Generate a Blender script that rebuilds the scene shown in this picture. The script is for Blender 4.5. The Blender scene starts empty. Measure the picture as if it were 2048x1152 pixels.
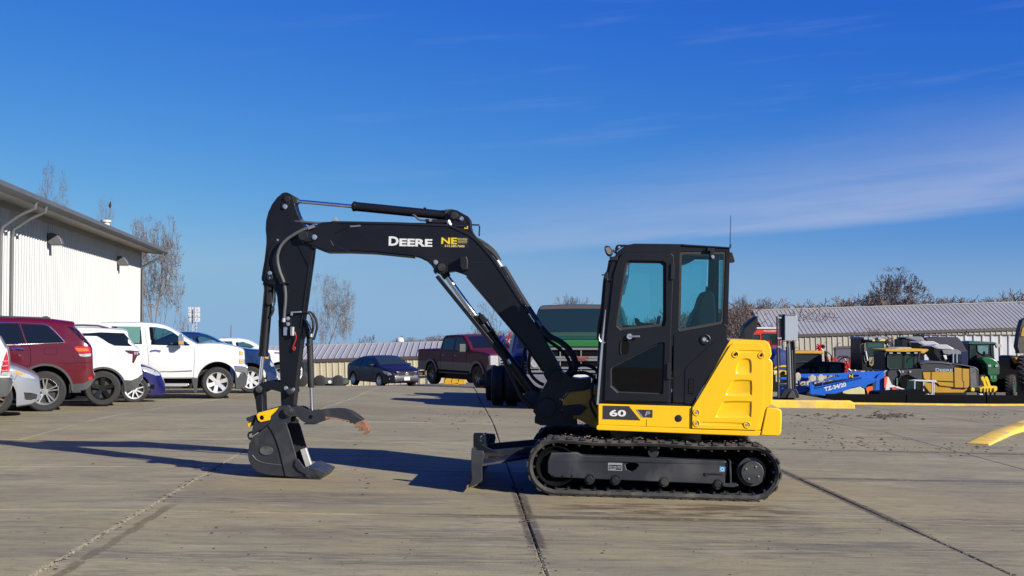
import bpy, bmesh, math, random
from mathutils import Vector, Matrix, noise
from mathutils.geometry import tessellate_polygon
R = math.radians
C = bpy.context.scene.collection
scene = bpy.context.scene
# ------------------------------------------------------------------ camera
FP, HZ, CAMZ = 2500.0, 655.0, 1.7
PITCH = math.atan((HZ - 576) / FP)
cd = bpy.data.cameras.new('camera'); cam = bpy.data.objects.new('camera', cd); C.objects.link(cam)
cam.location = (0, 0, CAMZ); cam.rotation_euler = (math.pi / 2 + PITCH, 0, 0)
cd.sensor_width = 36; cd.lens = FP / 2048 * 36; cd.clip_end = 6000; cd.clip_start = 0.1
scene.camera = cam
# ------------------------------------------------------------------ sun and sky
SUN_EL, SUN_AZ = 26.0, 37.5           # azimuth: degrees from +X towards the camera side (-Y)
sv = Vector((math.cos(R(SUN_AZ)) * math.cos(R(SUN_EL)), -math.sin(R(SUN_AZ)) * math.cos(R(SUN_EL)), math.sin(R(SUN_EL))))
sd = bpy.data.lights.new('sun', 'SUN'); sun = bpy.data.objects.new('sun', sd); C.objects.link(sun)
sd.energy = 5.0; sd.angle = R(0.53); sd.color = (1.0, 0.94, 0.85)
sun.rotation_euler = sv.to_track_quat('Z', 'Y').to_euler(); sun.location = (30, -20, 30)
world = bpy.data.worlds.new("World"); scene.world = world; world.use_nodes = True
wn, wl = world.node_tree.nodes, world.node_tree.links
wn.clear()
def W(t, **k):
    n = wn.new(t)
    for a, b in k.items(): setattr(n, a, b)
    return n
def wmath(op, a, b=None, c=None, clamp=False):
    n = W('ShaderNodeMath', operation=op, use_clamp=clamp)
    for i, v in enumerate((a, b, c)):
        if v is None: continue
        if isinstance(v, (int, float)): n.inputs[i].default_value = v
        else: wl.new(v, n.inputs[i])
    return n.outputs[0]
def wstep(v, lo, hi):
    n = W('ShaderNodeMapRange', interpolation_type='SMOOTHSTEP'); wl.new(v, n.inputs[0])
    n.inputs[1].default_value = lo; n.inputs[2].default_value = hi
    return n.outputs[0]
sky = W('ShaderNodeTexSky', sky_type='NISHITA', sun_disc=False)
sky.sun_elevation = R(SUN_EL); sky.sun_rotation = R(90 + SUN_AZ); sky.air_density = 1.0; sky.dust_density = 0.35; sky.ozone_density = 2.6
tc = W('ShaderNodeTexCoord'); sx = W('ShaderNodeSeparateXYZ'); wl.new(tc.outputs['Generated'], sx.inputs[0])
X, Y, Z = sx.outputs
hyp = wmath('SQRT', wmath('ADD', wmath('MULTIPLY', X, X), wmath('MULTIPLY', Y, Y)))
U = wmath('ARCTAN2', X, Y); V = wmath('DIVIDE', Z, wmath('MAXIMUM', hyp, 0.01))
nc = W('ShaderNodeCombineXYZ'); wl.new(wmath('MULTIPLY', U, 2.2), nc.inputs[0])
base = wmath('SUBTRACT', V, wmath('MULTIPLY', U, 0.075))
wl.new(wmath('MULTIPLY', base, 22.0), nc.inputs[1])
ns = W('ShaderNodeTexNoise'); wl.new(nc.outputs[0], ns.inputs['Vector']); ns.inputs['Scale'].default_value = 2.4; ns.inputs['Detail'].default_value = 7; ns.inputs['Roughness'].default_value = 0.55
N = ns.outputs[0]
wob = wmath('MULTIPLY', wmath('SUBTRACT', N, 0.5), 0.07)
lowv = wmath('ADD', base, wmath('MULTIPLY', wob, 0.10))
lower = wstep(lowv, 0.056, 0.066)
thick = wmath('ADD', 0.086, wmath('MULTIPLY', U, 0.085))
upper = wmath('SUBTRACT', 1.0, wstep(wmath('SUBTRACT', wmath('ADD', base, wob), thick), -0.045, 0.045))
tex = wmath('ADD', 0.5, wmath('MULTIPLY', wstep(N, 0.36, 0.64), 0.5))
c1 = wmath('MULTIPLY', wmath('MULTIPLY', lower, upper), tex)
c1 = wmath('MULTIPLY', c1, wstep(U, -0.36, 0.16))
thin = wmath('MULTIPLY', wstep(N, 0.52, 0.74), wmath('MULTIPLY', wstep(V, 0.05, 0.13), wstep(U, -0.35, 0.2)))
cl = wmath('MULTIPLY', wmath('MAXIMUM', wmath('MULTIPLY', c1, 0.54), wmath('MULTIPLY', thin, 0.10)), 1.0, clamp=True)
# film-like grade of the whole sky: a power curve per channel
ssep = W('ShaderNodeSeparateColor'); wl.new(sky.outputs[0], ssep.inputs[0]); scom = W('ShaderNodeCombineColor')
for i_, (g_, k_, m_) in enumerate(((1.9, 0.66, 0.60), (1.29, 0.685, 0.78), (0.35, 0.80, 1.2))):
    sm_ = W('ShaderNodeMath', operation='SMOOTH_MIN'); wl.new(wmath('MULTIPLY', ssep.outputs[i_], 0.1), sm_.inputs[0]); sm_.inputs[1].default_value = m_; sm_.inputs[2].default_value = 0.08
    wl.new(wmath('MULTIPLY', wmath('POWER', sm_.outputs[0], g_), k_ * 10), scom.inputs[i_])
# pale haze band that hugs the whole horizon
hzm = W('ShaderNodeMix', data_type='RGBA'); wl.new(wmath('MULTIPLY', wmath('SUBTRACT', 1.0, wstep(V, 0.0, 0.075)), 0.85), hzm.inputs[0]); wl.new(scom.outputs[0], hzm.inputs[6]); hzm.inputs[7].default_value = (2.65, 4.6, 6.75, 1)
mx = W('ShaderNodeMix', data_type='RGBA'); wl.new(cl, mx.inputs[0]); wl.new(hzm.outputs[2], mx.inputs[6]); mx.inputs[7].default_value = (4.7, 5.3, 7.4, 1)
CLOUD = mx
bg = W('ShaderNodeBackground'); wl.new(mx.outputs[2], bg.inputs[0]); bg.inputs[1].default_value = 0.0518
wo = W('ShaderNodeOutputWorld'); wl.new(bg.outputs[0], wo.inputs[0])
scene.view_settings.view_transform = 'Standard'; scene.view_settings.look = 'None'
scene.view_settings.exposure = 0.95; scene.view_settings.gamma = 1.0; scene.view_settings.use_curve_mapping = False
scene.cycles.max_bounces = 6; scene.cycles.transparent_max_bounces = 16

# ------------------------------------------------------------------ photo pixel -> ray
def ray(px, py):
    a, b = (px - 1024) / FP, -(py - 576) / FP
    c, s = math.cos(PITCH), math.sin(PITCH)
    return Vector((a, c - s * b, s + c * b))
CAM = Vector((0, 0, CAMZ))
def at(px, py, D):
    d = ray(px, py); return CAM + d * (D / d.y)
# ------------------------------------------------------------------ terrain
ET = [(0, 0), (16, 0.02), (20, 0.05), (21.3, 0.05), (23.7, -0.02), (26, -0.07), (29, -0.16), (32, -0.25), (36, -0.32), (41, -0.42), (50, -0.75), (62, -1.3), (85, -2.3), (105, -3.3), (120, -4.0), (240, -4.3), (1000, -14.0), (4000, -58.0), (9000, -130)]
def interp(T, x):
    if x <= T[0][0]: return T[0][1]
    for (a, b), (c, d) in zip(T, T[1:]):
        if x <= c: return b + (d - b) * (x - a) / (c - a)
    return T[-1][1]
def sst(a, b, x):
    t = min(1, max(0, (x - a) / (b - a))); return t * t * (3 - 2 * t)
EDGE = 34.0
def g(x, y):
    tl = min(max(x - 1.42, -5.3), 11.0)
    k = 1 - sst(45, 80, y)
    if x > 1.42: k *= 1 - 0.5 * sst(20, 33, y)
    h = -0.0245 * tl * k + interp(ET, y)
    w = sst(5.0, 7.0, x)
    if w > 0 and y > EDGE:
        yd = -2.75 if y < 90 else min(max(-4.0, -2.75 - (y - 90) * 0.04), interp(ET, y) if y > 120 else 9)
        hr = -0.0245 * tl * k - 0.285
        hr = hr + (yd - hr) * sst(EDGE, EDGE + 0.25, y)
        h = h * (1 - w) + hr * w
    return h
def G(px, py):
    d = ray(px, py); t = 3.0
    while t < 400:
        p = CAM + d * t
        if p.z < g(p.x, p.y): break
        t += 0.05
    return CAM + d * t

# ------------------------------------------------------------------ materials
MAT = {}
def mat(name, col, rough=0.5, metal=0.0, noise_amt=0.0, nscale=8.0, bump=0.0, bscale=60.0, coat=0.0, rnd=0.0, spec=0.5, dirt=None, stretch=(1, 1, 1)):
    if name in MAT: return MAT[name]
    if metal < 0.5: col = tuple(c * 0.62 for c in col)
    if dirt: dirt = tuple(c * 0.62 for c in dirt[:3]) + (dirt[3],)
    m = bpy.data.materials.new(name); m.use_nodes = True; MAT[name] = m
    n, l = m.node_tree.nodes, m.node_tree.links
    b = n['Principled BSDF']; b.inputs['Base Color'].default_value = (*col, 1); b.inputs['Roughness'].default_value = rough
    b.inputs['Metallic'].default_value = metal; b.inputs['Coat Weight'].default_value = coat; b.inputs['Coat Roughness'].default_value = 0.05
    b.inputs['Specular IOR Level'].default_value = spec
    geo = n.new('ShaderNodeTexCoord'); mp = n.new('ShaderNodeMapping'); l.new(geo.outputs['Object'], mp.inputs[0]); mp.inputs['Scale'].default_value = stretch
    if noise_amt > 0:
        t = n.new('ShaderNodeTexNoise'); t.inputs['Scale'].default_value = nscale; t.inputs['Detail'].default_value = 6; t.inputs['Roughness'].default_value = 0.6
        l.new(mp.outputs[0], t.inputs['Vector'])
        mr = n.new('ShaderNodeMapRange'); l.new(t.outputs[0], mr.inputs[0]); mr.inputs[1].default_value = 0.25; mr.inputs[2].default_value = 0.75
        mr.inputs[3].default_value = 1 - noise_amt; mr.inputs[4].default_value = 1 + noise_amt
        mm = n.new('ShaderNodeMix'); mm.data_type = 'RGBA'; mm.blend_type = 'MULTIPLY'; mm.inputs[0].default_value = 1
        mm.inputs[6].default_value = (*col, 1); l.new(mr.outputs[0], mm.inputs[7]); last = mm.outputs[2]
        if dirt:
            t2 = n.new('ShaderNodeTexNoise'); t2.inputs['Scale'].default_value = nscale * 0.6; t2.inputs['Detail'].default_value = 8; t2.inputs['Distortion'].default_value = 0.6
            l.new(mp.outputs[0], t2.inputs['Vector'])
            r2 = n.new('ShaderNodeMapRange'); l.new(t2.outputs[0], r2.inputs[0]); r2.inputs[1].default_value = 0.48; r2.inputs[2].default_value = 0.72; r2.inputs[4].default_value = dirt[3]
            m2 = n.new('ShaderNodeMix'); m2.data_type = 'RGBA'; l.new(r2.outputs[0], m2.inputs[0]); l.new(last, m2.inputs[6]); m2.inputs[7].default_value = (*dirt[:3], 1); last = m2.outputs[2]
            ra = n.new('ShaderNodeMapRange'); l.new(r2.outputs[0], ra.inputs[0]); ra.inputs[3].default_value = rough; ra.inputs[4].default_value = min(1, rough + 0.35); l.new(ra.outputs[0], b.inputs['Roughness'])
        l.new(last, b.inputs['Base Color'])
    if bump > 0:
        t3 = n.new('ShaderNodeTexNoise'); t3.inputs['Scale'].default_value = bscale; t3.inputs['Detail'].default_value = 5; l.new(mp.outputs[0], t3.inputs['Vector'])
        bp = n.new('ShaderNodeBump'); bp.inputs['Strength'].default_value = bump; bp.inputs['Distance'].default_value = 0.01
        l.new(t3.outputs[0], bp.inputs['Height']); l.new(bp.outputs[0], b.inputs['Normal'])
    return m
def emis(name, col, e):
    m = mat(name, col); b = m.node_tree.nodes['Principled BSDF']; b.inputs['Emission Color'].default_value = (*col, 1); b.inputs['Emission Strength'].default_value = e; return m
def glass(name, tint, refl=0.06, rough=0.02):
    m = bpy.data.materials.new(name); m.use_nodes = True; MAT[name] = m
    n, l = m.node_tree.nodes, m.node_tree.links; n.clear()
    tr = n.new('ShaderNodeBsdfTransparent'); tr.inputs[0].default_value = (*tint, 1)
    gl = n.new('ShaderNodeBsdfGlossy'); gl.inputs['Roughness'].default_value = rough; gl.inputs[0].default_value = (1, 1, 1, 1)
    fr = n.new('ShaderNodeFresnel'); fr.inputs[0].default_value = 1.45
    mxs = n.new('ShaderNodeMixShader'); l.new(fr.outputs[0], mxs.inputs[0]); l.new(tr.outputs[0], mxs.inputs[1]); l.new(gl.outputs[0], mxs.inputs[2])
    o = n.new('ShaderNodeOutputMaterial'); l.new(mxs.outputs[0], o.inputs[0]); return m
BLK = mat('black_paint', (0.0062, 0.0068, 0.0105), 0.40, noise_amt=0.22, nscale=3, spec=0.32, dirt=(0.04, 0.037, 0.034, 0.10))
BLKP = mat('black_plastic', (0.008, 0.0085, 0.012), 0.5, spec=0.35, noise_amt=0.15, nscale=5, bump=0.06, bscale=300)
BLKD = mat('black_dusty', (0.010, 0.011, 0.014), 0.55, spec=0.35, noise_amt=0.3, nscale=5, dirt=(0.09, 0.085, 0.08, 0.35))
CAST = mat('grey_black_steel', (0.022, 0.025, 0.030), 0.48, noise_amt=0.25, nscale=7, bump=0.1, bscale=70, dirt=(0.12, 0.10, 0.08, 0.30))
YEL = mat('machine_yellow', (1.02, 0.585, 0.002), 0.30, noise_amt=0.05, nscale=2.5, coat=0.5, dirt=(0.55, 0.33, 0.04, 0.12))
YELD = mat('worn_yellow', (0.62, 0.34, 0.01), 0.5, noise_amt=0.15, nscale=6)
CHR = mat('chrome_rod', (0.85, 0.84, 0.82), 0.22, 1.0)
STL = mat('zinc_steel', (0.55, 0.55, 0.55), 0.35, 0.9, noise_amt=0.1)
RUB = mat('black_rubber', (0.018, 0.017, 0.017), 0.75, noise_amt=0.3, nscale=12, bump=0.3, bscale=60)
TRK = mat('dusty_track_rubber', (0.030, 0.028, 0.026), 0.85, noise_amt=0.4, nscale=9, bump=0.3, bscale=50, dirt=(0.18, 0.155, 0.12, 0.5))
HOSE = mat('hydraulic_hose', (0.013, 0.013, 0.014), 0.45)
HOSEG = mat('grey_sleeved_hose', (0.11, 0.115, 0.12), 0.35, noise_amt=0.2, nscale=40)
RED = mat('red_paint', (0.55, 0.02, 0.015), 0.35)
RUST = mat('rusty_worn_steel', (0.26, 0.13, 0.07), 0.7, noise_amt=0.5, nscale=30, bump=0.3)
WDEC = mat('white_decal', (0.78, 0.78, 0.76), 0.4)
YDEC = mat('yellow_decal', (0.80, 0.60, 0.01), 0.4)
DDEC = mat('dark_decal', (0.028, 0.029, 0.032), 0.45)
GDEC = mat('grey_decal', (0.30, 0.31, 0.33), 0.4)
BDEC = mat('blue_decal', (0.05, 0.30, 0.62), 0.4)
INT = mat('dark_interior', (0.02, 0.02, 0.022), 0.7)
CABG = glass('tinted_cab_glass', (0.69, 0.90, 0.90))
DKG = mat('dark_vehicle_glass', (0.008, 0.011, 0.014), 0.04, noise_amt=0.0, spec=0.6)
TEAL = glass('tinted_vehicle_glass', (0.42, 0.62, 0.60))
DARKH = mat('black_parts_and_shade', (0.004, 0.004, 0.005), 0.8, spec=0.08)  # near-black for black parts and for shade painted into gaps and recesses

# ------------------------------------------------------------------ mesh helper
class MB:
    def __init__(s, T=None): s.v = []; s.f = []; s.mi = []; s.m = 0; s.T = T
    def add(s, vs, fs):
        o = len(s.v)
        for v in vs:
            v = Vector(v); s.v.append(s.T @ v if s.T else v)
        for f in fs: s.f.append(tuple(i + o for i in f)); s.mi.append(s.m)
        return s
    def box(s, x0, x1, y0, y1, z0, z1):
        return s.add([(x, y, z) for x in (x0, x1) for y in (y0, y1) for z in (z0, z1)],
                     [(0, 1, 3, 2), (4, 6, 7, 5), (0, 4, 5, 1), (2, 3, 7, 6), (0, 2, 6, 4), (1, 5, 7, 3)])
    def prism(s, pts, y0, y1, holes=()):
        loops = [list(pts)] + [list(h) for h in holes]
        allp = [p for lp in loops for p in lp]; n = len(allp)
        vs = [(p[0], y0, p[1]) for p in allp] + [(p[0], y1, p[1]) for p in allp]
        fs = []
        if holes:
            tris = tessellate_polygon([[Vector((p[0], p[1], 0)) for p in lp] for lp in loops])
        else: tris = [tuple(range(n))]
        for t in tris:
            fs.append(tuple(t)); fs.append(tuple(i + n for i in reversed(t)))
        o = 0
        for lp in loops:
            k = len(lp)
            for i in range(k):
                a, b = o + i, o + (i + 1) % k; fs.append((a, b, b + n, a + n))
            o += k
        return s.add(vs, fs)
    def cyl(s, p0, p1, r0, r1=None, n=16, cap=True):
        p0, p1 = Vector(p0), Vector(p1); r1 = r0 if r1 is None else r1
        d = (p1 - p0).normalized(); a = d.orthogonal().normalized(); b = d.cross(a)
        vs = []
        for p, r in ((p0, r0), (p1, r1)):
            for i in range(n):
                t = 2 * math.pi * i / n; vs.append(p + a * (r * math.cos(t)) + b * (r * math.sin(t)))
        fs = [(i, (i + 1) % n, n + (i + 1) % n, n + i) for i in range(n)]
        if cap: fs += [tuple(range(n))[::-1], tuple(range(n, 2 * n))]
        return s.add(vs, fs)
    def tube(s, path, r, n=8, cap=True):
        P = [Vector(p) for p in path]; rs = r if isinstance(r, (list, tuple)) else [r] * len(P)
        vs, fs = [], []; prev = None
        for i, p in enumerate(P):
            d = (P[min(i + 1, len(P) - 1)] - P[max(i - 1, 0)]).normalized()
            a = d.orthogonal().normalized() if prev is None else (prev - d * prev.dot(d)).normalized()
            prev = a; b = d.cross(a)
            for k in range(n):
                t = 2 * math.pi * k / n; vs.append(p + (a * math.cos(t) + b * math.sin(t)) * rs[i])
        for i in range(len(P) - 1):
            for k in range(n):
                fs.append((i * n + k, i * n + (k + 1) % n, (i + 1) * n + (k + 1) % n, (i + 1) * n + k))
        if cap: fs += [tuple(range(n))[::-1], tuple(range((len(P) - 1) * n, len(P) * n))]
        return s.add(vs, fs)
    def lathe(s, prof, o, axis='y', n=32):      # prof: (radius, offset along axis)
        o = Vector(o); vs, fs = [], []
        for (r, h) in prof:
            for i in range(n):
                t = 2 * math.pi * i / n; c, q = r * math.cos(t), r * math.sin(t)
                vs.append(o + (Vector((c, h, q)) if axis == 'y' else Vector((c, q, h)) if axis == 'z' else Vector((h, c, q))))
        for j in range(len(prof) - 1):
            for i in range(n): fs.append((j * n + i, j * n + (i + 1) % n, (j + 1) * n + (i + 1) % n, (j + 1) * n + i))
        return s.add(vs, fs)
    def quad(s, a, b, c, d): return s.add([a, b, c, d], [(0, 1, 2, 3)])
    def sphere(s, c, r, n=10):
        c = Vector(c); pr = [(r * math.sin(math.pi * i / n), -r * math.cos(math.pi * i / n)) for i in range(n + 1)]
        return s.lathe(pr, c, 'z', n * 2)
    def build(s, name, m, parent=None, bevel=0.0, seg=2, ang=35, recalc=True, flat=False):
        me = bpy.data.meshes.new(name); me.from_pydata([tuple(v) for v in s.v], [], s.f)
        ms = m if isinstance(m, (list, tuple)) else [m]
        for q in ms: me.materials.append(q)
        if len(ms) > 1: me.polygons.foreach_set('material_index', s.mi)
        bm = bmesh.new(); bm.from_mesh(me); bmesh.ops.remove_doubles(bm, verts=bm.verts, dist=1e-5)
        if recalc: bmesh.ops.recalc_face_normals(bm, faces=bm.faces)
        bm.to_mesh(me); bm.free()
        if not flat:
            me.shade_smooth(); me.set_sharp_from_angle(angle=R(ang))
        o = bpy.data.objects.new(name, me); C.objects.link(o)
        if parent is not None: o.parent = parent
        if bevel > 0:
            b = o.modifiers.new('bevel', 'BEVEL'); b.width = bevel; b.segments = seg; b.limit_method = 'ANGLE'; b.angle_limit = R(32); b.use_clamp_overlap = True
            b.harden_normals = True
        return o
def tag(o, label=None, cat=None, group=None, kind=None):
    if label: o['label'] = label
    if cat: o['category'] = cat
    if group: o['group'] = group
    if kind: o['kind'] = kind
    return o
def copy_tree(o, parent=None):
    c = o.copy(); C.objects.link(c)
    if parent is not None: c.parent = parent
    for ch in list(o.children): copy_tree(ch, c)
    return c
class Fr:                                   # a thing's own frame: empty at its base; traces turn photo pixels into its local side plane
    def __init__(s, name, label, cat, origin, yaw=0.0, roll=0.0, group=None, kind=None):
        s.M = Matrix.Translation(origin) @ Matrix.Rotation(R(yaw), 4, 'Z') @ Matrix.Rotation(R(roll), 4, 'Y')
        s.I = s.M.inverted(); s.o = None
        if name:
            o = bpy.data.objects.new(name, None); C.objects.link(o); o.matrix_world = s.M; o.empty_display_size = 0.3
            tag(o, label, cat, group, kind); s.o = o
        s.co = s.I @ CAM
    def l(s, px, py, c=0.0):
        d = s.I.to_3x3() @ ray(px, py); t = (c - s.co.y) / d.y; p = s.co + d * t; return (p.x, p.z)
    def p3(s, px, py, c=0.0):
        a = s.l(px, py, c); return Vector((a[0], c, a[1]))
    def P(s, pts, c=0.0, crop=None):
        if crop: pts = [(x / crop[2] + crop[0], y / crop[2] + crop[1]) for x, y in pts]
        return [s.l(x, y, c) for x, y in pts]
    def P3(s, pts, crop=None):               # (x, y, depth) triples
        out = []
        for x, y, c in pts:
            if crop: x, y = x / crop[2] + crop[0], y / crop[2] + crop[1]
            out.append(s.p3(x, y, c))
        return out
def smooth(pts, n=4, closed=False):          # Catmull-Rom through 2-D or 3-D points
    P = [Vector(p) for p in pts]; out = []; L = len(P)
    for i in range(L if closed else L - 1):
        if closed: a, b, c, d = P[(i - 1) % L], P[i], P[(i + 1) % L], P[(i + 2) % L]
        else: a, b, c, d = P[max(i - 1, 0)], P[i], P[i + 1], P[min(i + 2, L - 1)]
        for k in range(n):
            t = k / n; out.append(0.5 * ((2 * b) + (c - a) * t + (2 * a - 5 * b + 4 * c - d) * t * t + (-a + 3 * b - 3 * c + d) * t ** 3))
    if not closed: out.append(P[-1])
    return out
def circ(cx, cz, r, n=16, a0=0, a1=360): return [(cx + r * math.cos(R(a0 + (a1 - a0) * i / n)), cz + r * math.sin(R(a0 + (a1 - a0) * i / n))) for i in range(n + (0 if a1 - a0 == 360 else 1))]
def text(name, s, m, parent, x, y, z, h, width=None, bold=0.0, shear=0.0, thick=0.002, flip=False, M=None):
    cu = bpy.data.curves.new(name, 'FONT'); cu.body = s; cu.size = 1.0; cu.offset = bold; cu.shear = shear; cu.extrude = 0.5; cu.resolution_u = 3
    t = bpy.data.objects.new(name, cu); C.objects.link(t)
    dg = bpy.context.evaluated_depsgraph_get(); me = bpy.data.meshes.new_from_object(t.evaluated_get(dg)); bpy.data.objects.remove(t); bpy.data.curves.remove(cu)
    xs = [v.co.x for v in me.vertices]; ys = [v.co.y for v in me.vertices]
    kx0, ky0 = min(xs), min(ys); sc = h / (max(ys) - ky0); sx_ = sc if width is None else width / (max(xs) - kx0)
    bm = bmesh.new(); bm.from_mesh(me)
    for v in bm.verts:
        a, b, c = (v.co.x - kx0) * sx_, (v.co.y - ky0) * sc, (v.co.z + 0.5) * thick
        q = Vector((x + a, y - c, z + b)); v.co = (M @ Vector((a, -c, b))) if M else q
    bmesh.ops.recalc_face_normals(bm, faces=bm.faces)
    bm.to_mesh(me); bm.free(); me.materials.clear(); me.materials.append(m); me.name = name
    o = bpy.data.objects.new(name, me); C.objects.link(o); o.parent = parent; return o
# ------------------------------------------------------------------ ground
def concrete_material():
    m = bpy.data.materials.new('concrete_lot'); m.use_nodes = True
    n, l = m.node_tree.nodes, m.node_tree.links; b = n['Principled BSDF']
    def new(t, **k):
        q = n.new(t)
        for a, c in k.items(): setattr(q, a, c)
        return q
    def M_(op, a, b_=None, clamp=False):
        q = new('ShaderNodeMath', operation=op, use_clamp=clamp)
        for i, v in enumerate((a, b_)):
            if v is None: continue
            if isinstance(v, (int, float)): q.inputs[i].default_value = v
            else: l.new(v, q.inputs[i])
        return q.outputs[0]
    def mr(v, a, c, lo=0.0, hi=1.0):
        q = new('ShaderNodeMapRange', interpolation_type='SMOOTHSTEP'); l.new(v, q.inputs[0])
        for i, t in enumerate((a, c, lo, hi)): q.inputs[i + 1].default_value = t
        return q.outputs[0]
    geo = new('ShaderNodeNewGeometry'); mp = new('ShaderNodeMapping'); l.new(geo.outputs['Position'], mp.inputs[0]); mp.inputs['Rotation'].default_value = (0, 0, R(-2.5))
    sp = new('ShaderNodeSeparateXYZ'); l.new(mp.outputs[0], sp.inputs[0]); U, V = sp.outputs[0], sp.outputs[1]
    def nz(scale, st=(1, 1, 1), det=6, rough=0.55, dist=0.0, rot=0.0, off=0.0):
        a = new('ShaderNodeMapping'); l.new(mp.outputs[0], a.inputs[0]); a.inputs['Scale'].default_value = st; a.inputs['Rotation'].default_value = (0, 0, R(rot)); a.inputs['Location'].default_value = (off, off, 0)
        t = new('ShaderNodeTexNoise'); l.new(a.outputs[0], t.inputs['Vector']); t.inputs['Scale'].default_value = scale; t.inputs['Detail'].default_value = det; t.inputs['Roughness'].default_value = rough; t.inputs['Distortion'].default_value = dist
        return t.outputs[0]
    def mix(fac, c0, c1, bt='MIX'):
        q = new('ShaderNodeMix', data_type='RGBA', blend_type=bt)
        if isinstance(fac, (int, float)): q.inputs[0].default_value = fac
        else: l.new(fac, q.inputs[0])
        for i, c in ((6, c0), (7, c1)):
            if isinstance(c, tuple): q.inputs[i].default_value = (*c, 1)
            else: l.new(c, q.inputs[i])
        return q.outputs[2]
    col = mix(mr(nz(0.35, (1, 1.3, 1), 4), 0.3, 0.7), (0.2119, 0.1828, 0.1016), (0.2649, 0.2338, 0.1318))
    col = mix(mr(nz(1.3, (1, 2.2, 1), 7, 0.6), 0.35, 0.75, 0, 0.7), col, (0.1801, 0.1640, 0.0982))
    oi = new('ShaderNodeObjectInfo'); col = mix(mr(oi.outputs['Random'], 0, 1, 0, 0.22), col, (0.1695, 0.1501, 0.0839))
    st = nz(2.4, (0.34, 3.6, 1), 9, 0.68, 0.9, 4)
    col = mix(mr(st, 0.50, 0.62, 0, 0.55), col, (0.1166, 0.1081, 0.0695))                 # tyre-dirt streaks across the lot
    col = mix(mr(nz(3.0, (0.35, 4.5, 1), 7, 0.6, 0, 3, 9), 0.55, 0.8, 0, 0.55), col, (0.3320, 0.3001, 0.1773))   # pale scuffs
    col = mix(mr(nz(6.0, (0.5, 2.4, 1), 6, 0.7, 0.4, 0, 4), 0.60, 0.72, 0, 0.75), col, (0.0812, 0.0698, 0.0383)) # dark spots
    col = mix(mr(nz(42, (1, 1, 1), 3, 0.7), 0.58, 0.74, 0, 0.35), col, (0.0918, 0.0802, 0.0455))
    col = mix(mr(nz(0.22, (1, 1.0, 1), 3, 0.5, 0, 0, 31), 0.50, 0.68, 0, 0.35), col, (0.1978, 0.1361, 0.0575))   # brown mud film
    def band(c, centre, w, v0, v1, soft, amp=0.05, axis=None):
        wob = M_('MULTIPLY', M_('SUBTRACT', nz(2.6, (1, 1, 1), 6, 0.75, 0.3, 0, centre * 3 + 1), 0.5), amp * 6)
        d = M_('ABSOLUTE', M_('ADD', M_('SUBTRACT', c, centre), wob))
        a = mr(d, w * 0.55, w, 1, 0)
        o = V if c is U else U
        return M_('MULTIPLY', M_('MULTIPLY', a, mr(o, v0, v0 + soft)), mr(o, v1 - soft, v1, 1, 0))
    frag = mr(nz(24, (.7, 1.3, 1), 6, 0.75), 0.36, 0.46)
    def stain(col, k, c): return mix(M_('MULTIPLY', M_('MULTIPLY', k, frag), 0.92), col, c)
    col = stain(col, band(U, U1 + 0.01, 0.085, 9.0, 13.2, 0.7, 0.007), (0.0318, 0.0237, 0.0114))
    col = stain(col, band(U, U2 + 0.0, 0.085, 9.9, 17.5, 1.2, 0.009), (0.0459, 0.0405, 0.0278))
    col = stain(col, band(V, V0 + 0.02, 0.12, -1.2, 3.9, 1.6, 0.025), (0.0530, 0.0419, 0.0240))
    col = stain(col, band(U, U0 + 0.16, 0.05, 6.8, 12.2, 1.5, 0.03), (0.1130, 0.0872, 0.0407))
    col = stain(col, band(V, V0 + 2 * VS + 0.02, 0.10, 4.0, 14, 1.0, 0.02), (0.0565, 0.0523, 0.0359))
    col = stain(col, band(V, V0 + VS, 0.09, 3.5, 14, 1.0, 0.02), (0.0565, 0.0488, 0.0336))
    vd = new('ShaderNodeTexVoronoi', feature='DISTANCE_TO_EDGE'); vm = new('ShaderNodeMapping'); l.new(mp.outputs[0], vm.inputs[0]); vm.inputs['Scale'].default_value = (.5, .62, 1)
    dn = new('ShaderNodeTexNoise'); l.new(vm.outputs[0], dn.inputs['Vector']); dn.inputs['Scale'].default_value = 2.2; dn.inputs['Detail'].default_value = 8
    dm = new('ShaderNodeMix', data_type='VECTOR'); dm.inputs[0].default_value = 0.16; l.new(vm.outputs[0], dm.inputs[4]); l.new(dn.outputs['Color'], dm.inputs[5]); l.new(dm.outputs[1], vd.inputs['Vector']); vd.inputs['Scale'].default_value = 0.8
    ck = M_('MULTIPLY', mr(vd.outputs['Distance'], 0.0015, 0.006, 1, 0), mr(nz(0.45, (1, 1, 1), 3, 0.5, 0, 0, 77), 0.54, 0.60))
    col = mix(M_('MULTIPLY', ck, 0.55), col, (0.3180, 0.2781, 0.1860)); col = mix(M_('MULTIPLY', M_('MULTIPLY', ck, mr(nz(5, (1, 1, 1), 3), .5, .6)), 0.8), col, (0.0636, 0.0515, 0.0372))
    col = mix(mr(nz(0.9, (.5, 1.6, 1), 6, 0.6, 0.6, 0, 51), 0.52, 0.62, 0, 0.30), col, (0.1219, 0.1081, 0.0930))
    col = mix(mr(nz(1.6, (.5, 2.6, 1), 6, 0.65, 0.6, 0, 63), 0.57, 0.66, 0, 0.45), col, (0.2862, 0.2524, 0.1906))
    col = mix(mr(nz(4.2, (.8, 1.5, 1), 8, 0.72, 0.8, -12, 91), 0.50, 0.64, 0, 0.38), col, (0.0933, 0.0824, 0.0614))
    col = mix(mr(nz(3.3, (.6, 3.0, 1), 8, 0.72, 1.2, -9, 95), 0.54, 0.64, 0, 0.42), col, (0.0795, 0.0742, 0.0614))
    col = mix(mr(nz(0.6, (1, 1.4, 1), 6, 0.62, 0.4, 15, 97), 0.46, 0.62, 0, 0.22), col, (0.1166, 0.1030, 0.0800))
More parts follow.
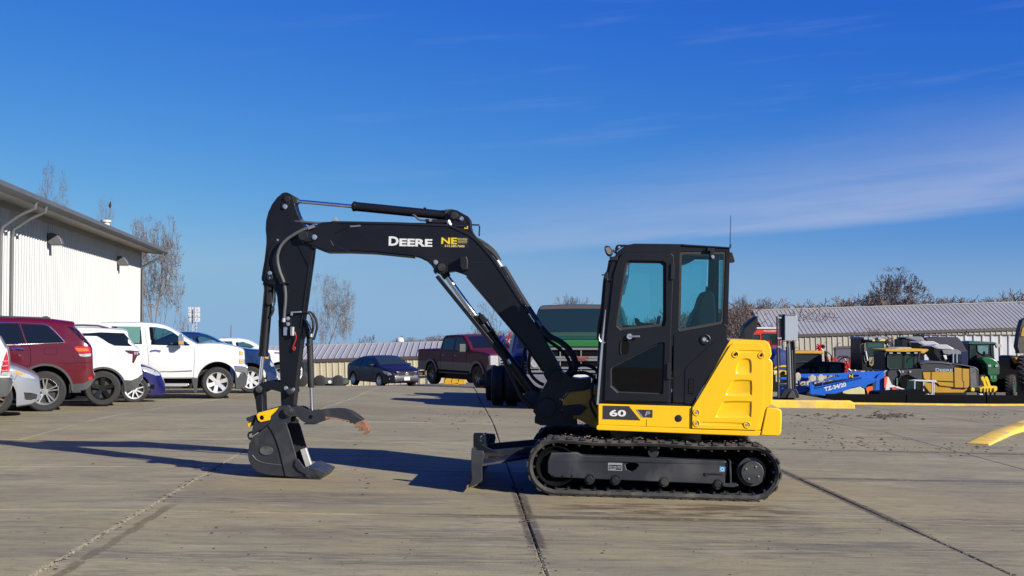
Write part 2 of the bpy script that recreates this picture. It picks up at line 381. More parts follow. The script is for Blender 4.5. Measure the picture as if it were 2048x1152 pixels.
    # caked soil trail on the right, oil patches by the track
    col = mix(M_('MULTIPLY', M_('MULTIPLY', band(V, 21.5, 2.4, 4.0, 12.5, 2.0, 0.2), mr(nz(2.8, (0.6, 2.6, 1), 7, 0.7, 0, 0, 17), 0.50, 0.66)), 0.75), col, (0.1060, 0.0663, 0.0263))
    col = mix(M_('MULTIPLY', M_('MULTIPLY', band(V, 11.55, 0.5, 0.6, 3.6, 0.8, 0.05), mr(nz(2.2, (0.7, 3.2, 1), 5, 0.6, 0, 0, 23), 0.46, 0.53)), 0.92), col, (0.0600, 0.0405, 0.0167))
    # dark rubber scuffs (fans of skid marks)
    def scuff(col, cu, cv, ru, rv, rot, k):
        e = M_('ADD', M_('POWER', M_('DIVIDE', M_('SUBTRACT', U, cu), ru), 2), M_('POWER', M_('DIVIDE', M_('SUBTRACT', V, cv), rv), 2))
        ms = mr(e, 0.25, 1.0, 1, 0)
        q = mr(nz(3.4, (0.42, 6.5, 1), 5, 0.62, 0.7, rot, cu), 0.44, 0.56)
        q = M_('MULTIPLY', q, mr(nz(16, (.22, 6.0, 1), 5, .7, .3, rot, cu), .38, .58))
        return mix(M_('MULTIPLY', M_('MULTIPLY', ms, q), min(1, k * 1.5)), col, (0.0509, 0.0505, 0.0484))
    for a in ((-1.6, 11.9, 1.9, 0.55, -9, 0.75), (-0.4, 10.0, 1.8, 0.45, -14, 0.6), (2.3, 10.55, 1.6, 0.45, 7, 0.7), (2.9, 9.6, 1.8, 0.5, 10, 0.6), (-5.0, 13.3, 2.6, 0.35, 2, 0.55), (-1.2, 8.9, 2.4, 0.3, -12, 0.6), (5.2, 11.0, 2.0, 0.5, -3, 0.55), (6.2, 14.2, 3.0, 0.35, -2, 0.6), (7.5, 17.4, 3.0, 0.5, 3, 0.5), (-3.5, 25, 5, 2.5, 4, 0.35)):
        col = scuff(col, *a)
    fg = nz(11, (.35, 3.2, 1), 7, .72); col = mix(mr(fg, .30, .50, .40, 0), col, (0.0901, 0.0824, 0.0632)); col = mix(mr(fg, .55, .74, 0, .34), col, (0.3180, 0.2833, 0.2093))
    col = mix(mr(nz(75, (.7, 1.4, 1), 3, .7), .56, .72, 0, .5), col, (0.1060, 0.0948, 0.0725))
    l.new(col, b.inputs['Base Color']); b.inputs['Roughness'].default_value = 0.86; b.inputs['Specular IOR Level'].default_value = 0.35
    bp = new('ShaderNodeBump'); bp.inputs['Strength'].default_value = 0.55; bp.inputs['Distance'].default_value = 0.006
    hh = M_('ADD', nz(38, (1, 1, 1), 8, 0.7), M_('MULTIPLY', st, 0.8)); l.new(hh, bp.inputs['Height']); l.new(bp.outputs[0], b.inputs['Normal'])
    return m
# joint lines in the lot's own (u, v) frame, turned 2.5 degrees
cu_, su_ = math.cos(R(2.5)), math.sin(R(2.5))
def uv2xy(u, v): return (u * cu_ - v * su_, u * su_ + v * cu_) if False else (u * math.cos(R(2.5)) - v * math.sin(R(2.5)), u * math.sin(R(2.5)) + v * math.cos(R(2.5)))
VS = 3.30
U1, U0, U2 = 0.60, 0.60 - 3.30, 0.60 + 3.30
V0 = 10.95
CONC = concrete_material()
SOIL = mat('joint_filler_and_soil', (0.20, 0.165, 0.12), 0.95, noise_amt=0.55, nscale=3.0, bump=0.5, bscale=30, dirt=(0.05, 0.04, 0.03, 0.9))
YARD = mat('yard_gravel', (0.16, 0.13, 0.10), 0.95, noise_amt=0.4, nscale=1.2, bump=0.5, bscale=20)
bx_ = [-3000, -600, -150, -80] + [-50 + 2 * i for i in range(26)] + [2, 3, 4, 4.6, 5, 5.3, 5.7, 6, 6.3, 6.7, 7, 7.5] + [8 + 2 * i for i in range(22)] + [80, 150, 600, 3000]
by_ = [-30, -5, 0, 3] + [4 + i for i in range(27)] + [31, EDGE - 0.01, EDGE + 0.06, EDGE + 0.12, EDGE + 0.19, EDGE + 0.26, 33] + [34 + 2 * i for i in range(46)] + [130, 160, 220, 400, 1000, 4000]
gm = MB()
for y in by_:
    for x in bx_: gm.v.append(Vector((x, y, g(x, y) - (0.045 if y < 64 else 0.05 - 0.0 * 1))))
nx = len(bx_)
for j in range(len(by_) - 1):
    for i in range(nx - 1):
        gm.f.append((j * nx + i, j * nx + i + 1, (j + 1) * nx + i + 1, (j + 1) * nx + i)); gm.mi.append(0 if by_[j] < EDGE or bx_[i] < 5 and by_[j] < 62 else 1)
ground = gm.build('ground', [SOIL, YARD], ang=60); tag(ground, kind='structure')
lot = bpy.data.objects.new('concrete_lot', None); C.objects.link(lot); tag(lot, kind='structure')
random.seed(5)
ns_ = 0
for j in range(-2, 16):
    v0 = V0 + j * VS; v1 = v0 + VS
    for i in range(-10, 9):
        u0 = U1 + i * VS; u1 = u0 + VS
        cs = [uv2xy(u0, v0), uv2xy(u1, v0), uv2xy(u1, v1), uv2xy(u0, v1)]
        cx = sum(c[0] for c in cs) / 4; cy = sum(c[1] for c in cs) / 4
        if cx > 3.5 and cy > EDGE + 1.5: continue
        if abs(cx) > 0.42 * cy + 4.5: continue
        if cx < -16.5: continue
        q = 0.006 if j < 6 else 0.012
        cs = [uv2xy(u0 + q, v0 + q), uv2xy(u1 - q, v0 + q), uv2xy(u1 - q, v1 - q), uv2xy(u0 + q, v1 - q)]
        if cx > 4 and cy > EDGE - 3.5: cs = [(x, min(y, EDGE - 0.02)) for x, y in cs]
        dz = random.uniform(-0.0015, 0.0015)
        mb = MB(); N_ = 3; b_ = 0.012
        def lerp(a, b, t): return (a[0] + (b[0] - a[0]) * t, a[1] + (b[1] - a[1]) * t)
        e_ = b_ / VS
        tt = [0, e_, 0.5, 1 - e_, 1]; vs, fs = [], []
        for a in tt:
            for c in tt:
                x, y = lerp(lerp(cs[0], cs[1], c), lerp(cs[3], cs[2], c), a)
                z = g(x, min(y, EDGE - 0.02) if cx > 4 else y) + dz - (0.008 if a in (0, 1) or c in (0, 1) else 0)
                vs.append((x - cx, y - cy, z))
        for a in range(4):
            for c in range(4): fs.append((a * 5 + c, a * 5 + c + 1, (a + 1) * 5 + c + 1, (a + 1) * 5 + c))
        rim_ = [0, 1, 2, 3, 4, 9, 14, 19, 24, 23, 22, 21, 20, 15, 10, 5]; o = len(vs)
        for r_ in rim_: vs.append((vs[r_][0], vs[r_][1], vs[r_][2] - 0.05))
        for k in range(16): fs.append((rim_[(k + 1) % 16], rim_[k], o + k, o + (k + 1) % 16))
        mb.add(vs, fs); ob = mb.build('concrete_slab', CONC, lot, recalc=False, ang=30); ob.location = (cx, cy, 0); ns_ += 1
print('slabs', ns_)
# dirt clods and crumbs left by machines
random.seed(11)
cl = MB()
def clod(x, y, r):
    z = g(x, y); k = 6; ph = random.random() * 6
    vs = [(x, y, z + r * random.uniform(0.5, 0.9))]
    for i in range(k): a = ph + i * 2 * math.pi / k; q = r * random.uniform(0.7, 1.3); vs.append((x + q * math.cos(a) * 1.3, y + q * math.sin(a), z + 0.001))
    cl.add(vs, [(0, 1 + i, 1 + (i + 1) % k) for i in range(k)])
def scatter(px, py, sx_, sy_, n, r0, r1):
    for _ in range(n):
        p = G(px + random.gauss(0, sx_), max(785, py + random.gauss(0, sy_)))
        if p.y < 31: clod(p.x, p.y, random.uniform(r0, r1) * random.choice((0.5, 0.7, 1)))
scatter(1660, 832, 40, 3, 60, 0.015, 0.05); scatter(1780, 832, 26, 3, 120, 0.015, 0.07); scatter(1700, 885, 60, 8, 90, 0.01, 0.035)
scatter(1620, 850, 60, 12, 90, 0.01, 0.03); scatter(1900, 900, 60, 6, 70, 0.01, 0.03); scatter(1980, 832, 30, 3, 40, 0.01, 0.04)
scatter(930, 832, 40, 6, 40, 0.012, 0.03); scatter(880, 846, 50, 8, 22, 0.01, 0.02); scatter(730, 885, 10, 60, 25, 0.01, 0.02)
scatter(800, 1100, 330, 30, 60, 0.004, 0.012); scatter(300, 1010, 170, 50, 60, 0.004, 0.014); scatter(1500, 1080, 300, 40, 60, 0.004, 0.012)
for k in range(70):                                   # crumbs along the left joint
    v = random.uniform(7.2, 14); x, y = uv2xy(U0 + random.gauss(0, 0.035), v); clod(x, y, random.uniform(0.005, 0.016))
for k in range(90):
    v = random.uniform(8.2, 17); x, y = uv2xy(U2 + random.gauss(0, 0.03), v); clod(x, y, random.uniform(0.005, 0.014))
for k in range(90):
    v = random.uniform(7.5, 13); x, y = uv2xy(U1 + random.gauss(0, 0.03), v); clod(x, y, random.uniform(0.005, 0.016))
sandv = MB(); _c = cl; cl = sandv
for U_, v_a, v_b, n_, s_, r_a, r_b in ((U0, 6.8, 24, 3200, .018, .002, .008), (U1, 6.8, 9.4, 500, .014, .002, .006), (U2, 8.0, 10.5, 250, .012, .002, .005)):
    for k in range(n_):
        v = v_a + (v_b - v_a) * random.random() ** 1.6; s2 = s_ * (1.6 if math.sin(v * 3.1) + math.sin(v * 7.7) > .5 else .7); x, y = uv2xy(U_ + random.gauss(0, s2), v); clod(x, y, random.uniform(r_a, r_b))
cl = _c; tag(sandv.build('joint_sand', mat('pale_joint_sand', (0.34, 0.30, 0.22), 0.95, noise_amt=0.35, nscale=30), recalc=False, flat=True), kind='stuff')
tag(cl.build('dirt_clods', mat('dry_soil', (0.075, 0.052, 0.034), 0.95, noise_amt=0.4, nscale=20), recalc=False, flat=True), kind='stuff')
# ------------------------------------------------------------------ kerbs on the right
YKERB = mat('yellow_kerb_paint', (0.92, 0.60, 0.05), 0.75, noise_amt=0.25, nscale=4, bump=0.3, bscale=40, dirt=(0.42, 0.36, 0.27, 0.75))
def kerb(name, label, pts, w, h, taper=False, material=YKERB):
    mb = MB(); n = len(pts); P = [Vector((p[0], p[1], 0)) for p in pts]; vs, fs = [], []
    sec = [(-w / 2, -0.02), (-w / 2 + 0.01, h * 0.75), (-w / 2 + 0.045, h), (w / 2 - 0.03, h), (w / 2, h * 0.8), (w / 2, -0.05)]
    for i, p in enumerate(P):
        d = (P[min(i + 1, n - 1)] - P[max(0, i - 1)]).normalized(); s_ = Vector((-d.y, d.x, 0))
        k = 1.0 if not taper else min(1, 0.25 + i / (n - 1) * 2.5)
        for a, b in sec:
            q = p - s_ * a * -1; vs.append((q.x, q.y, g(p.x, min(p.y, EDGE - 0.02)) + (b * k if b > 0 else b)))
    m_ = len(sec)
    for i in range(n - 1):
        for k in range(m_ - 1): fs.append((i * m_ + k, i * m_ + k + 1, (i + 1) * m_ + k + 1, (i + 1) * m_ + k))
    fs.append(tuple(range(m_))); fs.append(tuple(range((n - 1) * m_, n * m_))[::-1])
    mb.add(vs, fs); o = mb.build(name, material, None, bevel=0.008); tag(o, label, 'kerb'); return o
a = G(1956, 890); b = G(2048, 856); d_ = (b - a)
kerb('yellow_kerb', 'yellow painted kerb ramping up from the concrete at the right edge of the lot', [(a.x + d_.x * t * 3, a.y + d_.y * t * 3) for t in [i / 12 for i in range(13)]], 0.34, 0.10, taper=True)
ka = G(1545, 819); kb = G(1684, 813)
ISL = True
isl = Fr('kerb_island', 'raised concrete island edged with chipped yellow kerb beneath the grey electrical box', 'island', Vector((6.6, 30.0, g(8.0, kb.y))))
print('KERB', ka, kb); k1 = MB(); x0, x1 = ka.x - 1.0 - 6.6, kb.x - 6.6; yk = (ka.y + kb.y) / 2 - 30.0
k1.prism([(x0, -0.05), (x1, -0.05), (x1 - 0.03, 0.16), (x1 - 0.12, 0.215), (x0, 0.235)], yk, yk + 0.22); k1.build('yellow_edge', YKERB, isl.o, bevel=0.02, seg=3)
k2 = MB(); k2.add([(x0, yk + 0.22, 0.17), (x1 - 0.2, yk + 0.22, 0.17), (x1 - 1.15, yk + 2.3, 0.30), (x0, yk + 2.6, 0.42), (x0, yk + 0.22, -0.3), (x1 - 0.2, yk + 0.22, -0.3), (x1 - 1.15, yk + 2.3, -2.8), (x0, yk + 2.6, -2.8)],
       [(0, 1, 2, 3), (0, 4, 5, 1), (1, 5, 6, 2), (2, 6, 7, 3), (3, 7, 4, 0)]); k2.build('concrete_top', CONC, isl.o, bevel=0.01)
# yellow edge line and black steel rail at the drop
e = MB(); xs = [kb.x + 0.4 + i for i in range(12)]
for xa, xb in zip(xs, xs[1:]):
    za, zb = g(xa, EDGE - .3), g(xb, EDGE - .3)
    e.add([(xa, EDGE - 0.22, za + 0.002), (xb, EDGE - 0.22, zb + 0.002), (xb, EDGE - 0.22, zb + 0.05), (xa, EDGE - 0.22, za + 0.05), (xa, EDGE - 0.05, za + 0.05), (xb, EDGE - 0.05, zb + 0.05)], [(0, 1, 2, 3), (3, 2, 5, 4)])
tag(e.build('lot_edge_kerb', YKERB, None), 'low worn yellow edge strip along the drop to the machinery yard', 'kerb')
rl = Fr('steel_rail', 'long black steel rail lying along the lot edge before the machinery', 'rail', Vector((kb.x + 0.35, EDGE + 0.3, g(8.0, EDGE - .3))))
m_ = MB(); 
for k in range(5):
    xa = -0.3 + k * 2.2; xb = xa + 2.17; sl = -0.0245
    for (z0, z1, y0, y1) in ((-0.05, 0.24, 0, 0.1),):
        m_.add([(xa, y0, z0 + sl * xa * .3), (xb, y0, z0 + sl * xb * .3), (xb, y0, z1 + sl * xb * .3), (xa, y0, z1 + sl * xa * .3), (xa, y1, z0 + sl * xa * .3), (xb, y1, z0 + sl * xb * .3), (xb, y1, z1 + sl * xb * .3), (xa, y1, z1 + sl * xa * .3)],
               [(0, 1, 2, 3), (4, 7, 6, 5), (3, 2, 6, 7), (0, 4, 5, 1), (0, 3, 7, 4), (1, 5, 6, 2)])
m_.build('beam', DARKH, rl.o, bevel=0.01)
for k in range(6):
    q = MB(); xa = 0.2 + k * 2.0; q.box(xa, xa + 0.1, 0.1, 0.2, -2.8, 0.16); q.build('post', BLKD, rl.o)
# ------------------------------------------------------------------ white metal warehouse, left
WBF = Fr('metal_warehouse', 'white ribbed metal warehouse with deep grey eaves behind the parked cars', 'building', Vector((0, 0, 0)))
WM = mat('white_siding', (0.60, 0.60, 0.58), 0.5, noise_amt=0.05, nscale=0.7, dirt=(0.5, 0.48, 0.43, 0.25), stretch=(1, 1, 0.3))
GRYM = mat('grey_trim', (0.115, 0.12, 0.125), 0.45, noise_amt=0.15, nscale=2)
SOF = mat('soffit_metal', (0.42, 0.40, 0.34), 0.6, noise_amt=0.1, nscale=2)
Yc = 56.0
pc = at(281, 503, Yc)                       # top corner of the wall under the eave
HW = pc.z
dirw = Vector((-0.129 * 1.0, 1.0, 0)).normalized()   # wall runs away from the camera
side = Vector((dirw.y, -dirw.x, 0))          # faces +x
def wb(t, out, z): p = Vector((pc.x, pc.y, 0)) + dirw * t + side * out; return Vector((p.x, p.y, z))
wl0 = -46.0
m_ = MB(); pitch = 0.30; n_ = int(-wl0 / pitch)
prof = []
for i in range(n_):
    t0 = wl0 + i * pitch
    prof += [(t0, 0), (t0 + 0.17, 0), (t0 + 0.20, 0.035), (t0 + 0.25, 0.035), (t0 + 0.28, 0)]
prof.append((0, 0)); vs = []
for t, o in prof: vs += [wb(t, o, -1.2), wb(t, o, HW)]
m_.add(vs, [(2 * i, 2 * i + 2, 2 * i + 3, 2 * i + 1) for i in range(len(prof) - 1)]); m_.build('wall', WM, WBF.o, recalc=False, flat=True)
m_ = MB(); m_.add([wb(0, 0, -1.5), wb(0, -22, -1.5), wb(0, -22, HW), wb(0, -11, HW + 2.2), wb(0, 0, HW)], [(0, 1, 2, 3, 4)]); m_.build('end_wall', WM, WBF.o)
OV = 0.95
m_ = MB(); r0 = [wb(wl0, OV, HW + 0.10), wb(0.9, OV, HW + 0.10), wb(0.9, -11, HW + 2.55), wb(wl0, -11, HW + 2.55)]
r1 = [v + Vector((0, 0, -0.12)) for v in r0]
m_.add(r0 + r1, [(0, 1, 2, 3), (4, 7, 6, 5), (1, 5, 6, 2), (0, 3, 7, 4)])
r0 = [wb(wl0, -11, HW + 2.55), wb(0.9, -11, HW + 2.55), wb(0.9, -23, HW + 0.0), wb(wl0, -23, HW + 0.0)]; m_.add(r0, [(0, 1, 2, 3)]); rf = m_.build('roof', GRYM, WBF.o)
m_ = MB(); m_.add([wb(wl0, 0.0, HW + 0.0), wb(0.88, 0.0, HW + 0.0), wb(0.88, OV - 0.02, HW - 0.10), wb(wl0, OV - 0.02, HW - 0.10)], [(0, 1, 2, 3)]); m_.build('soffit', SOF, WBF.o)
m_ = MB(); gs = [(OV, HW + 0.12), (OV + 0.13, HW + 0.12), (OV + 0.13, HW - 0.0), (OV + 0.06, HW - 0.08), (OV, HW - 0.12)]; vs = []
for t in (wl0, 0.95): vs += [wb(t, a_, b_) for a_, b_ in gs]
m_.add(vs, [(i, (i + 1) % 5, 5 + (i + 1) % 5, 5 + i) for i in range(5)] + [(0, 1, 2, 3, 4), (9, 8, 7, 6, 5)]); m_.build('gutter', GRYM, WBF.o)
m_ = MB(); m_.T = None
vs = []
for t in (wl0, 0.0): vs += [wb(t, 0.03, HW - 0.16), wb(t, 0.06, HW - 0.16), wb(t, 0.06, HW - 0.01), wb(t, 0.03, HW - 0.01)]
m_.add(vs, [(i, (i + 1) % 4, 4 + (i + 1) % 4, 4 + i) for i in range(4)]); m_.build('frieze_trim', SOF, WBF.o)
m_ = MB(); vs = [];
for z in (-1.3, HW - 0.05): vs += [wb(-0.14, 0.05, z), wb(0.04, 0.05, z), wb(0.04, -0.12, z), wb(-0.14, -0.12, z)]
m_.add(vs, [(i, (i + 1) % 4, 4 + (i + 1) % 4, 4 + i) for i in range(4)]); m_.build('corner_trim', GRYM, WBF.o)
def downspout(t, drop=0.5, ln=0):
    q = MB(); q.tube([wb(t + ln, OV + 0.05, HW + 0.0), wb(t + ln, OV + 0.02, HW - 0.22), wb(t + ln * .6, OV * 0.6, HW - 0.42), wb(t, 0.14, HW - 0.62 - drop * .2), wb(t, 0.10, HW - 0.8 - drop * .3), wb(t, 0.10, -1.0)], 0.05, 8); q.build('downspout', GRYM, WBF.o)
def wt(px):                                  # distance along the wall at a photo column
    a_ = (px - 1024) / FP; p0 = Vector((pc.x, pc.y)); d2 = Vector((dirw.x, dirw.y)); return (a_ * p0.y - p0.x) / (d2.x - a_ * d2.y)
downspout(-0.02, 0.3); downspout(wt(15)); downspout(wt(-8), 0.6)
for px_, py_ in ((101, 480), (240, 523)):
    t = wt(px_ - 8); Yl = pc.y + dirw.y * t; z = at(px_, py_, Yl).z
    Mx = Matrix.Translation(wb(t, 0.035, z)) @ Matrix(((side.x, dirw.x, 0), (side.y, dirw.y, 0), (0, 0, 1))).to_4x4()
    q = MB(Mx); pf = [(0, 0.20), (0.13, 0.22), (0.28, 0.16), (0.40, 0.02), (0.45, -0.13), (0.42, -0.16), (0.08, -0.16), (0, -0.08)]
    q.prism(pf, -0.15, 0.15); wlamp = q.build('wall_lamp', GRYM, WBF.o, bevel=0.03)
    q = MB(Mx); q.box(0.10, 0.40, -0.12, 0.12, -0.185, -0.161); q.build('lens', mat('lamp_lens', (0.5, 0.5, 0.46), 0.2), wlamp)
q = MB(); pv = at(212, 446, Yc + 6); q.lathe([(0.0, 0.18), (0.26, 0.14), (0.26, 0.04), (0.19, 0.02), (0.19, -1.5)], pv, 'z', 16); q.build('roof_vent', WM, WBF.o)
# ------------------------------------------------------------------ sheds
def shed(name, label, Dn, pxl, pxr, py_l, run, z_base, ridge_py, spx, rollv, panel, wallm, trimm, roofm, ridge_px_l, wallrib, ev=0.26):
    o = at(pxl, py_l, Dn); f = Fr(name, label, 'shed', Vector((o.x, Dn, o.z)), 0, rollv)
    L = at(pxr, py_l, Dn).x - o.x
    rz = f.l(ridge_px_l, ridge_py, run)[1]
    # wall: ribbed
    w = MB(); pr = []; x = 0.12
    while x < L: pr += [(x, 0), (x + wallrib * 0.72, 0), (x + wallrib * 0.76, -0.05), (x + wallrib * 0.94, -0.05), (x + wallrib * 0.98, 0)]; x += wallrib
    vs = []
    for x, y in pr: vs += [(x, y, z_base - o.z), (x, y, -0.05)]
    w.add(vs, [(2 * i, 2 * i + 2, 2 * i + 3, 2 * i + 1) for i in range(len(pr) - 1)]); w.build('wall', wallm, f.o, recalc=False, flat=True)
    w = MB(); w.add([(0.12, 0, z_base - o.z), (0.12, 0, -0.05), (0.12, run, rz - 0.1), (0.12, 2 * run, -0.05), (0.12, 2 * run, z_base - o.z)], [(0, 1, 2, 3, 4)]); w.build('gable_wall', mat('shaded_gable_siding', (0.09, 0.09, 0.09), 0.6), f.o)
    w = MB(); w.add([(0, -0.12, -ev), (L, -0.12, -ev), (L, -0.12, 0.02), (0, -0.12, 0.02), (L, 0, 0.02), (0, 0, 0.02), (L, 0, -ev), (0, 0, -ev)], [(0, 1, 2, 3), (3, 2, 4, 5), (0, 7, 6, 1)]); w.build('eave_trim', trimm, f.o)
    w = MB(); w.box(-0.03, L, run - 0.15, run + 0.15, rz + 0.0, rz + 0.07); w.build('ridge_cap', roofm, f.o)
    w = MB(); w.add([(0, run, rz), (L, run, rz), (L, 2 * run + .3, -0.05), (0, 2 * run + .3, -0.05)], [(0, 1, 2, 3)]); w.build('far_roof_slope', roofm, f.o)
    return f, L, rz
SHW = mat('tan_siding', (0.55, 0.49, 0.33), 0.6, noise_amt=0.08, nscale=0.6, dirt=(0.4, 0.34, 0.24, 0.3))
SHW2 = mat('pale_siding', (0.46, 0.43, 0.35), 0.6, noise_amt=0.08, nscale=0.6, dirt=(0.34, 0.30, 0.24, 0.3))
BRN = mat('brown_trim', (0.075, 0.055, 0.045), 0.6)
GALV = mat('galvanised_roof', (0.44, 0.435, 0.43), 0.5, 0.08, noise_amt=0.10, nscale=0.35, dirt=(0.30, 0.28, 0.27, 0.3))
GALV2 = mat('weathered_roof', (0.42, 0.42, 0.41), 0.5, 0.15, noise_amt=0.12, nscale=0.3, dirt=(0.30, 0.26, 0.22, 0.4))
f1, L1, rz1 = shed('low_shed', 'low tan shed with standing seam metal roof beyond the dark sedan', 105, 380, 1210, 726, 5.0, -3.6, 698, 0, -1.7, 0.5, SHW, BRN, GALV, 400, 0.52)
w = MB(); sn = math.atan2(rz1, 5.1); pw = 0.53; ln = math.hypot(rz1, 5.1)
w.add([(0, 0, 0), (pw - 0.06, 0, 0), (pw - 0.05, 0, 0.07), (pw - 0.01, 0, 0.07), (pw, 0, 0), (0, ln, 0), (pw - 0.06, ln, 0), (pw - 0.05, ln, 0.07), (pw - 0.01, ln, 0.07), (pw, ln, 0)], [(i, i + 1, i + 6, i + 5) for i in range(4)])
pn = w.build('roof_panel', GALV, f1.o, recalc=False, flat=True); pn.location = (0, -0.1, 0.02); pn.rotation_euler = (sn, 0, 0)
for i in range(1, int(L1 / pw)):
    c = pn.copy(); C.objects.link(c); c.location = (i * pw, -0.1, 0.02)
f2, L2, rz2 = shed('long_shed', 'long pale shed with ribbed grey roof behind the farm machinery', 96, 1532, 2300, 671, 5.0, -3.4, 621, 0, -1.75, 0.4, SHW2, BRN, GALV2, 1505, 0.42, 0.20)
w = MB(); pr = []; x = 0; ln = math.hypot(rz2, 5.1); sn = math.atan2(rz2, 5.1)
while x < L2: pr += [(x, 0), (x + 0.20, 0), (x + 0.225, 0.03), (x + 0.285, 0.03), (x + 0.31, 0)]; x += 0.33
vs = []
for x, z in pr:
    for t in (0, ln): vs.append((x, -0.1 + t * math.cos(sn) - z * math.sin(sn), t * math.sin(sn) + z * math.cos(sn) + 0.02))
w.add(vs, [(2 * i, 2 * i + 2, 2 * i + 3, 2 * i + 1) for i in range(len(pr) - 1)]); w.build('roof', GALV2, f2.o, recalc=False, flat=True)
# shed door and trim post
a_ = f2.P([(1671, 696), (1722, 694), (1722, 760), (1671, 760)], -0.07); w = MB(); w.prism(a_, -0.09, -0.055); w.build('sliding_door', mat('violet_grey_door', (0.10, 0.10, 0.15), 0.5, noise_amt=0.15), f2.o)
a_ = f2.P([(1670, 693), (1724, 691), (1724, 696), (1670, 698)], -0.1); w = MB(); w.prism(a_, -0.14, -0.091); w.build('door_track', BRN, f2.o)
a_ = f2.P([(1931, 662), (1934, 662), (1934, 700), (1931, 700)], -0.1); w = MB(); w.prism(a_, -0.12, -0.055); w.build('downspout', BRN, f2.o)
# ------------------------------------------------------------------ the excavator
EXO = Vector((1.42, 13.35, g(1.42, 13.35)))
ex = Fr('mini_excavator', 'black and yellow tracked mini excavator with bucket resting on the concrete', 'excavator', EXO, -2.5, 1.35)
E = ex.o
cA, cB, cS, c3, cE, cK, cC, cY, cT, cF = (490, 380, 3.842), (480, 640, 3.387), (480, 370, 4.096), (840, 480, 3.0316), (820, 400, 7.2), (1190, 470, 5.486), (1150, 440, 3.0314), (1150, 640, 4.431), (900, 820, 2.9257), (960, 640, 5.236)
def pr(name, pts, c, y0, y1, m, parent=E, crop=None, bevel=0.0, seg=2, holes=(), **k):
    q = MB(); q.prism(ex.P(pts, c, crop), y0, y1, [ex.P(h, c, crop) for h in holes]); return q.build(name, m, parent, bevel=bevel, seg=seg, **k)
def pin(px, py, y0, y1, r, name='pin', parent=E, m=BLK, boss=None, crop=None):
    if crop: px, py = px / crop[2] + crop[0], py / crop[2] + crop[1]
    a, b = ex.l(px, py, y0); q = MB(); q.cyl((a, y0, b), (a, y1, b), r, n=20)
    if boss: q.cyl((a, y0 - 0.012, b), (a, y0, b), boss, n=20)
    return q.build(name, m, parent, bevel=0.004)
def bolt(px, py, y, r=0.018, parent=E, crop=None):
    if crop: px, py = px / crop[2] + crop[0], py / crop[2] + crop[1]
    a, b = ex.l(px, py, y); q = MB(); q.cyl((a, y - 0.016, b), (a, y, b), r, n=6); q.cyl((a, y - 0.004, b), (a, y, b), r * 1.5, n=12); return q.build('bolt', STL, parent)
def hose(pts, r, m=HOSE, name='hose', parent=E, crop=None, n=4):
    p = ex.P3(pts, crop); q = MB(); q.tube(smooth(p, n), r, 8); return q.build(name, m, parent)
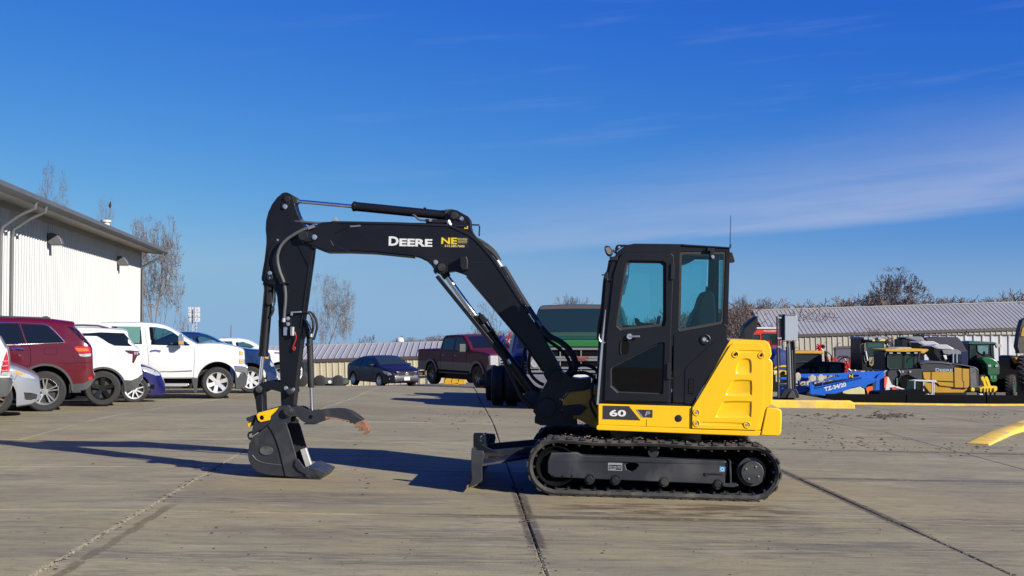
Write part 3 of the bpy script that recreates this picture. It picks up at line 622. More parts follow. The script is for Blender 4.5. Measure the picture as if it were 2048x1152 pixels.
# --- tracks
def track(y0, y1, far=False):
    yc_ = y0
    # centre points from near-track pixels
    ax, az = ex.l(1112, 926, -1.0); bx, bz = ex.l(1506, 946, -1.0)
    ra, rb = 0.235, 0.245
    base_z = min(az - ra, bz - rb)
    grp = bpy.data.objects.new('track', None)
    path = []
    n = 14
    def arc(cx, cz, r, a0, a1, n):
        return [(cx + r * math.cos(R(a0 + (a1 - a0) * i / n)), cz + r * math.sin(R(a0 + (a1 - a0) * i / n))) for i in range(n + 1)]
    zb = 0.028
    ra_, rb_ = az - zb, bz - zb
    ra_ = min(ra_, 0.26); 
    path = arc(ax, zb + ra_, ra_, 90, 270, n) + [(ax + (bx - ax) * i / 24, zb) for i in range(1, 24)] + arc(bx, zb + rb_, rb_, -90, 90, n)
    top0, top1 = path[-1], path[0]
    for i in range(1, 24):
        t = i / 24; sag = -0.012 * math.sin(math.pi * t * 2) ** 2
        path.append((top0[0] + (top1[0] - top0[0]) * t, top0[1] + (top1[1] - top0[1]) * t + sag))
    # resample evenly
    pts = path + [path[0]]; seg = [0]
    for p, q in zip(pts, pts[1:]): seg.append(seg[-1] + math.hypot(q[0] - p[0], q[1] - p[1]))
    Lt = seg[-1]; NL = 42; N = NL * 4
    def pos(s):
        s %= Lt
        for i in range(len(seg) - 1):
            if seg[i + 1] >= s:
                t = (s - seg[i]) / max(1e-9, seg[i + 1] - seg[i]); p, q = pts[i], pts[i + 1]
                d = Vector((q[0] - p[0], q[1] - p[1])).normalized()
                return Vector((p[0] + (q[0] - p[0]) * t, p[1] + (q[1] - p[1]) * t)), d
    mb = MB(); sec = []
    for k in range(N):
        p, d = pos(Lt * k / N); nrm = Vector((d.y, -d.x))          # outward
        sec.append((p, nrm, d))
    vs, fs = [], []; w = [(-0.028, y0 + 0.02), (0.0, y0), (0.022, y0 + 0.012), (0.022, y1 - 0.012), (0.0, y1), (-0.028, y1 - 0.02)]
    for p, nn, d in sec:
        for o_, y in w: vs.append((p.x + nn.x * o_, y, p.y + nn.y * o_))
    m_ = len(w)
    for i in range(N):
        j = (i + 1) % N
        for k in range(m_): fs.append((i * m_ + k, i * m_ + (k + 1) % m_, j * m_ + (k + 1) % m_, j * m_ + k))
    mb.add(vs, fs)
    belt = mb.build('track', TRK, E)
    # lugs outside, guide lugs inside
    lg = MB(); nb = MB(); ym = (y0 + y1) / 2
    for k in range(NL):
        for half in (0, 1):
            s = Lt * (k + 0.5 * half) / NL; p, d = pos(s); nn = Vector((d.y, -d.x))
            ya, yb = (y0 - 0.008, ym + 0.03) if half == 0 else (ym - 0.03, y1 + 0.008)
            vs = []
            for dd, hh in ((-0.032, 0.016), (-0.022, 0.031), (0.022, 0.031), (0.032, 0.016)):
                q_ = p + d * dd + nn * hh; vs += [(q_.x, ya, q_.y), (q_.x, yb, q_.y)]
            lg.add(vs, [(0, 2, 3, 1), (2, 4, 5, 3), (4, 6, 7, 5), (0, 6, 4, 2), (1, 3, 5, 7)])
            # shoulder nub at the belt's edge
        s = Lt * (k + 0.25) / NL; p, d = pos(s); nn = Vector((d.y, -d.x))
        for ya, yb in ((y0 + 0.03, y0 + 0.09), (y1 - 0.09, y1 - 0.03)):
            vs = []
            for dd, hh in ((-0.012, -0.026), (-0.009, -0.052), (0.009, -0.052), (0.012, -0.026)):
                q_ = p + d * dd + nn * hh; vs += [(q_.x, ya, q_.y), (q_.x, yb, q_.y)]
            nb.add(vs, [(0, 2, 3, 1), (2, 4, 5, 3), (4, 6, 7, 5), (0, 6, 4, 2), (1, 3, 5, 7)])
            vs = []
            for dd, hh in ((-0.022, -0.028), (-0.018, -0.055), (0.018, -0.055), (0.022, -0.028)):
                q_ = p + d * dd + nn * hh; vs += [(q_.x, ym - 0.03, q_.y), (q_.x, ym + 0.03, q_.y)]
            nb.add(vs, [(0, 2, 3, 1), (2, 4, 5, 3), (4, 6, 7, 5), (0, 6, 4, 2), (1, 3, 5, 7)])
    l_ = lg.build('track_lugs', TRK, belt, flat=True); l_['kind'] = 'stuff'; l_ = nb.build('guide_lugs', BLKD, belt, flat=True); l_['kind'] = 'stuff'
    # mud crust flakes on top
    mud = MB(); random.seed(3 + int(far))
    for k in range(260):
        s = seg[-1] * random.uniform(0.52, 0.99); p, d = pos(s); nn = Vector((d.y, -d.x)); y = random.uniform(y0, y0 + 0.2); r = random.uniform(0.004, 0.016)
        c = Vector((p.x + nn.x * random.uniform(0.02, 0.05), y, p.y + nn.y * random.uniform(0.02, 0.05)))
        mud.add([c + Vector((random.uniform(-r, r) * 1.6, random.uniform(-r, r), random.uniform(0, r))) for _ in range(4)], [(0, 1, 2), (0, 2, 3), (0, 3, 1), (1, 3, 2)])
    mu = mud.build('dried_mud', mat('dried_mud', (0.22, 0.19, 0.15), 0.95, noise_amt=0.3, nscale=30), belt, flat=True); mu['kind'] = 'stuff'
    dy = y0 + 1.0
    yf = y0 + 0.03 if not far else y0 + 0.03
    # frame plate
    P_ = ex.P([(570, 300), (590, 250), (745, 250), (775, 265), (1180, 280), (1612, 298), (1632, 316), (1608, 437), (600, 395), (570, 368)], -0.97, cT)
    slot = ex.P([(1027, 320), (1050, 310), (1090, 312), (1103, 322), (1085, 345), (1060, 360), (1035, 350)], -0.97, cT)
    q = MB(); q.prism(P_, yf, y1 - 0.03, [slot]); fo = q.build('track_frame', mat('scuffed_track_frame', (0.020, 0.022, 0.028), 0.42, noise_amt=0.35, nscale=3.5, dirt=(0.11, 0.105, 0.10, 0.55)), E, bevel=0.012, seg=3)
    q = MB(); q.prism(slot, yf + 0.16, yf + 0.17); q.build('recess', DARKH, fo)
    for (x, y, r) in ((815, 405, .042), (965, 409, .042), (1250, 419, .042), (1565, 434, .042)):
        a, b = ex.l(x / cT[2] + cT[0], y / cT[2] + cT[1], -0.97); q = MB()
        q.cyl((a, y0 + 0.03, b), (a, y1 - 0.03, b), 0.055, n=20); q.cyl((a, y0 + 0.005, b), (a, y0 + 0.03, b), r * 0.8, n=16); q.build('roller', BLKD, E, bevel=0.005)
    a, b = ex.l(1190 / cT[2] + cT[0], 245 / cT[2] + cT[1], -0.9); q = MB(); q.cyl((a, y0 + 0.08, b), (a, y1 - 0.08, b), 0.055, n=20); q.build('carrier_roller', BLKD, E)
    q = MB(); gl_ = [(pp_.x - nn_.x * .026, pp_.y - nn_.y * .026) for pp_, nn_, dd_ in sec[::4]]; q.prism(gl_, y1 - .06, y1 - .04); q.build('added_light_blocker', DARKH, E)  # added dark sheet inside the loop, blocks light from behind
    # idler wheel with rim
    q = MB(); q.lathe([(0.05, 0.06), (0.06, 0.08), (0.16, 0.09), (0.19, 0.05), (0.2, 0.05), (0.2, 0.11), (0.13, 0.16), (0.13, 0.26), (0.2, 0.3), (0.2, 0.36), (0, 0.36)], (ax, y0, zb + ra_), 'y', 32); q.build('idler_wheel', DARKH, E)  # near-black colour stands for the shade inside the track
    # sprocket with teeth and final drive
    q = MB(); T_ = 22; gear = []
    for k in range(T_ * 2):
        r = 0.205 if k % 2 else 0.165; t = math.pi * k / T_
        gear += [(bx + r * math.cos(t - 0.04), zb + rb_ + r * math.sin(t - 0.04)), (bx + r * math.cos(t + 0.04), zb + rb_ + r * math.sin(t + 0.04))]
    q.prism(gear, ym - 0.02, ym + 0.02); q.build('sprocket', DARKH, E)
    q = MB(); q.cyl((bx, y0 + 0.035, zb + rb_), (bx, y1, zb + rb_), 0.112, n=36); q.cyl((bx, y0 + 0.10, zb + rb_), (bx, y1, zb + rb_), 0.145, n=36)
    fd = q.build('final_drive', CAST, E, bevel=0.008)
    for k in range(4):
        t = R(60 + 90 * k); q = MB(); q.cyl((bx + .07 * math.cos(t), y0 + 0.025, zb + rb_ + .07 * math.sin(t)), (bx + .07 * math.cos(t), y0 + 0.035, zb + rb_ + .07 * math.sin(t)), 0.009, n=8); q.build('bolt', STL, fd)
    q = MB(); q.prism(ex.P([(1632, 295), (1642, 295), (1646, 432), (1636, 434)], -0.97, cT), yf - 0.03, yf + 0.15); q.prism(ex.P([(1590, 435), (1595, 425), (1680, 430), (1686, 442), (1660, 450), (1600, 447)], -0.97, cT), yf - 0.03, yf + 0.08); q.build('scraper', CAST, fo, bevel=0.004)
    if not far:
        for x in (605, 658, 712):
            a, b = ex.l(x / cT[2] + cT[0], 387 / cT[2] + cT[1], yf); q = MB(); q.cyl((a, yf - 0.002, b), (a, yf + .01, b), 0.010, n=12); q.build('bolt_hole', DARKH, fo)
        dz = yf - 0.003
        q = MB(); a = ex.P([(925, 308), (1008, 310), (1007, 356), (924, 353)], yf, cT); b = ex.P([(929, 320), (1004, 322), (1003, 352), (928, 349)], yf, cT); q.prism(a, dz, yf, [b])
        for (x0_, x1_, yy) in ((931, 951, 327), (931, 950, 337), (955, 975, 330), (980, 1000, 328), (955, 975, 338), (980, 1001, 337), (935, 970, 345)):
            q.prism(ex.P([(x0_, yy), (x1_, yy), (x1_, yy + 4), (x0_, yy + 4)], yf, cT), dz, yf)
        q.build('plate_decal', GDEC, fo)
        pts = ex.P([(1577, 330), (1611, 332), (1608, 363), (1576, 361)], yf, cT); q = MB(); q.prism(pts, dz, yf); q.build('blue_decal', BDEC, fo)
        a = ex.l(1593 / cT[2] + cT[0], 347 / cT[2] + cT[1], yf); q = MB(); q.lathe([(.013, dz - .001), (.013, dz - .002), (.018, dz - .002), (.018, dz - .001)], (a[0], 0, a[1]), 'y', 16); q.build('decal_symbol', WDEC, fo)
        q = MB(); q.prism(ex.P([(1488, 366), (1600, 370), (1598, 378), (1510, 376), (1500, 386), (1488, 380)], yf, cT), yf - 0.012, yf); q.build('guide_lip', BLKD, fo, bevel=0.003)
    return belt
track(-1.0, -0.6)
track(0.58, 0.98, far=True)
q = MB(); q.box(-0.75, 0.75, -0.6, 0.6, 0.20, 0.42); q.box(-0.95, -0.6, -0.62, 0.62, 0.2, 0.36); q.box(0.6, 0.95, -0.62, 0.62, 0.2, 0.36); q.build('car_body', BLKD, E, bevel=0.02)
q = MB(); q.cyl((0.1, 0, 0.40), (0.1, 0, 0.62), 0.48, n=40); q.build('slew_ring', BLK, E)
# --- dozer blade
by0, by1 = -0.97, 0.97
q = MB(); Pb = [(125, 232), (150, 222), (196, 236), (200, 270), (190, 330), (188, 420), (150, 440), (95, 465), (103, 430), (122, 330)]
# curved blade plate: moldboard section swept across the machine
sec = ex.P([(126, 228), (140, 226), (150, 300), (146, 360), (128, 425), (98, 466), (94, 462), (112, 410), (122, 350), (126, 300)], -0.97, cT)
q.prism(sec, by0, by1); q.build('blade_plate', CAST, E, bevel=0.004)
pr('blade_end_plate', [(126, 232), (196, 238), (203, 262), (196, 300), (190, 330), (190, 415), (150, 438), (112, 452), (128, 400), (124, 330)], -0.97, -1.0, -0.972, CAST, crop=cT, bevel=0.006)
q = MB(); q.prism([(a, b) for a, b in ex.P([(126, 232), (196, 238), (203, 262), (190, 330), (190, 415), (112, 452), (128, 400), (124, 330)], -0.97, cT)], 0.972, 1.0); q.build('blade_end_plate', CAST, E, bevel=0.006)
pr('cutting_edge', [(96, 464), (100, 440), (128, 428), (168, 428), (160, 436), (104, 466)], -0.97, -0.99, 0.99, mat('worn_edge_steel', (0.28, 0.17, 0.08), 0.6, noise_amt=0.4, nscale=20), crop=cT)
pr('tie_down_bracket', [(126, 226), (126, 155), (132, 146), (185, 146), (195, 158), (195, 200), (182, 214), (215, 236), (285, 262), (150, 262), (150, 235)], -0.97, -0.74, -0.70, BLK, crop=cT, bevel=0.006, holes=[[(168, 164), (180, 160), (186, 168), (186, 188), (176, 196), (168, 188)]])
for s_ in (-1, 1):
    q = MB(); A = ex.l(175 / cT[2] + cT[0], 272 / cT[2] + cT[1], -0.97); B = ex.l(480 / cT[2] + cT[0], 262 / cT[2] + cT[1], -0.97)
    C_ = ex.l(190 / cT[2] + cT[0], 385 / cT[2] + cT[1], -0.97); D_ = ex.l(500 / cT[2] + cT[0], 355 / cT[2] + cT[1], -0.97)
    for y0_, y1_ in (((0.40 * s_ - 0.05), (0.40 * s_ + 0.05)),):
        q.prism([A, (B[0], B[1] + .03), (B[0] + 0.3, B[1] + .02), (B[0] + 0.3, B[1] - 0.14), (D_[0], D_[1] + .1), (C_[0] + 0.02, C_[1] + 0.13), (C_[0] - .02, C_[1] + 0.02)], y0_, y1_)
    q.build('blade_arm', BLKD, E, bevel=0.01)
q = MB(); a = ex.p3(200 / cT[2] + cT[0], 300 / cT[2] + cT[1], -0.6); b = ex.p3(500 / cT[2] + cT[0], 262 / cT[2] + cT[1], -0.5); q.add([(a.x, -0.85, a.z), (a.x, -0.3, a.z + .02), (b.x, -0.3, b.z + .04), (b.x, -0.5, b.z), (a.x, -0.85, a.z - .02), (a.x, -0.3, a.z - .02), (b.x, -0.3, b.z), (b.x, -0.5, b.z - .03)], [(0, 1, 2, 3), (7, 6, 5, 4), (0, 3, 7, 4)]); q.build('blade_brace', BLKD, E)
# --- upper structure, yellow
def rounded(P, xr, k):      # pull points beyond xr inwards by factor k
    return [((xr + (x - xr) * k) if x > xr else x, z) for x, z in P]
def layered(name, P, ylist, xr, m, parent=E, holes=(), **kw):
    q = MB(); n = len(P); vs, fs = [], []
    for y, k in ylist: vs += [(x, y, z) for x, z in rounded(P, xr, k)]
    for j in range(len(ylist) - 1):
        for i in range(n): a, b = j * n + i, j * n + (i + 1) % n; fs.append((a, b, b + n, a + n))
    fs += [tuple(range(n)), tuple(range((len(ylist) - 1) * n, len(ylist) * n))[::-1]]
    q.add(vs, fs); return q.build(name, m, parent, **kw)
YS = -0.96
lay = [(-0.98, 0.70), (-0.965, 0.80), (-0.92, 0.90), (-0.80, 0.965), (-0.5, 0.99), (0, 1.0), (0.5, 0.99), (0.80, 0.965), (0.92, 0.90), (0.965, 0.8), (0.98, 0.70)]
lay_side = [(-0.985, 0.985), (-0.97, 1.0), (-0.5, 1.0), (0.5, 1), (0.96, 1), (0.975, 0.98)]
# lower skirt rail
sk = ex.P([(188, 945), (196, 932), (210, 929), (1030, 962), (1600, 978), (1648, 982), (1636, 1022), (1615, 1030), (200, 976), (188, 966)], -0.98, cY)
layered('lower_skirt', sk, [(-0.985, 1), (0.96, 1)], 9, YEL, bevel=0.012, seg=3)
# side band panel with model number
bd = ex.P([(206, 748), (216, 742), (1034, 766), (1031, 960), (206, 929)], -0.975, cY)
layered('side_panel', bd, [(-0.975, 1), (0.93, 1)], 9, YEL, bevel=0.012, seg=3)
q = MB(); q.prism(ex.P([(632, 882), (636, 882), (634, 944), (630, 944)], -0.975, cY), -0.9765, -0.975); q.build('panel_gap', DARKH, E)
# engine housing
hs = ex.P([(1036, 766), (1120, 626), (1250, 395), (1352, 210), (1372, 178), (1392, 172), (1690, 181), (1722, 200), (1742, 240), (1752, 300), (1744, 326), (1731, 344), (1748, 356), (1760, 380), (1762, 560), (1757, 750), (1700, 779), (1690, 800), (1646, 978), (1031, 960)], -0.97, cY)
xr = ex.l(1600 / cY[2] + cY[0], 600 / cY[2] + cY[1], -0.97)[0]
layh = [(-0.975, 0.90), (-0.968, 0.935), (-0.945, 0.965), (-0.90, 0.985), (-0.8, 1.0), (-0.4, 1.10), (0.0, 1.14), (0.4, 1.10), (0.8, 1.0), (0.93, 0.96), (0.965, 0.9)]
house = layered('engine_housing', hs, layh, xr, YEL, ang=28, bevel=0.02, seg=3)
# counterweight
cw = ex.P([(1702, 782), (1722, 776), (1812, 784), (1838, 796), (1846, 820), (1842, 990), (1830, 1018), (1808, 1030), (1650, 1026), (1668, 940)], -0.97, cY)
xr2 = ex.l(1640 / cY[2] + cY[0], 900 / cY[2] + cY[1], -0.97)[0]
layered('counterweight', cw, [(-0.96, 0.93), (-0.94, 0.96), (-0.88, 0.985), (-0.78, 1.0), (-0.4, 1.12), (0, 1.16), (0.4, 1.12), (0.78, 1.0), (0.9, 0.96), (0.96, 0.9)], xr2, YEL, ang=28, bevel=0.018, seg=3)
# side door panel on housing: raised sheet with pressed ribs
YP = -0.978
dp = ex.P([(1040, 775), (1052, 762), (1375, 225), (1400, 205), (1640, 212), (1660, 240), (1664, 500), (1660, 760), (1625, 900), (1606, 974), (1038, 958)], -0.98, cY)
def frust(name, pts, c, y0, y1, inset, m, parent, crop=None):   # pressed shape: big polygon at y0, smaller polygon at y1
    P0 = ex.P(pts, c, crop); cx = sum(p[0] for p in P0) / len(P0); cz = sum(p[1] for p in P0) / len(P0)
    P0s = smooth([(x, z, 0) for x, z in P0], 4, True); n = len(P0s)
    out = []
    for i in range(n):
        a, b = P0s[i - 1], P0s[(i + 1) % n]; d = (b - a).normalized(); nn = Vector((-d.y, d.x, 0))
        if nn.dot(Vector((cx, cz, 0)) - P0s[i]) < 0: nn = -nn
        out.append(nn)
    vs, fs = [], []
    rings = [(0, y0), (0.15, y0 + (y1 - y0) * 0.06), (0.5, y0 + (y1 - y0) * 0.5), (0.85, y0 + (y1 - y0) * 0.94), (1.0, y1)]
    for t, y in rings:
        for p, nn in zip(P0s, out): v = p + nn * inset * t; vs.append((v.x, y, v.y))
    for j in range(len(rings) - 1):
        for i in range(n): fs.append((j * n + i, j * n + (i + 1) % n, (j + 1) * n + (i + 1) % n, (j + 1) * n + i))
    fs.append(tuple(range((len(rings) - 1) * n, len(rings) * n)))
    q = MB(); q.add(vs, fs); return q.build(name, m, parent, ang=60)
YF = -0.996
def rec_loop(pts, c, crop): return [(v.x, v.y) for v in smooth([(x, z, 0) for x, z in ex.P(pts, c, crop)], 4, True)]
def recess(name, L0, y0, y1, inset, m, parent):
    n = len(L0); cx = sum(p[0] for p in L0) / n; cz = sum(p[1] for p in L0) / n; nn = []
    w_ = max(p[0] for p in L0) - min(p[0] for p in L0); h_ = max(p[1] for p in L0) - min(p[1] for p in L0)
    vs, fs = [], []
    rings = [(0, y0), (0.2, y0 + (y1 - y0) * 0.1), (0.5, y0 + (y1 - y0) * 0.5), (0.8, y0 + (y1 - y0) * 0.9), (1.0, y1)]
    for t, y in rings:
        kx, kz = 1 - 2 * inset * t / w_, 1 - 2 * inset * t / h_
        for x, z in L0: vs.append((cx + (x - cx) * kx, y, cz + (z - cz) * kz))
    for j_ in range(len(rings) - 1):
        for i_ in range(n): fs.append((j_ * n + i_, j_ * n + (i_ + 1) % n, (j_ + 1) * n + (i_ + 1) % n, (j_ + 1) * n + i_))
    fs.append(tuple(range((len(rings) - 1) * n, len(rings) * n)))
    q = MB(); q.add(vs, fs); return q.build(name, m, parent, ang=60)
RP = [([(1480, 340), (1535, 340), (1560, 365), (1564, 455), (1545, 482), (1445, 482), (1420, 462), (1436, 385)], 0.020),
      ([(1415, 530), (1545, 530), (1566, 552), (1566, 650), (1545, 672), (1356, 672), (1334, 648), (1380, 560)], 0.020),
      ([(1330, 718), (1545, 718), (1564, 740), (1560, 845), (1540, 866), (1272, 866), (1248, 842), (1296, 745)], 0.020),
      ([(1128, 902), (1470, 910), (1484, 922), (1470, 937), (1128, 929), (1114, 915)], 0.009),
      ([(1450, 266), (1640, 270), (1650, 280), (1640, 290), (1450, 286), (1438, 276)], 0.008)]
loops_ = [rec_loop(a_, -0.98, cY) for a_, b_ in RP]
q = MB(); q.prism(dp, YF, -0.972, loops_); dpo = q.build('service_door', YEL, E, bevel=0.004, seg=2)
for L_, (a_, ins_) in zip(loops_, RP): recess('pressed_panel', L_, YF + 0.001, YF + (0.013 if ins_ > .01 else 0.006), ins_, YEL, dpo)
for x, y in ((1076, 818), (1076, 914), (1420, 304), (1523, 928), (1650, 312)):
    a, b = ex.l(x / cY[2] + cY[0], y / cY[2] + cY[1], -0.98); q = MB(); q.lathe([(0.036, 0), (0.034, -0.006), (0.027, -0.008), (0.022, 0.0)], (a, YF, b), 'y', 20); q.build('fastener_ring', YEL, dpo)
    q = MB(); q.cyl((a, YF - 0.006, b), (a, YF + .01, b), 0.014, n=12); q.build('fastener', STL if y > 700 else DARKH, dpo)
a, b = ex.l(916 / cY[2] + cY[0], 872 / cY[2] + cY[1], -0.975); q = MB(); q.lathe([(0.0, -0.006), (0.024, -0.006), (0.034, -0.004), (0.036, 0)], (a, -0.975, b), 'y', 24); q.build('rubber_plug', BLKP, E)
pr('red_reflector', [(1716, 500), (1722, 490), (1727, 500), (1729, 650), (1722, 660), (1717, 650)], -0.9, -0.94, -0.80, RED, crop=cY)
# decals: number, letter
q = MB(); q.prism(ex.P([(247, 758), (478, 763), (580, 889), (245, 878)], -0.977, cY), -0.978, -0.9755); q.build('number_decal', DDEC, E)
a = ex.l(305 / cY[2] + cY[0], 853 / cY[2] + cY[1], -0.979); b = ex.l(453 / cY[2] + cY[0], 796 / cY[2] + cY[1], -0.979)
text('number_lettering', '60', WDEC, E, a[0], -0.9782, a[1], (853 - 794) / 4.431 / 200, b[0] - a[0], bold=0.03)
q = MB(); q.prism(ex.P([(553, 793), (688, 797), (687, 865), (604, 862)], -0.977, cY), -0.978, -0.9755); q.build('letter_decal', DDEC, E)
q = MB(); q.prism(ex.P([(540, 793), (552, 793), (604, 862), (592, 862)], -0.977, cY), -0.978, -0.9755); q.build('decal_stripe', GDEC, E)
a = ex.l(617 / cY[2] + cY[0], 853 / cY[2] + cY[1], -0.979); text('letter_lettering', 'P', GDEC, E, a[0], -0.979, a[1], 0.049, 0.055, bold=0.03, shear=0.25)
# black platform edge under the cab
pr('cab_sill', [(150, 1095), (705, 1116), (707, 1127), (150, 1106)], -0.96, -0.955, 0.1, BLK, crop=cC)
# --- black side cover behind the cab
pr('side_cover', [(596, 692), (905, 628), (925, 640), (925, 715), (935, 730), (920, 780), (868, 864), (708, 1119), (655, 1112), (590, 1108)], -0.965, -0.965, -0.90, BLK, crop=cC, bevel=0.01, seg=3)
q = MB(); q.prism(ex.P([(930, 728), (925, 742), (705, 1108), (700, 1116), (662, 1110), (668, 905), (680, 885), (845, 735), (860, 728)], -0.97, cC), -0.972, -0.9655); cov = q.build('cover_step', BLK, E, bevel=0.006, seg=3)
for k in range(10):
    y = 968 + k * 8.2; q = MB(); q.prism(ex.P([(690, y), (718, y), (717, y + 4), (689, y + 4)], -0.975, cC), -0.978, -0.972); q.build('louvre', BLKP, cov)
q = MB(); q.prism(ex.P([(686, 960), (722, 960), (720, 1056), (684, 1056)], -0.975, cC), -0.9735, -0.972); q.build('louvre_back', DARKH, cov)
a, b = ex.l(790 / cC[2] + cC[0], 724 / cC[2] + cC[1], -0.97); q = MB(); q.lathe([(0.050, 0.004), (0.052, -0.012), (0.044, -0.016), (0.040, -0.004), (0.0, -0.004)], (a, -0.965, b), 'y', 24); q.build('fuel_cap', BLKP, E)
q = MB(); q.cyl((a - .01, -0.975, b), (a - .01, -0.968, b), 0.02, n=8); q.cyl((a + .02, -0.975, b - .015), (a + .02, -0.968, b - .015), 0.01, n=8); q.build('lock', STL, E)
# --- cab
CY0, CY1 = -0.965, 0.10
cab = MB()
outer = [(1196, 805), (1199, 740), (1203, 660), (1209, 590), (1217, 545), (1225, 520), (1236, 502), (1252, 490), (1270, 487), (1364, 488), (1458, 494), (1460, 500), (1456, 655), (1454, 678), (1388, 690), (1344, 692), (1342, 806)]
doorwin = [(1253, 526), (1262, 521), (1325, 522), (1331, 527), (1331, 640), (1328, 652), (1243, 660), (1234, 652), (1234, 640), (1243, 580)]
rearwin = [(1360, 507), (1364, 503), (1451, 503), (1452, 508), (1447, 642), (1444, 648), (1360, 663), (1357, 658)]
lowwin = [(215, 905), (225, 890), (520, 742), (536, 742), (542, 752), (532, 1048), (522, 1056), (262, 1046), (216, 1004)]
lowpx = [(x / cC[2] + cC[0], y / cC[2] + cC[1]) for x, y in lowwin]
cabf = pr('cab_side', outer, CY0, CY0 + 0.006, CY0 + 0.06, BLK, bevel=0.008, seg=3, holes=[doorwin, rearwin, lowpx])
# far side of the cab (same openings, thinner)
pr('cab_far_side', [(1199, 770), (1203, 660), (1209, 590), (1217, 545), (1225, 520), (1236, 502), (1252, 490), (1364, 488), (1458, 494), (1454, 740)], CY0, CY1 - 0.05, CY1, BLK, bevel=0.006, holes=[[(1248, 505), (1441, 508), (1436, 690), (1222, 690), (1232, 600)]])
# roof, slightly domed, with rounded front
rp = ex.P([(1217, 545), (1225, 520), (1236, 502), (1252, 490), (1270, 487), (1364, 488), (1458, 494), (1459, 503), (1364, 498), (1275, 498), (1254, 502), (1242, 514), (1232, 528), (1224, 550)], CY0)
q = MB(); q.prism(rp, CY0 + 0.06, CY1 - 0.05); q.build('cab_roof', BLK, E)
q = MB(); q.prism(ex.P([(960, 100), (1200, 118), (1490, 135), (1492, 146), (1200, 130), (966, 118)], CY0, cK), CY0 - 0.012, CY1); q.build('roof_hatch_frame', BLKP, E, bevel=0.004)
# front windscreen post + rear wall + floor
q = MB(); q.prism(ex.P([(1196, 805), (1203, 660), (1215, 552), (1221, 552), (1209, 660), (1202, 805)], CY0), CY0 + .06, CY0 + .12); q.prism(ex.P([(1196, 805), (1203, 660), (1215, 552), (1221, 552), (1209, 660), (1202, 805)], CY0), CY1 - .10, CY1 - .04); q.build('windscreen_post', BLK, E)
ws = MB(); P4 = ex.P([(1204, 700), (1216, 548), (1217.5, 548), (1205.5, 700)], CY0); ws.prism(P4, CY0 + .12, CY1 - .10); ws.build('windscreen', CABG, E)
q = MB(); q.prism(ex.P([(1450, 498), (1456, 498), (1453, 806), (1447, 806)], CY0), CY1 - .12, CY1); q.prism(ex.P([(1452, 670), (1452, 806), (1447, 806), (1447, 670)], CY0), CY0 + .06, CY1); q.prism(ex.P([(1450, 498), (1456, 498), (1456, 512), (1450, 512)], CY0), CY0 + .06, CY1); q.build('rear_wall', BLK, E)
q = MB(); q.prism(ex.P([(1452, 512), (1453.5, 512), (1450.5, 670), (1449, 670)], CY0), CY0 + .06, CY1 - .12); q.build('rear_glass', CABG, E)
q = MB(); q.prism(ex.P([(1200, 790), (1450, 798), (1450, 806), (1200, 800)], CY0), CY0 + .06, CY1); q.prism(ex.P([(1197, 806), (1205, 690), (1209, 690), (1203, 806)], CY0), CY0 + .06, CY1); q.build('cab_floor', INT, E)
# panes set in rubber seals
def seal(win, name='window_seal', w_=3.0, parent=cabf, m=None, yy=CY0 + 0.012):
    P0 = ex.P(win, CY0); cx = sum(p[0] for p in P0) / len(P0); cz = sum(p[1] for p in P0) / len(P0)
    P1 = [(cx + (x - cx) * (1 - w_ / 100), cz + (z - cz) * (1 - w_ / 130)) for x, z in P0]
    q = MB(); q.prism(P0, yy, yy + 0.02, [P1]); return q.build(name, m or RUB, parent)
def pane(win, name='window_pane', m=CABG, yy=CY0 + 0.022, parent=cabf):
    q = MB(); q.prism(ex.P(win, CY0), yy, yy + 0.006); return q.build(name, m, parent, flat=True)
# door: proud frame around the door window and lower glass
dout = [(176, 1095), (190, 700), (232, 330), (262, 235), (282, 205), (310, 196), (580, 200), (598, 215), (600, 260), (585, 600), (572, 1104)]
dpx = [(x / cC[2] + cC[0], y / cC[2] + cC[1]) for x, y in dout]
door = pr('cab_door', dpx, CY0, CY0 - 0.014, CY0 + 0.004, BLK, bevel=0.008, seg=3, holes=[doorwin, lowpx])
seal(doorwin, parent=door, w_=9); pane(doorwin, parent=door)
seal(rearwin, w_=9); pane(rearwin)
seal(lowpx, parent=door, w_=5)
pane(lowpx, name='lower_pane', m=glass('dark_lower_glass', (0.05, 0.065, 0.065)), parent=door)
fw = [(1253, 508), (1438, 510), (1433, 688), (1226, 688), (1236, 600)]
q = MB(); q.prism(ex.P(fw, CY0), CY1 - 0.03, CY1 - 0.024); q.build('far_pane', CABG, E, flat=True)
# interior: seat, console, levers, monitor, curly cable
st_ = ex.P([(1130, 560), (1150, 620), (1210, 614), (1270, 640), (1290, 700), (1290, 950), (1300, 1010), (1000, 1010), (1060, 880), (1110, 790), (1130, 700)], CY0, cK)
st_ = ex.P([(1240, 615), (1275, 640), (1290, 700), (1300, 900), (1290, 1100), (1180, 1110), (1010, 1000), (1060, 880), (1110, 790), (1140, 690), (1180, 625)], -0.5, cK)
q = MB(); q.prism(st_, -0.72, -0.26); seat = q.build('seat', INT, E, bevel=0.05, seg=4)
q = MB(); q.prism(ex.P([(1235, 560), (1255, 560), (1262, 640), (1230, 640)], -0.3, cK), -0.16, -0.12); q.build('seat_belt_post', INT, seat)
q = MB(); q.prism(ex.P([(840, 1020), (1240, 1060), (1240, 1300), (860, 1300)], -0.5, cK), -0.74, -0.24); q.build('seat_cushion', INT, seat, bevel=0.04, seg=3)
q = MB(); q.prism(ex.P([(300, 985), (740, 1005), (740, 1300), (300, 1300)], -0.2, cK), -0.25, 0.0); q.build('console', INT, E, bevel=0.03)
hose([(440, 930, -.4), (460, 930, -.4), (500, 975, -.4), (620, 985, -.4), (650, 1000, -.4)], 0.016, INT, 'control_lever', crop=cK)
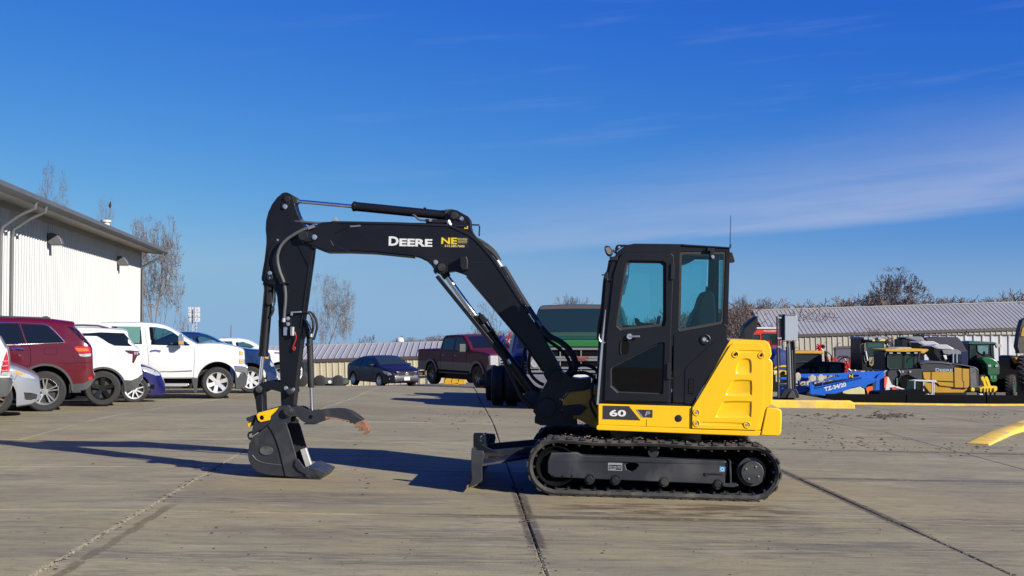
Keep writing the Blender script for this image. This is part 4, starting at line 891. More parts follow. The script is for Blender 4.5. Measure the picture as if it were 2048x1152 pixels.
hose([(705, 890, -.75), (698, 930, -.75), (680, 1010, -.75)], [0.017] * 9, INT, 'joystick', crop=cK, n=4)
hose([(445, 925, -.4), (452, 945, -.4), (475, 990, -.4), (470, 1030, -.4)], 0.014, INT, 'control_lever', crop=cK)
cur = []; 
p0 = ex.p3(*[(358) / cK[2] + cK[0], 440 / cK[2] + cK[1]], -0.85); p1 = ex.p3(305 / cK[2] + cK[0], 655 / cK[2] + cK[1], -0.85)
for i in range(16 * 8 + 1): t = i / 128; c = p0.lerp(p1, t); a = i / 8 * 2 * math.pi; cur.append(c + Vector((0.014 * math.cos(a), 0.014 * math.sin(a), 0.004 * math.sin(a))))
q = MB(); q.tube([ex.p3(372 / cK[2] + cK[0], 290 / cK[2] + cK[1], -0.85), ex.p3(368 / cK[2] + cK[0], 420 / cK[2] + cK[1], -0.85)] + cur, 0.0035, 5); q.build('curly_cable', RUB, E)
pr('yellow_sticker', [(922, 938), (942, 936), (942, 980), (922, 984)], CY0, CY1 - 0.034, CY1 - 0.031, YDEC, crop=cK)
pr('white_notice', [(960, 898), (1034, 896), (1022, 972), (962, 976)], CY0, CY1 - 0.034, CY1 - 0.031, mat('green_grey_notice', (0.45, 0.55, 0.5), 0.5), crop=cK)
pr('window_latch', [(1228, 140), (1308, 146), (1300, 248), (1262, 250), (1258, 180), (1228, 176)], CY0, CY0 - 0.03, CY0 + 0.02, BLKP, crop=cK, bevel=0.004)
bolt(1292, 240, CY0 - 0.03, 0.012, crop=cK)
pr('sun_blind', [(950, 250), (1100, 250), (1080, 280), (1030, 305), (950, 328)], -0.5, -0.6, -0.2, mat('blind_fabric', (0.12, 0.14, 0.13), 0.8), crop=cK)
# door furniture
for c_ in ((556, 868, 580, 965), (580, 265, 602, 362)):
    q = MB(); q.prism(ex.P([(c_[0], c_[1]), (c_[2], c_[1]), (c_[2] - 3, c_[3]), (c_[0] - 3, c_[3])], CY0, cC), CY0 - 0.032, CY0 - 0.012); q.build('hinge', BLKP, door, bevel=0.004)
a = ex.p3(330 / cC[2] + cC[0], 706 / cC[2] + cC[1], CY0 - 0.014); b = ex.p3(388 / cC[2] + cC[0], 706 / cC[2] + cC[1], CY0 - 0.04)
q = MB(); q.cyl(a, a - Vector((0, 0.03, 0)), 0.028, n=16); q.tube([a - Vector((0, .025, 0)), b - Vector((0, 0.01, 0)), b], 0.010, 8); q.build('door_latch', STL, door)
pr('door_handle_recess', [(278, 740), (290, 728), (318, 730), (328, 745), (325, 800), (312, 815), (288, 814), (276, 800)], CY0, CY0 - 0.016, CY0 - 0.0139, DARKH, parent=door, crop=cC)
hose([(282, 812, CY0 - .02), (276, 800, CY0 - .02), (278, 745, CY0 - .02), (286, 732, CY0 - .02)], 0.006, BLKP, 'door_pull', parent=door, crop=cC)
# lights, mirror bracket, rails, antenna, lift eye
q = MB(); wlp = ex.P([(105, 125), (125, 112), (165, 118), (195, 160), (200, 205), (185, 222), (155, 228), (130, 210), (112, 165)], CY0, cK); q.prism(wlp, -0.93, -0.80); wl_ = q.build('work_light', BLKP, E, bevel=0.015, seg=3)
q = MB(); q.prism(ex.P([(112, 140), (150, 128), (178, 160), (182, 200), (160, 212), (138, 200)], CY0, cK), -0.935, -0.931); q.build('lens', mat('lamp_glass', (0.22, 0.21, 0.18), 0.1), wl_)
hose([(195, 165, -.88), (225, 190, -.88), (240, 200, -.88)], 0.012, BLKP, 'light_bracket', crop=cK)
pr('mirror_bracket', [(160, 235), (248, 237), (248, 280), (160, 276)], CY0, CY0 - 0.01, CY0 + 0.05, BLKP, crop=cK, bevel=0.004)
pr('lift_eye', [(228, 180), (226, 130), (245, 100), (262, 94), (358, 95), (340, 110), (290, 130), (250, 165)], CY0, -0.82, -0.79, BLK, crop=cK, bevel=0.004, holes=[circ(275, 122, 14, 12)])
hose([(172, 280, -.93), (150, 400, -.93), (115, 480, -.93), (85, 800, -.93), (50, 1000, -.93), (40, 1150, -.93)], 0.022, BLK, 'front_post', crop=cK)
hose([(190, 497, -.97), (165, 495, -.97), (140, 497, -.97), (128, 510, -.97), (105, 800, -.97), (75, 1060, -.97), (78, 1090, -.97)], 0.010, BLK, 'hand_rail', crop=cK)
q = MB(); q.tube(smooth(ex.P3([(150, 690, -.96), (146, 715, -.96), (160, 742, -.96), (185, 742, -.96)], cC), 4), 0.008, 8); q.build('hand_rail', STL, E)
hose([(72, 440, -.93), (100, 437, -.93), (120, 450, -.93)], 0.006, BLK, 'mirror_arm', crop=cK)
pr('mirror_joint', [(95, 470), (110, 410), (140, 410), (140, 480), (115, 490)], CY0, -0.96, -0.90, BLKP, crop=cK, bevel=0.006)
pr('rear_light', [(1490, 185), (1518, 186), (1546, 280), (1538, 296), (1480, 296)], CY0, -0.9, -0.78, BLKP, crop=cK, bevel=0.006)
hose([(1484, 135, -.6), (1486, 100, -.6)], 0.009, BLK, 'antenna_base', crop=cK)
q = MB(); a = ex.p3(1460, 497, -.6); b = ex.p3(1461.5, 431, -.6); q.tube([a, b], [0.0045, 0.003], 6); q.build('antenna', RUB, E)
pr('wiper_strip', [(1192, 806), (1200, 700), (1207, 620), (1210, 620), (1204, 700), (1196, 806)], -0.7, -0.97, -0.90, STL, crop=None)
# --- swing post and front mount
pr('swing_bracket', [(1200, 766), (1172, 778), (1140, 782), (1124, 800), (1127, 822), (1160, 838), (1196, 858)], -0.1, -0.30, 0.34, YELD, bevel=0.02)
pr('bracket_recess', [(1120, 812), (1160, 808), (1175, 815), (1160, 830), (1128, 832)], -0.3, -0.32, 0.3, BLKD)
pr('swing_post', [(560, 940), (590, 870), (620, 790), (690, 660), (760, 540), (850, 530), (905, 560), (960, 600), (1050, 610), (1160, 600), (1160, 690), (1030, 735), (900, 740), (850, 800), (860, 880), (850, 960), (1060, 925), (1075, 960), (940, 1030), (1018, 1045), (1020, 1085), (900, 1092), (640, 1085), (578, 1060), (578, 1005), (590, 980)], 0, -0.24, 0.24, BLK, crop=cF, bevel=0.02, seg=3,
   holes=[[(830, 775), (850, 790), (850, 830), (828, 835), (820, 800)]])
pin(700, 920, -0.30, 0.3, 0.10, 'swing_pin', crop=cF, m=BLKD)
pin(800, 590, -0.27, 0.27, 0.06, 'boom_foot_pin', crop=cF, m=BLKD)
# --- boom
BW = 0.125
bt = [(610, 468), (614, 461), (630, 454), (650, 446), (668, 445), (800, 448), (900, 452)] + [(x / cE[2] + cE[0], y / cE[2] + cE[1]) for x, y in ((600, 398), (720, 425), (860, 495), (960, 560), (1060, 652), (1150, 762), (1250, 895), (1380, 1105))] + [(1014, 562), (1060, 632), (1085, 668), (1106, 706), (1124, 738), (1130, 756), (1118, 772), (1100, 770), (1088, 750)]
bb = [(1088, 742), (1052, 690), (1030, 664), (1010, 642), (976, 600), (948, 570), (936, 553), (925, 548), (910, 543), (896, 545), (890, 549), (880, 549), (873, 545), (866, 533), (858, 525), (840, 516), (828, 513), (750, 505), (696, 503), (656, 503), (632, 493), (612, 484), (607, 476)]
boom = pr('boom', bt + bb, 0, -BW, BW, BLK, bevel=0.010, seg=3, ang=25)
# proud flange lines: top plate and bottom plate
pr('boom_top_plate', [(668, 444), (800, 446.5), (900, 450.5), (916, 456.5), (940, 467), (954, 477), (967, 489.5), (980, 505), (994, 523), (1013, 551), (1040, 594), (1060, 624), (1057, 627), (1036, 597), (1010, 556), (990, 526), (976, 508), (963, 493), (951, 481), (937, 471), (914, 460.5), (900, 454.5), (800, 450.5), (668, 448)], 0, -BW - .012, BW + .012, BLKP, parent=boom)
pr('boom_lower_plate', [(630, 493), (656, 503.5), (700, 503.5), (750, 505.5), (828, 513.5), (828, 516), (750, 508), (700, 506), (655, 506), (628, 495)], 0, -BW - .010, BW + .010, BLKP, parent=boom)
pr('boom_lower_plate', [(936, 553), (976, 600), (1030, 664), (1052, 690), (1088, 742), (1086, 744), (1050, 692), (1028, 666), (974, 602), (934, 555)], 0, -BW - .010, BW + .010, BLKP, parent=boom)
# fork doubler at the arm end, weld seam
pr('boom_nose', [(609, 468), (628, 455), (668, 446), (700, 451), (668, 468), (662, 481), (668, 492), (700, 502), (656, 503), (632, 493), (612, 485), (606, 476)], -BW, -BW - .014, -BW, BLK, parent=boom, bevel=0.004)
q = MB(); q.tube(smooth(ex.P3([(900, 351, -BW - .002), (780, 400, -BW - .002), (745, 430, -BW - .002), (745, 465, -BW - .002), (800, 505, -BW - .002), (900, 540, -BW - .002)], cS), 4), 0.004, 6); q.build('weld_seam', BLKP, boom)
q = MB(); q.tube(ex.P3([(850, 898, -BW - .001), (1000, 905, -BW - .001), (1190, 908, -BW - .001)], cE), 0.003, 5); q.build('weld_seam', BLKD, boom)
# gusset under the elbow
pr('cylinder_gusset', [(100, 808), (230, 815), (400, 825), (560, 850), (625, 880), (560, 920), (510, 965), (500, 1050), (470, 1068), (420, 1060), (370, 1020), (330, 970), (270, 890), (200, 840)], -BW, -BW - .016, -BW + .002, BLK, parent=boom, crop=cE, bevel=0.006)
pin(452, 970, -BW - .035, BW + .02, 0.042, 'gusset_pin', crop=cE, m=BLKD)
bolt(370, 896, -BW - .018, 0.017, crop=cE)
pr('boom_light', [(728, 820), (825, 815), (845, 880), (840, 1010), (760, 1020), (728, 960)], -BW, -BW - .10, -BW + .01, BLKP, crop=cE, bevel=0.012, seg=3)
# cylinder bracket on top of the elbow
pr('cylinder_bracket', [(490, 360), (540, 250), (575, 180), (600, 158), (640, 150), (690, 162), (850, 250), (872, 275), (882, 320), (886, 390), (905, 450), (925, 492), (960, 530), (940, 560), (860, 500), (720, 428), (600, 402)], 0, -0.10, -0.07, BLK, parent=boom, crop=cE, bevel=0.005, holes=[circ(812, 322, 13, 10)])
pr('cylinder_bracket', [(490, 360), (540, 250), (575, 180), (600, 158), (640, 150), (690, 162), (850, 250), (872, 275), (882, 320), (886, 390), (905, 450), (925, 492), (960, 530), (940, 560), (860, 500), (720, 428), (600, 402)], 0, 0.07, 0.10, BLK, parent=boom, crop=cE, bevel=0.005, holes=[circ(812, 322, 13, 10)])
pin(637, 222, -0.135, 0.12, 0.040, 'cylinder_pin', crop=cE, m=BLKD); bolt(738, 270, -0.102, 0.018, crop=cE)
pr('pin_keeper', [(590, 215), (610, 178), (660, 180), (765, 260), (765, 290), (740, 305), (640, 270)], -0.1, -0.112, -0.10, BLKP, crop=cE, bevel=0.004)
pr('warning_sticker', [(783, 374), (835, 374), (835, 415), (783, 415)], -0.1, -0.1025, -0.10, YDEC, crop=cE)
pr('sticker_marks', [(800, 376), (818, 376), (818, 400), (800, 400)], -0.1, -0.104, -0.1026, DDEC, crop=cE)
hose([(890, 357, 0), (960, 360, 0), (995, 362, 0), (1003, 378, 0), (1000, 440, 0), (996, 522, 0)], 0.008, BLK, 'hose_guard', crop=cE, n=2)
# arm cylinder
def cyl_between(name, a, b, r, m, y=0.0, parent=E, n=24, ext=None):
    q = MB(); A = ex.p3(*a, y); B = ex.p3(*b, y); q.cyl(A, B, r, n=n)
    return q, A, B
q, A, B = cyl_between('', (594, 402.5), (708, 413), 0.021, None); q.build('cylinder_rod', CHR, E)
q = MB(); A = ex.p3(706, 412.5, 0); B = ex.p3(893, 431, 0); q.cyl(A, B, 0.050, n=28); q.cyl(A, A + (B - A) * 0.03, 0.055, n=28); q.cyl(B - (B - A) * 0.06, B, 0.054, n=28); q.cyl(A, A - (B - A) * 0.012, 0.035, n=20); ac = q.build('arm_cylinder', BLK, E, bevel=0.003)
q = MB(); q.prism(ex.P([(890, 420), (905, 419), (915, 424), (918, 433), (912, 441), (900, 443), (888, 439)], 0), -0.06, 0.06); q.build('cylinder_eye', BLKD, ac, bevel=0.008)
q = MB(); q.prism(ex.P([(596, 396), (586, 391), (572, 390), (564, 397), (564, 407), (574, 412), (588, 410), (597, 408)], 0), -0.05, 0.05); q.build('rod_eye', BLKD, ac, bevel=0.006)
hose([(40, 215, -.07), (70, 228, -.085), (110, 268, -.085), (160, 290, -.085), (240, 295, -.085)], 0.011, HOSEG, 'pressure_pipe', crop=cE)
q = MB(); q.tube(ex.P3([(230, 300, -.085), (320, 305, -.085)], cE), 0.022, 8); q.tube(ex.P3([(320, 312, -.085), (560, 320, -.085)], cE), 0.028, 10); q.build('pipe_coupling', BLKP, E)
q = MB(); q.tube(ex.P3([(275, 290, -.10), (312, 300, -.10)], cE), 0.018, 6); q.tube(ex.P3([(545, 298, -.115), (578, 370, -.115)], cE), 0.022, 6); q.build('hose_fitting', STL, E)
pr('cylinder_lug', [(195, 106), (228, 106), (228, 122), (192, 122)], -0.02, -0.02, 0.02, BLKD, crop=cE)
# long pipes on top of boom
hose([(590, 442, -.09), (640, 446, -.09), (700, 447, -.09)], 0.012, HOSEG, 'pressure_pipe')
q = MB(); q.tube(ex.P3([(985, 335, -.10), (1300, 338, -.10), (1600, 336, -.10), (1860, 338, -.10)], cS), 0.012, 8); q.build('pressure_pipe', BLKP, boom)
q = MB(); q.tube(ex.P3([(700, 313, -.05), (1000, 314, -.05), (1700, 322, -.05), (1860, 326, -.05)], cS), 0.013, 8); q.build('pressure_pipe', BLKP, boom)
q = MB(); q.tube(ex.P3([(905, 340, -.11), (990, 334, -.11)], cS), 0.018, 8); q.build('hose_fitting', STL, boom)
q = MB(); q.prism(ex.P([(762, 318), (765, 275), (770, 265), (787, 266), (790, 278), (800, 280), (798, 320)], -.1, cS), -0.12, -0.06); q.build('pipe_valve', mat('aged_fitting', (0.3, 0.3, 0.28), .5), boom, bevel=0.004)
for pts in ([(945, 480, 0), (965, 490, 0), (985, 505, 0), (997, 520, 0)], [(950, 476, .06), (972, 489, .06), (990, 505, .06), (1000, 522, .06)]):
    hose(pts, 0.020, RUB, 'boom_hose')
q = MB(); q.tube(ex.P3([(995, 521, -.03), (1004, 534, -.03)]), 0.024, 8); q.build('hose_fitting', STL, E)
for y_, off in ((-.06, 0), (.0, 4.0), (.06, 7.0)):
    q = MB(); q.tube(ex.P3([(1003 + off, 533, y_), (1036 + off, 588, y_), (1063 + off, 630, y_), (1075 + off, 648, y_)]), 0.0125, 8); q.build('boom_pipe', BLK if off != 0 else mat('glossy_black_pipe', (0.02, 0.02, 0.024), 0.12), E)
q = MB(); q.tube(ex.P3([(1073, 642, -.05), (1082, 657, -.05)]), 0.028, 8); q.build('hose_fitting', mat('dull_fitting', (0.10, 0.10, 0.11), 0.4, 0.6), E)
for k, pts in enumerate(([(1080, 655), (1094, 672), (1118, 684), (1136, 700), (1147, 722), (1146, 740), (1132, 752), (1122, 765)],
            [(1083, 652), (1100, 670), (1124, 683), (1142, 700), (1153, 722), (1151, 742), (1138, 755), (1126, 768)],
            [(1078, 660), (1090, 676), (1112, 692), (1130, 708), (1140, 728), (1138, 744), (1126, 756)],
            [(1132, 748), (1148, 735), (1166, 730), (1184, 734), (1196, 745), (1198, 762)],
            [(1126, 756), (1145, 748), (1166, 745), (1184, 752), (1192, 766), (1194, 790)],
            [(1120, 770), (1145, 760), (1170, 762), (1188, 775), (1196, 795)])):
    hose([(x, y, -0.12 + 0.05 * k) for x, y in pts], 0.019, RUB, 'boom_hose')
for pts in ([(1052, 692), (1047, 712), (1046, 735), (1052, 755), (1066, 772), (1080, 780)], [(1064, 700), (1058, 718), (1058, 738), (1064, 752), (1076, 764), (1088, 770)]):
    hose([(x, y, 0.02) for x, y in pts], 0.018, RUB, 'boom_hose')
hose([(1190, 750, -.5), (1184, 775, -.5), (1186, 800, -.5), (1198, 820, -.5)], 0.014, RUB, 'front_hose'); hose([(1188, 790, -.3), (1180, 806, -.3), (1190, 830, -.3), (1205, 850, -.3)], 0.014, RUB, 'front_hose')
# lift cylinder
A = ex.p3(884, 540, 0); M1 = ex.p3(952, 634, 0); B = ex.p3(1078, 800, 0)
q = MB(); q.cyl(A, M1, 0.030, n=24); q.build('cylinder_rod', CHR, E)
q = MB(); d = (B - M1).normalized(); q.cyl(M1, B, 0.056, n=28); q.cyl(M1 - d * .015, M1 + d * 0.07, 0.064, n=28); q.cyl(B - d * .05, B, 0.062, n=28); lc = q.build('lift_cylinder', BLK, E, bevel=0.004)
q = MB(); q.cyl(A - (M1 - A).normalized() * .05, A + (M1 - A).normalized() * 0.10, 0.045, n=20); q.build('rod_eye', BLKD, lc, bevel=0.01)
pr('port_block', [(367, 450), (380, 448), (408, 478), (405, 500), (385, 505), (360, 470)], 0, -0.08, 0.02, BLKP, parent=lc, crop=c3, bevel=0.006)
q = MB(); q.tube(ex.P3([(405, 480, -.07), (520, 680, -.07), (540, 730, -.07)], c3), 0.008, 6); q.build('cylinder_pipe', mat('glossy_black_pipe', (0.02, 0.02, 0.024), 0.12), lc)
q = MB(); q.tube(ex.P3([(532, 725, -.08), (548, 750, -.08)], c3), 0.02, 8); q.build('hose_fitting', STL, lc)
A2 = ex.p3(874, 552, -0.13); B2 = ex.p3(1012, 722, -0.13)
q = MB(); d2 = (B2 - A2).normalized(); sdv = Vector((d2.z, 0, -d2.x))
w0 = 0.022
vs = [A2 + sdv * w0 + Vector((0, y, 0)) for y in (-.02, .03)] + [A2 - sdv * w0 + Vector((0, y, 0)) for y in (-.02, .03)] + [B2 + sdv * w0 + Vector((0, y, 0)) for y in (-.02, .03)] + [B2 - sdv * w0 + Vector((0, y, 0)) for y in (-.02, .03)]
q.add(vs, [(0, 4, 5, 1), (2, 3, 7, 6), (0, 2, 6, 4), (1, 5, 7, 3), (0, 1, 3, 2), (4, 6, 7, 5)]); q.build('rod_guard', BLK, lc, bevel=0.006)
pr('guard_clip', [(335, 1010), (350, 1000), (385, 1060), (370, 1070), (345, 1045)], -.13, -0.15, -.10, BLKP, crop=cE)
hose([(1008, 722, -.12), (1022, 750, -.12), (1036, 780, -.12), (1046, 800, -.12), (1062, 812, -.12)], 0.02, RUB, 'cylinder_hose')
pr('cylinder_foot', [(1046, 790), (1064, 778), (1086, 786), (1084, 812), (1066, 818), (1050, 810)], 0, -0.1, 0.1, BLKD, bevel=0.01)
# DEERE lettering and dealer decal on the boom
yT = -BW - 0.003
a = ex.l(777.2, 491.2, yT); w_ = lambda x0, x1, y=480: ex.l(x1, y, yT)[0] - ex.l(x0, y, yT)[0]
SL = Matrix.Rotation(R(0.2), 4, 'Y')
text('boom_lettering', 'D', WDEC, boom, a[0], yT + .0015, a[1], 18.6 / 187, w_(777.2, 797), bold=0.035)
a = ex.l(798.5, 492.2, yT); text('boom_lettering', 'EERE', WDEC, boom, a[0], yT + .0015, a[1], 15.2 / 187, w_(798.5, 864.5), bold=0.035)
pr('dealer_decal', [(435, 528), (848, 528), (846, 690), (430, 690)], -BW, -BW - .002, -BW + .001, mat('black_decal', (0.012, 0.012, 0.012), .35), parent=boom, crop=cE)
a = ex.l(450 / 7.2 + 820, 632 / 7.2 + 400, yT); text('dealer_lettering', 'NE', YDEC, boom, a[0], yT, a[1], 92 / 7.2 / 187, w_(0, 218 / 7.2), bold=0.03)
a = ex.l(500 / 7.2 + 820, 676 / 7.2 + 400, yT); text('dealer_lettering', '515.280.7600', mat('pale_yellow_decal', (0.75, 0.66, 0.25), .4), boom, a[0], yT, a[1], 32 / 7.2 / 187, w_(0, 276 / 7.2), bold=0.02)
a = ex.l(683 / 7.2 + 820, 574 / 7.2 + 400, yT); text('dealer_lettering', 'NICHOLS', MAT['pale_yellow_decal'], boom, a[0], yT, a[1], 26 / 7.2 / 187, w_(0, 138 / 7.2), bold=0.01)
for yy in (584, 598, 604, 617):
    q = MB(); q.prism(ex.P([(685, yy), (822, yy), (822, yy + 3), (685, yy + 3)], yT, cE), yT - .001, yT + .001); q.build('decal_rule', MAT['pale_yellow_decal'], boom)
# --- dipper arm
AW = 0.10
ao = [(x / cA[2] + cA[0], y / cA[2] + cA[1]) for x, y in ((305, 30), (325, 25), (345, 28), (368, 42), (385, 68), (394, 110), (404, 150), (420, 195), (440, 240), (462, 272), (490, 310), (530, 330), (552, 370), (545, 410), (531, 440), (522, 520), (508, 620), (494, 720), (478, 840), (462, 950), (447, 1060), (432, 1152))]
ao += [(x / cB[2] + cB[0], y / cB[2] + cB[1]) for x, y in ((432, 90), (418, 200), (400, 340), (385, 470), (372, 590), (352, 640), (320, 655), (296, 640), (292, 560), (288, 440), (282, 300), (277, 150), (274, 0))]
ao += [(x / cA[2] + cA[0], y / cA[2] + cA[1]) for x, y in ((276, 1000), (270, 900), (262, 820), (248, 770), (225, 735), (200, 718), (165, 716), (146, 700), (143, 680), (152, 620), (165, 550), (175, 470), (181, 410), (180, 360), (175, 310), (179, 240), (196, 175), (225, 115), (262, 65))]
arm = pr('arm', ao, 0, -AW, AW, BLK, bevel=0.010, seg=3, ang=25)
pr('arm_rear_plate', [(531, 440), (522, 520), (508, 620), (494, 720), (478, 840), (462, 950), (447, 1060), (441, 1060), (456, 950), (472, 840), (488, 720), (502, 620), (516, 520), (525, 440)], 0, -AW - .012, AW + .012, BLKP, parent=arm, crop=cA)
pr('arm_doubler', [(378, 372), (440, 360), (530, 430), (522, 500), (505, 580), (488, 590)], -AW, -AW - .010, -AW + .002, BLK, parent=arm, crop=cA, bevel=0.004)
hsd = pr('bracket_rib', [(183, 455), (200, 430), (240, 400), (205, 470), (186, 540), (190, 600), (215, 660), (250, 700), (230, 735), (165, 714), (146, 690), (160, 600)], -AW, -AW - .014, -AW + .002, BLK, parent=arm, crop=cA, bevel=0.005)
pr('pin_keeper', [(290, 70), (300, 48), (330, 44), (348, 60), (350, 85), (330, 138), (310, 148), (285, 140), (280, 120)], -AW, -AW - .014, -AW, BLKP, crop=cA, bevel=0.005)
pin(323, 68, -AW - .03, AW + .02, 0.034, 'arm_pin', crop=cA, m=BLKD); bolt(308, 128, -AW - .015, 0.018, crop=cA)
# boom to arm pin
q = MB(); a = ex.l(470 / cA[2] + cA[0], 360 / cA[2] + cA[1], 0); q.cyl((a[0], -BW - .045, a[1]), (a[0], BW + .04, a[1]), 0.052, n=28); q.cyl((a[0], -BW - .02, a[1]), (a[0], BW + .02, a[1]), 0.075, n=28); q.build('boom_pin', BLKD, E, bevel=0.005)
pr('pin_keeper', [(430, 350), (445, 325), (480, 318), (545, 345), (550, 375), (535, 390), (480, 400), (445, 390)], -BW, -BW - .034, -BW - .016, BLKP, crop=cA, bevel=0.005); bolt(534, 362, -BW - .036, 0.019, crop=cA)
q = MB(); a = ex.l(252 / cA[2] + cA[0], 384 / cA[2] + cA[1], -AW); q.cyl((a[0], -AW - .004, a[1]), (a[0], -AW, a[1]), 0.012, n=10); q.build('grease_nipple', STL, arm)
hose([(525, 275, -.16), (490, 290, -.165), (440, 308, -.17), (380, 340, -.17), (320, 380, -.17), (275, 430, -.17), (252, 490, -.17), (250, 550, -.165), (268, 630, -.16), (295, 700, -.15), (310, 780, -.14), (310, 860, -.14), (303, 940, -.14), (300, 1000, -.14)], 0.017, HOSEG, 'sleeved_hose', crop=cA)
hose([(540, 272, -.05), (490, 262, -.05), (440, 238, -.05), (400, 222, -.0)], 0.015, HOSEG, 'sleeved_hose', crop=cA)
q = MB(); q.tube(ex.P3([(485, 294, -.165), (535, 275, -.16)], cA), 0.020, 8); q.tube(ex.P3([(299, 985, -.14), (298, 1015, -.14)], cA), 0.022, 8); q.build('hose_fitting', STL, E)
pr('hose_clamp', [(275, 712), (340, 708), (344, 718), (275, 722)], -.13, -.19, -AW, BLKP, crop=cA)
bolt(192, 640, -AW - .015, 0.017, crop=cA); bolt(193, 674, -AW - .015, 0.010, crop=cA)
# auxiliary hydraulics block
q = MB(); q.prism(ex.P([(355, 935), (435, 930), (436, 942), (370, 945), (368, 965), (352, 965)], -.12, cA), -0.145, -0.115); q.build('hydraulic_elbow', STL, E, bevel=0.003)
for x, y in ((331, 987), (331, 1030)): bolt(x, y, -AW - .03, 0.014, crop=cA)
pr('valve_block', [(300, 985), (360, 985), (360, 1050), (300, 1050)], -AW, -AW - .03, -AW, BLKP, crop=cA)
pr('specification_plate', [(299, 1052), (328, 1050), (326, 1117), (299, 1117)], -AW, -AW - .02, -AW, STL, crop=cA)
q = MB(); q.tube(ex.P3([(366, 1052, -.14), (364, 1085, -.14), (364, 1118, -.14)], cA), 0.023, 12); q.build('quick_coupler_fitting', STL, E)
q = MB(); q.tube(smooth(ex.P3([(368, 80, -.14), (380, 110, -.135), (376, 140, -.13), (365, 165, -.13), (362, 180, -.13), (358, 193, -.13), (366, 205, -.13), (375, 195, -.13), (368, 182, -.13)], cB), 3), 0.006, 6); q.build('red_lanyard', RED, E)
hose([(440, 938, -.12), (480, 940, -.12), (505, 960, -.12), (522, 1010, -.11), (524, 1060, -.1), (512, 1100, -.08)], 0.014, HOSE, 'thumb_hose', crop=cA)
hose([(430, 945, -.10), (470, 948, -.08), (500, 940, -.02), (530, 965, 0), (548, 1010, 0), (552, 1060, 0), (540, 1110, 0), (528, 1152, 0)], 0.014, HOSE, 'thumb_hose', crop=cA)
# bucket cylinder
A = ex.p3(539.5, 556, 0); B = ex.p3(526, 712, 0); Cc = ex.p3(519, 776, 0); d = (B - A).normalized()
q = MB(); q.cyl(A + d * .06, B, 0.052, n=28); q.cyl(B - d * .03, B + d * .005, 0.056, n=28); q.cyl(A + d * .06, A + d * .12, 0.056, n=28); bc = q.build('bucket_cylinder', BLK, E, bevel=0.004)
q = MB(); q.cyl(B, Cc, 0.021, n=20); q.build('cylinder_rod', CHR, E)
q = MB(); q.prism(ex.P([(155, 700), (228, 725), (232, 745), (160, 745), (146, 725)], 0, cA), -0.075, 0.075); q.build('cylinder_eye', BLKD, bc, bevel=0.008)
pin(190, 672, -AW - .03, AW + .02, 0.036, 'cylinder_pin', crop=cA, m=BLKD)
q = MB(); q.tube(ex.P3([(222, 740, -.05), (222, 800, -.05), (215, 870, -.05)], cA), 0.010, 8); q.tube(ex.P3([(228, 745, -.02), (230, 850, -.02), (222, 890, -.02)], cA), 0.010, 8); q.build('cylinder_pipe', STL, bc)
q = MB(); q.prism(ex.P([(172, 735), (205, 738), (210, 880), (180, 885), (168, 870)], -.05, cA), -0.085, -0.04); q.build('cylinder_valve', BLKD, bc, bevel=0.006)
hose([(215, 890, -.05), (218, 920, -.05), (205, 955, -.05), (190, 975, -.05)], 0.013, HOSE, 'cylinder_hose', crop=cA)
# links
def lug(name, c, r_, hr, y0, y1, crop=None):
    pass
lk = [(125, 440), (155, 420), (200, 410), (250, 415), (295, 435), (335, 452), (362, 465), (360, 500), (330, 518), (300, 500), (262, 483), (220, 472), (180, 476), (155, 490), (125, 502), (98, 492), (94, 460)]
pr('guide_link', lk, -.13, -0.155, -0.125, BLK, crop=cB, bevel=0.006, seg=3); pr('guide_link', lk, -.13, 0.125, 0.155, BLK, crop=cB, bevel=0.006)
pr('bucket_link', [(100, 480), (125, 445), (165, 470), (168, 520), (170, 600), (178, 625), (135, 645), (125, 600), (118, 540)], 0, -0.10, 0.10, BLK, crop=cB, bevel=0.012, seg=3)
pin(124, 470, -0.185, 0.18, 0.038, 'link_pin', crop=cB, m=CAST, boss=0.028); pin(333, 484, -0.185, 0.18, 0.036, 'link_pin', crop=cB, m=CAST, boss=0.026); bolt(312, 462, -.16, 0.016, crop=cB); bolt(362, 470, -.14, 0.012, crop=cB)
# thumb cylinder and thumb
A = ex.p3(619, 668, 0); B = ex.p3(622.5, 775, 0); Cc = ex.p3(624, 822, 0)
q = MB(); q.cyl(A, B, 0.034, n=24); q.cyl(A + Vector((0, 0, -0.10)), A + Vector((0, 0, -0.13)), 0.040, n=24); tcy = q.build('thumb_cylinder', BLKD, E, bevel=0.003)
q = MB(); q.cyl(B, Cc, 0.018, n=20); q.build('cylinder_rod', CHR, E)
pr('thumb_bracket', [(447, 1090), (455, 985), (470, 1000), (500, 1050), (512, 1090), (505, 1130), (470, 1120), (452, 1152)], 0, -0.05, 0.05, BLK, crop=cA, bevel=0.008)
q = MB(); q.cyl(*[ex.p3(508 / cA[2] + cA[0], y / cA[2] + cA[1], -.04) for y in (1080, 1130)], 0.018, n=8); q.build('hose_fitting', STL, E)
th = [(343, 590), (372, 588), (400, 586), (425, 592), (452, 608), (478, 614), (530, 612), (600, 604), (650, 602), (690, 604), (740, 618), (790, 648), (825, 675), (846, 700), (862, 730), (868, 755), (856, 772), (834, 778), (838, 760), (826, 742), (812, 756), (800, 752), (808, 735), (800, 722), (785, 732), (776, 726), (782, 706), (765, 710), (768, 698), (745, 700), (738, 688), (722, 692), (712, 680), (690, 686), (682, 676), (655, 678), (645, 668), (618, 672), (600, 664), (575, 682), (545, 692), (520, 700), (448, 700), (415, 684), (392, 662), (374, 652), (345, 656), (310, 654), (284, 630), (280, 600), (300, 578), (325, 574)]
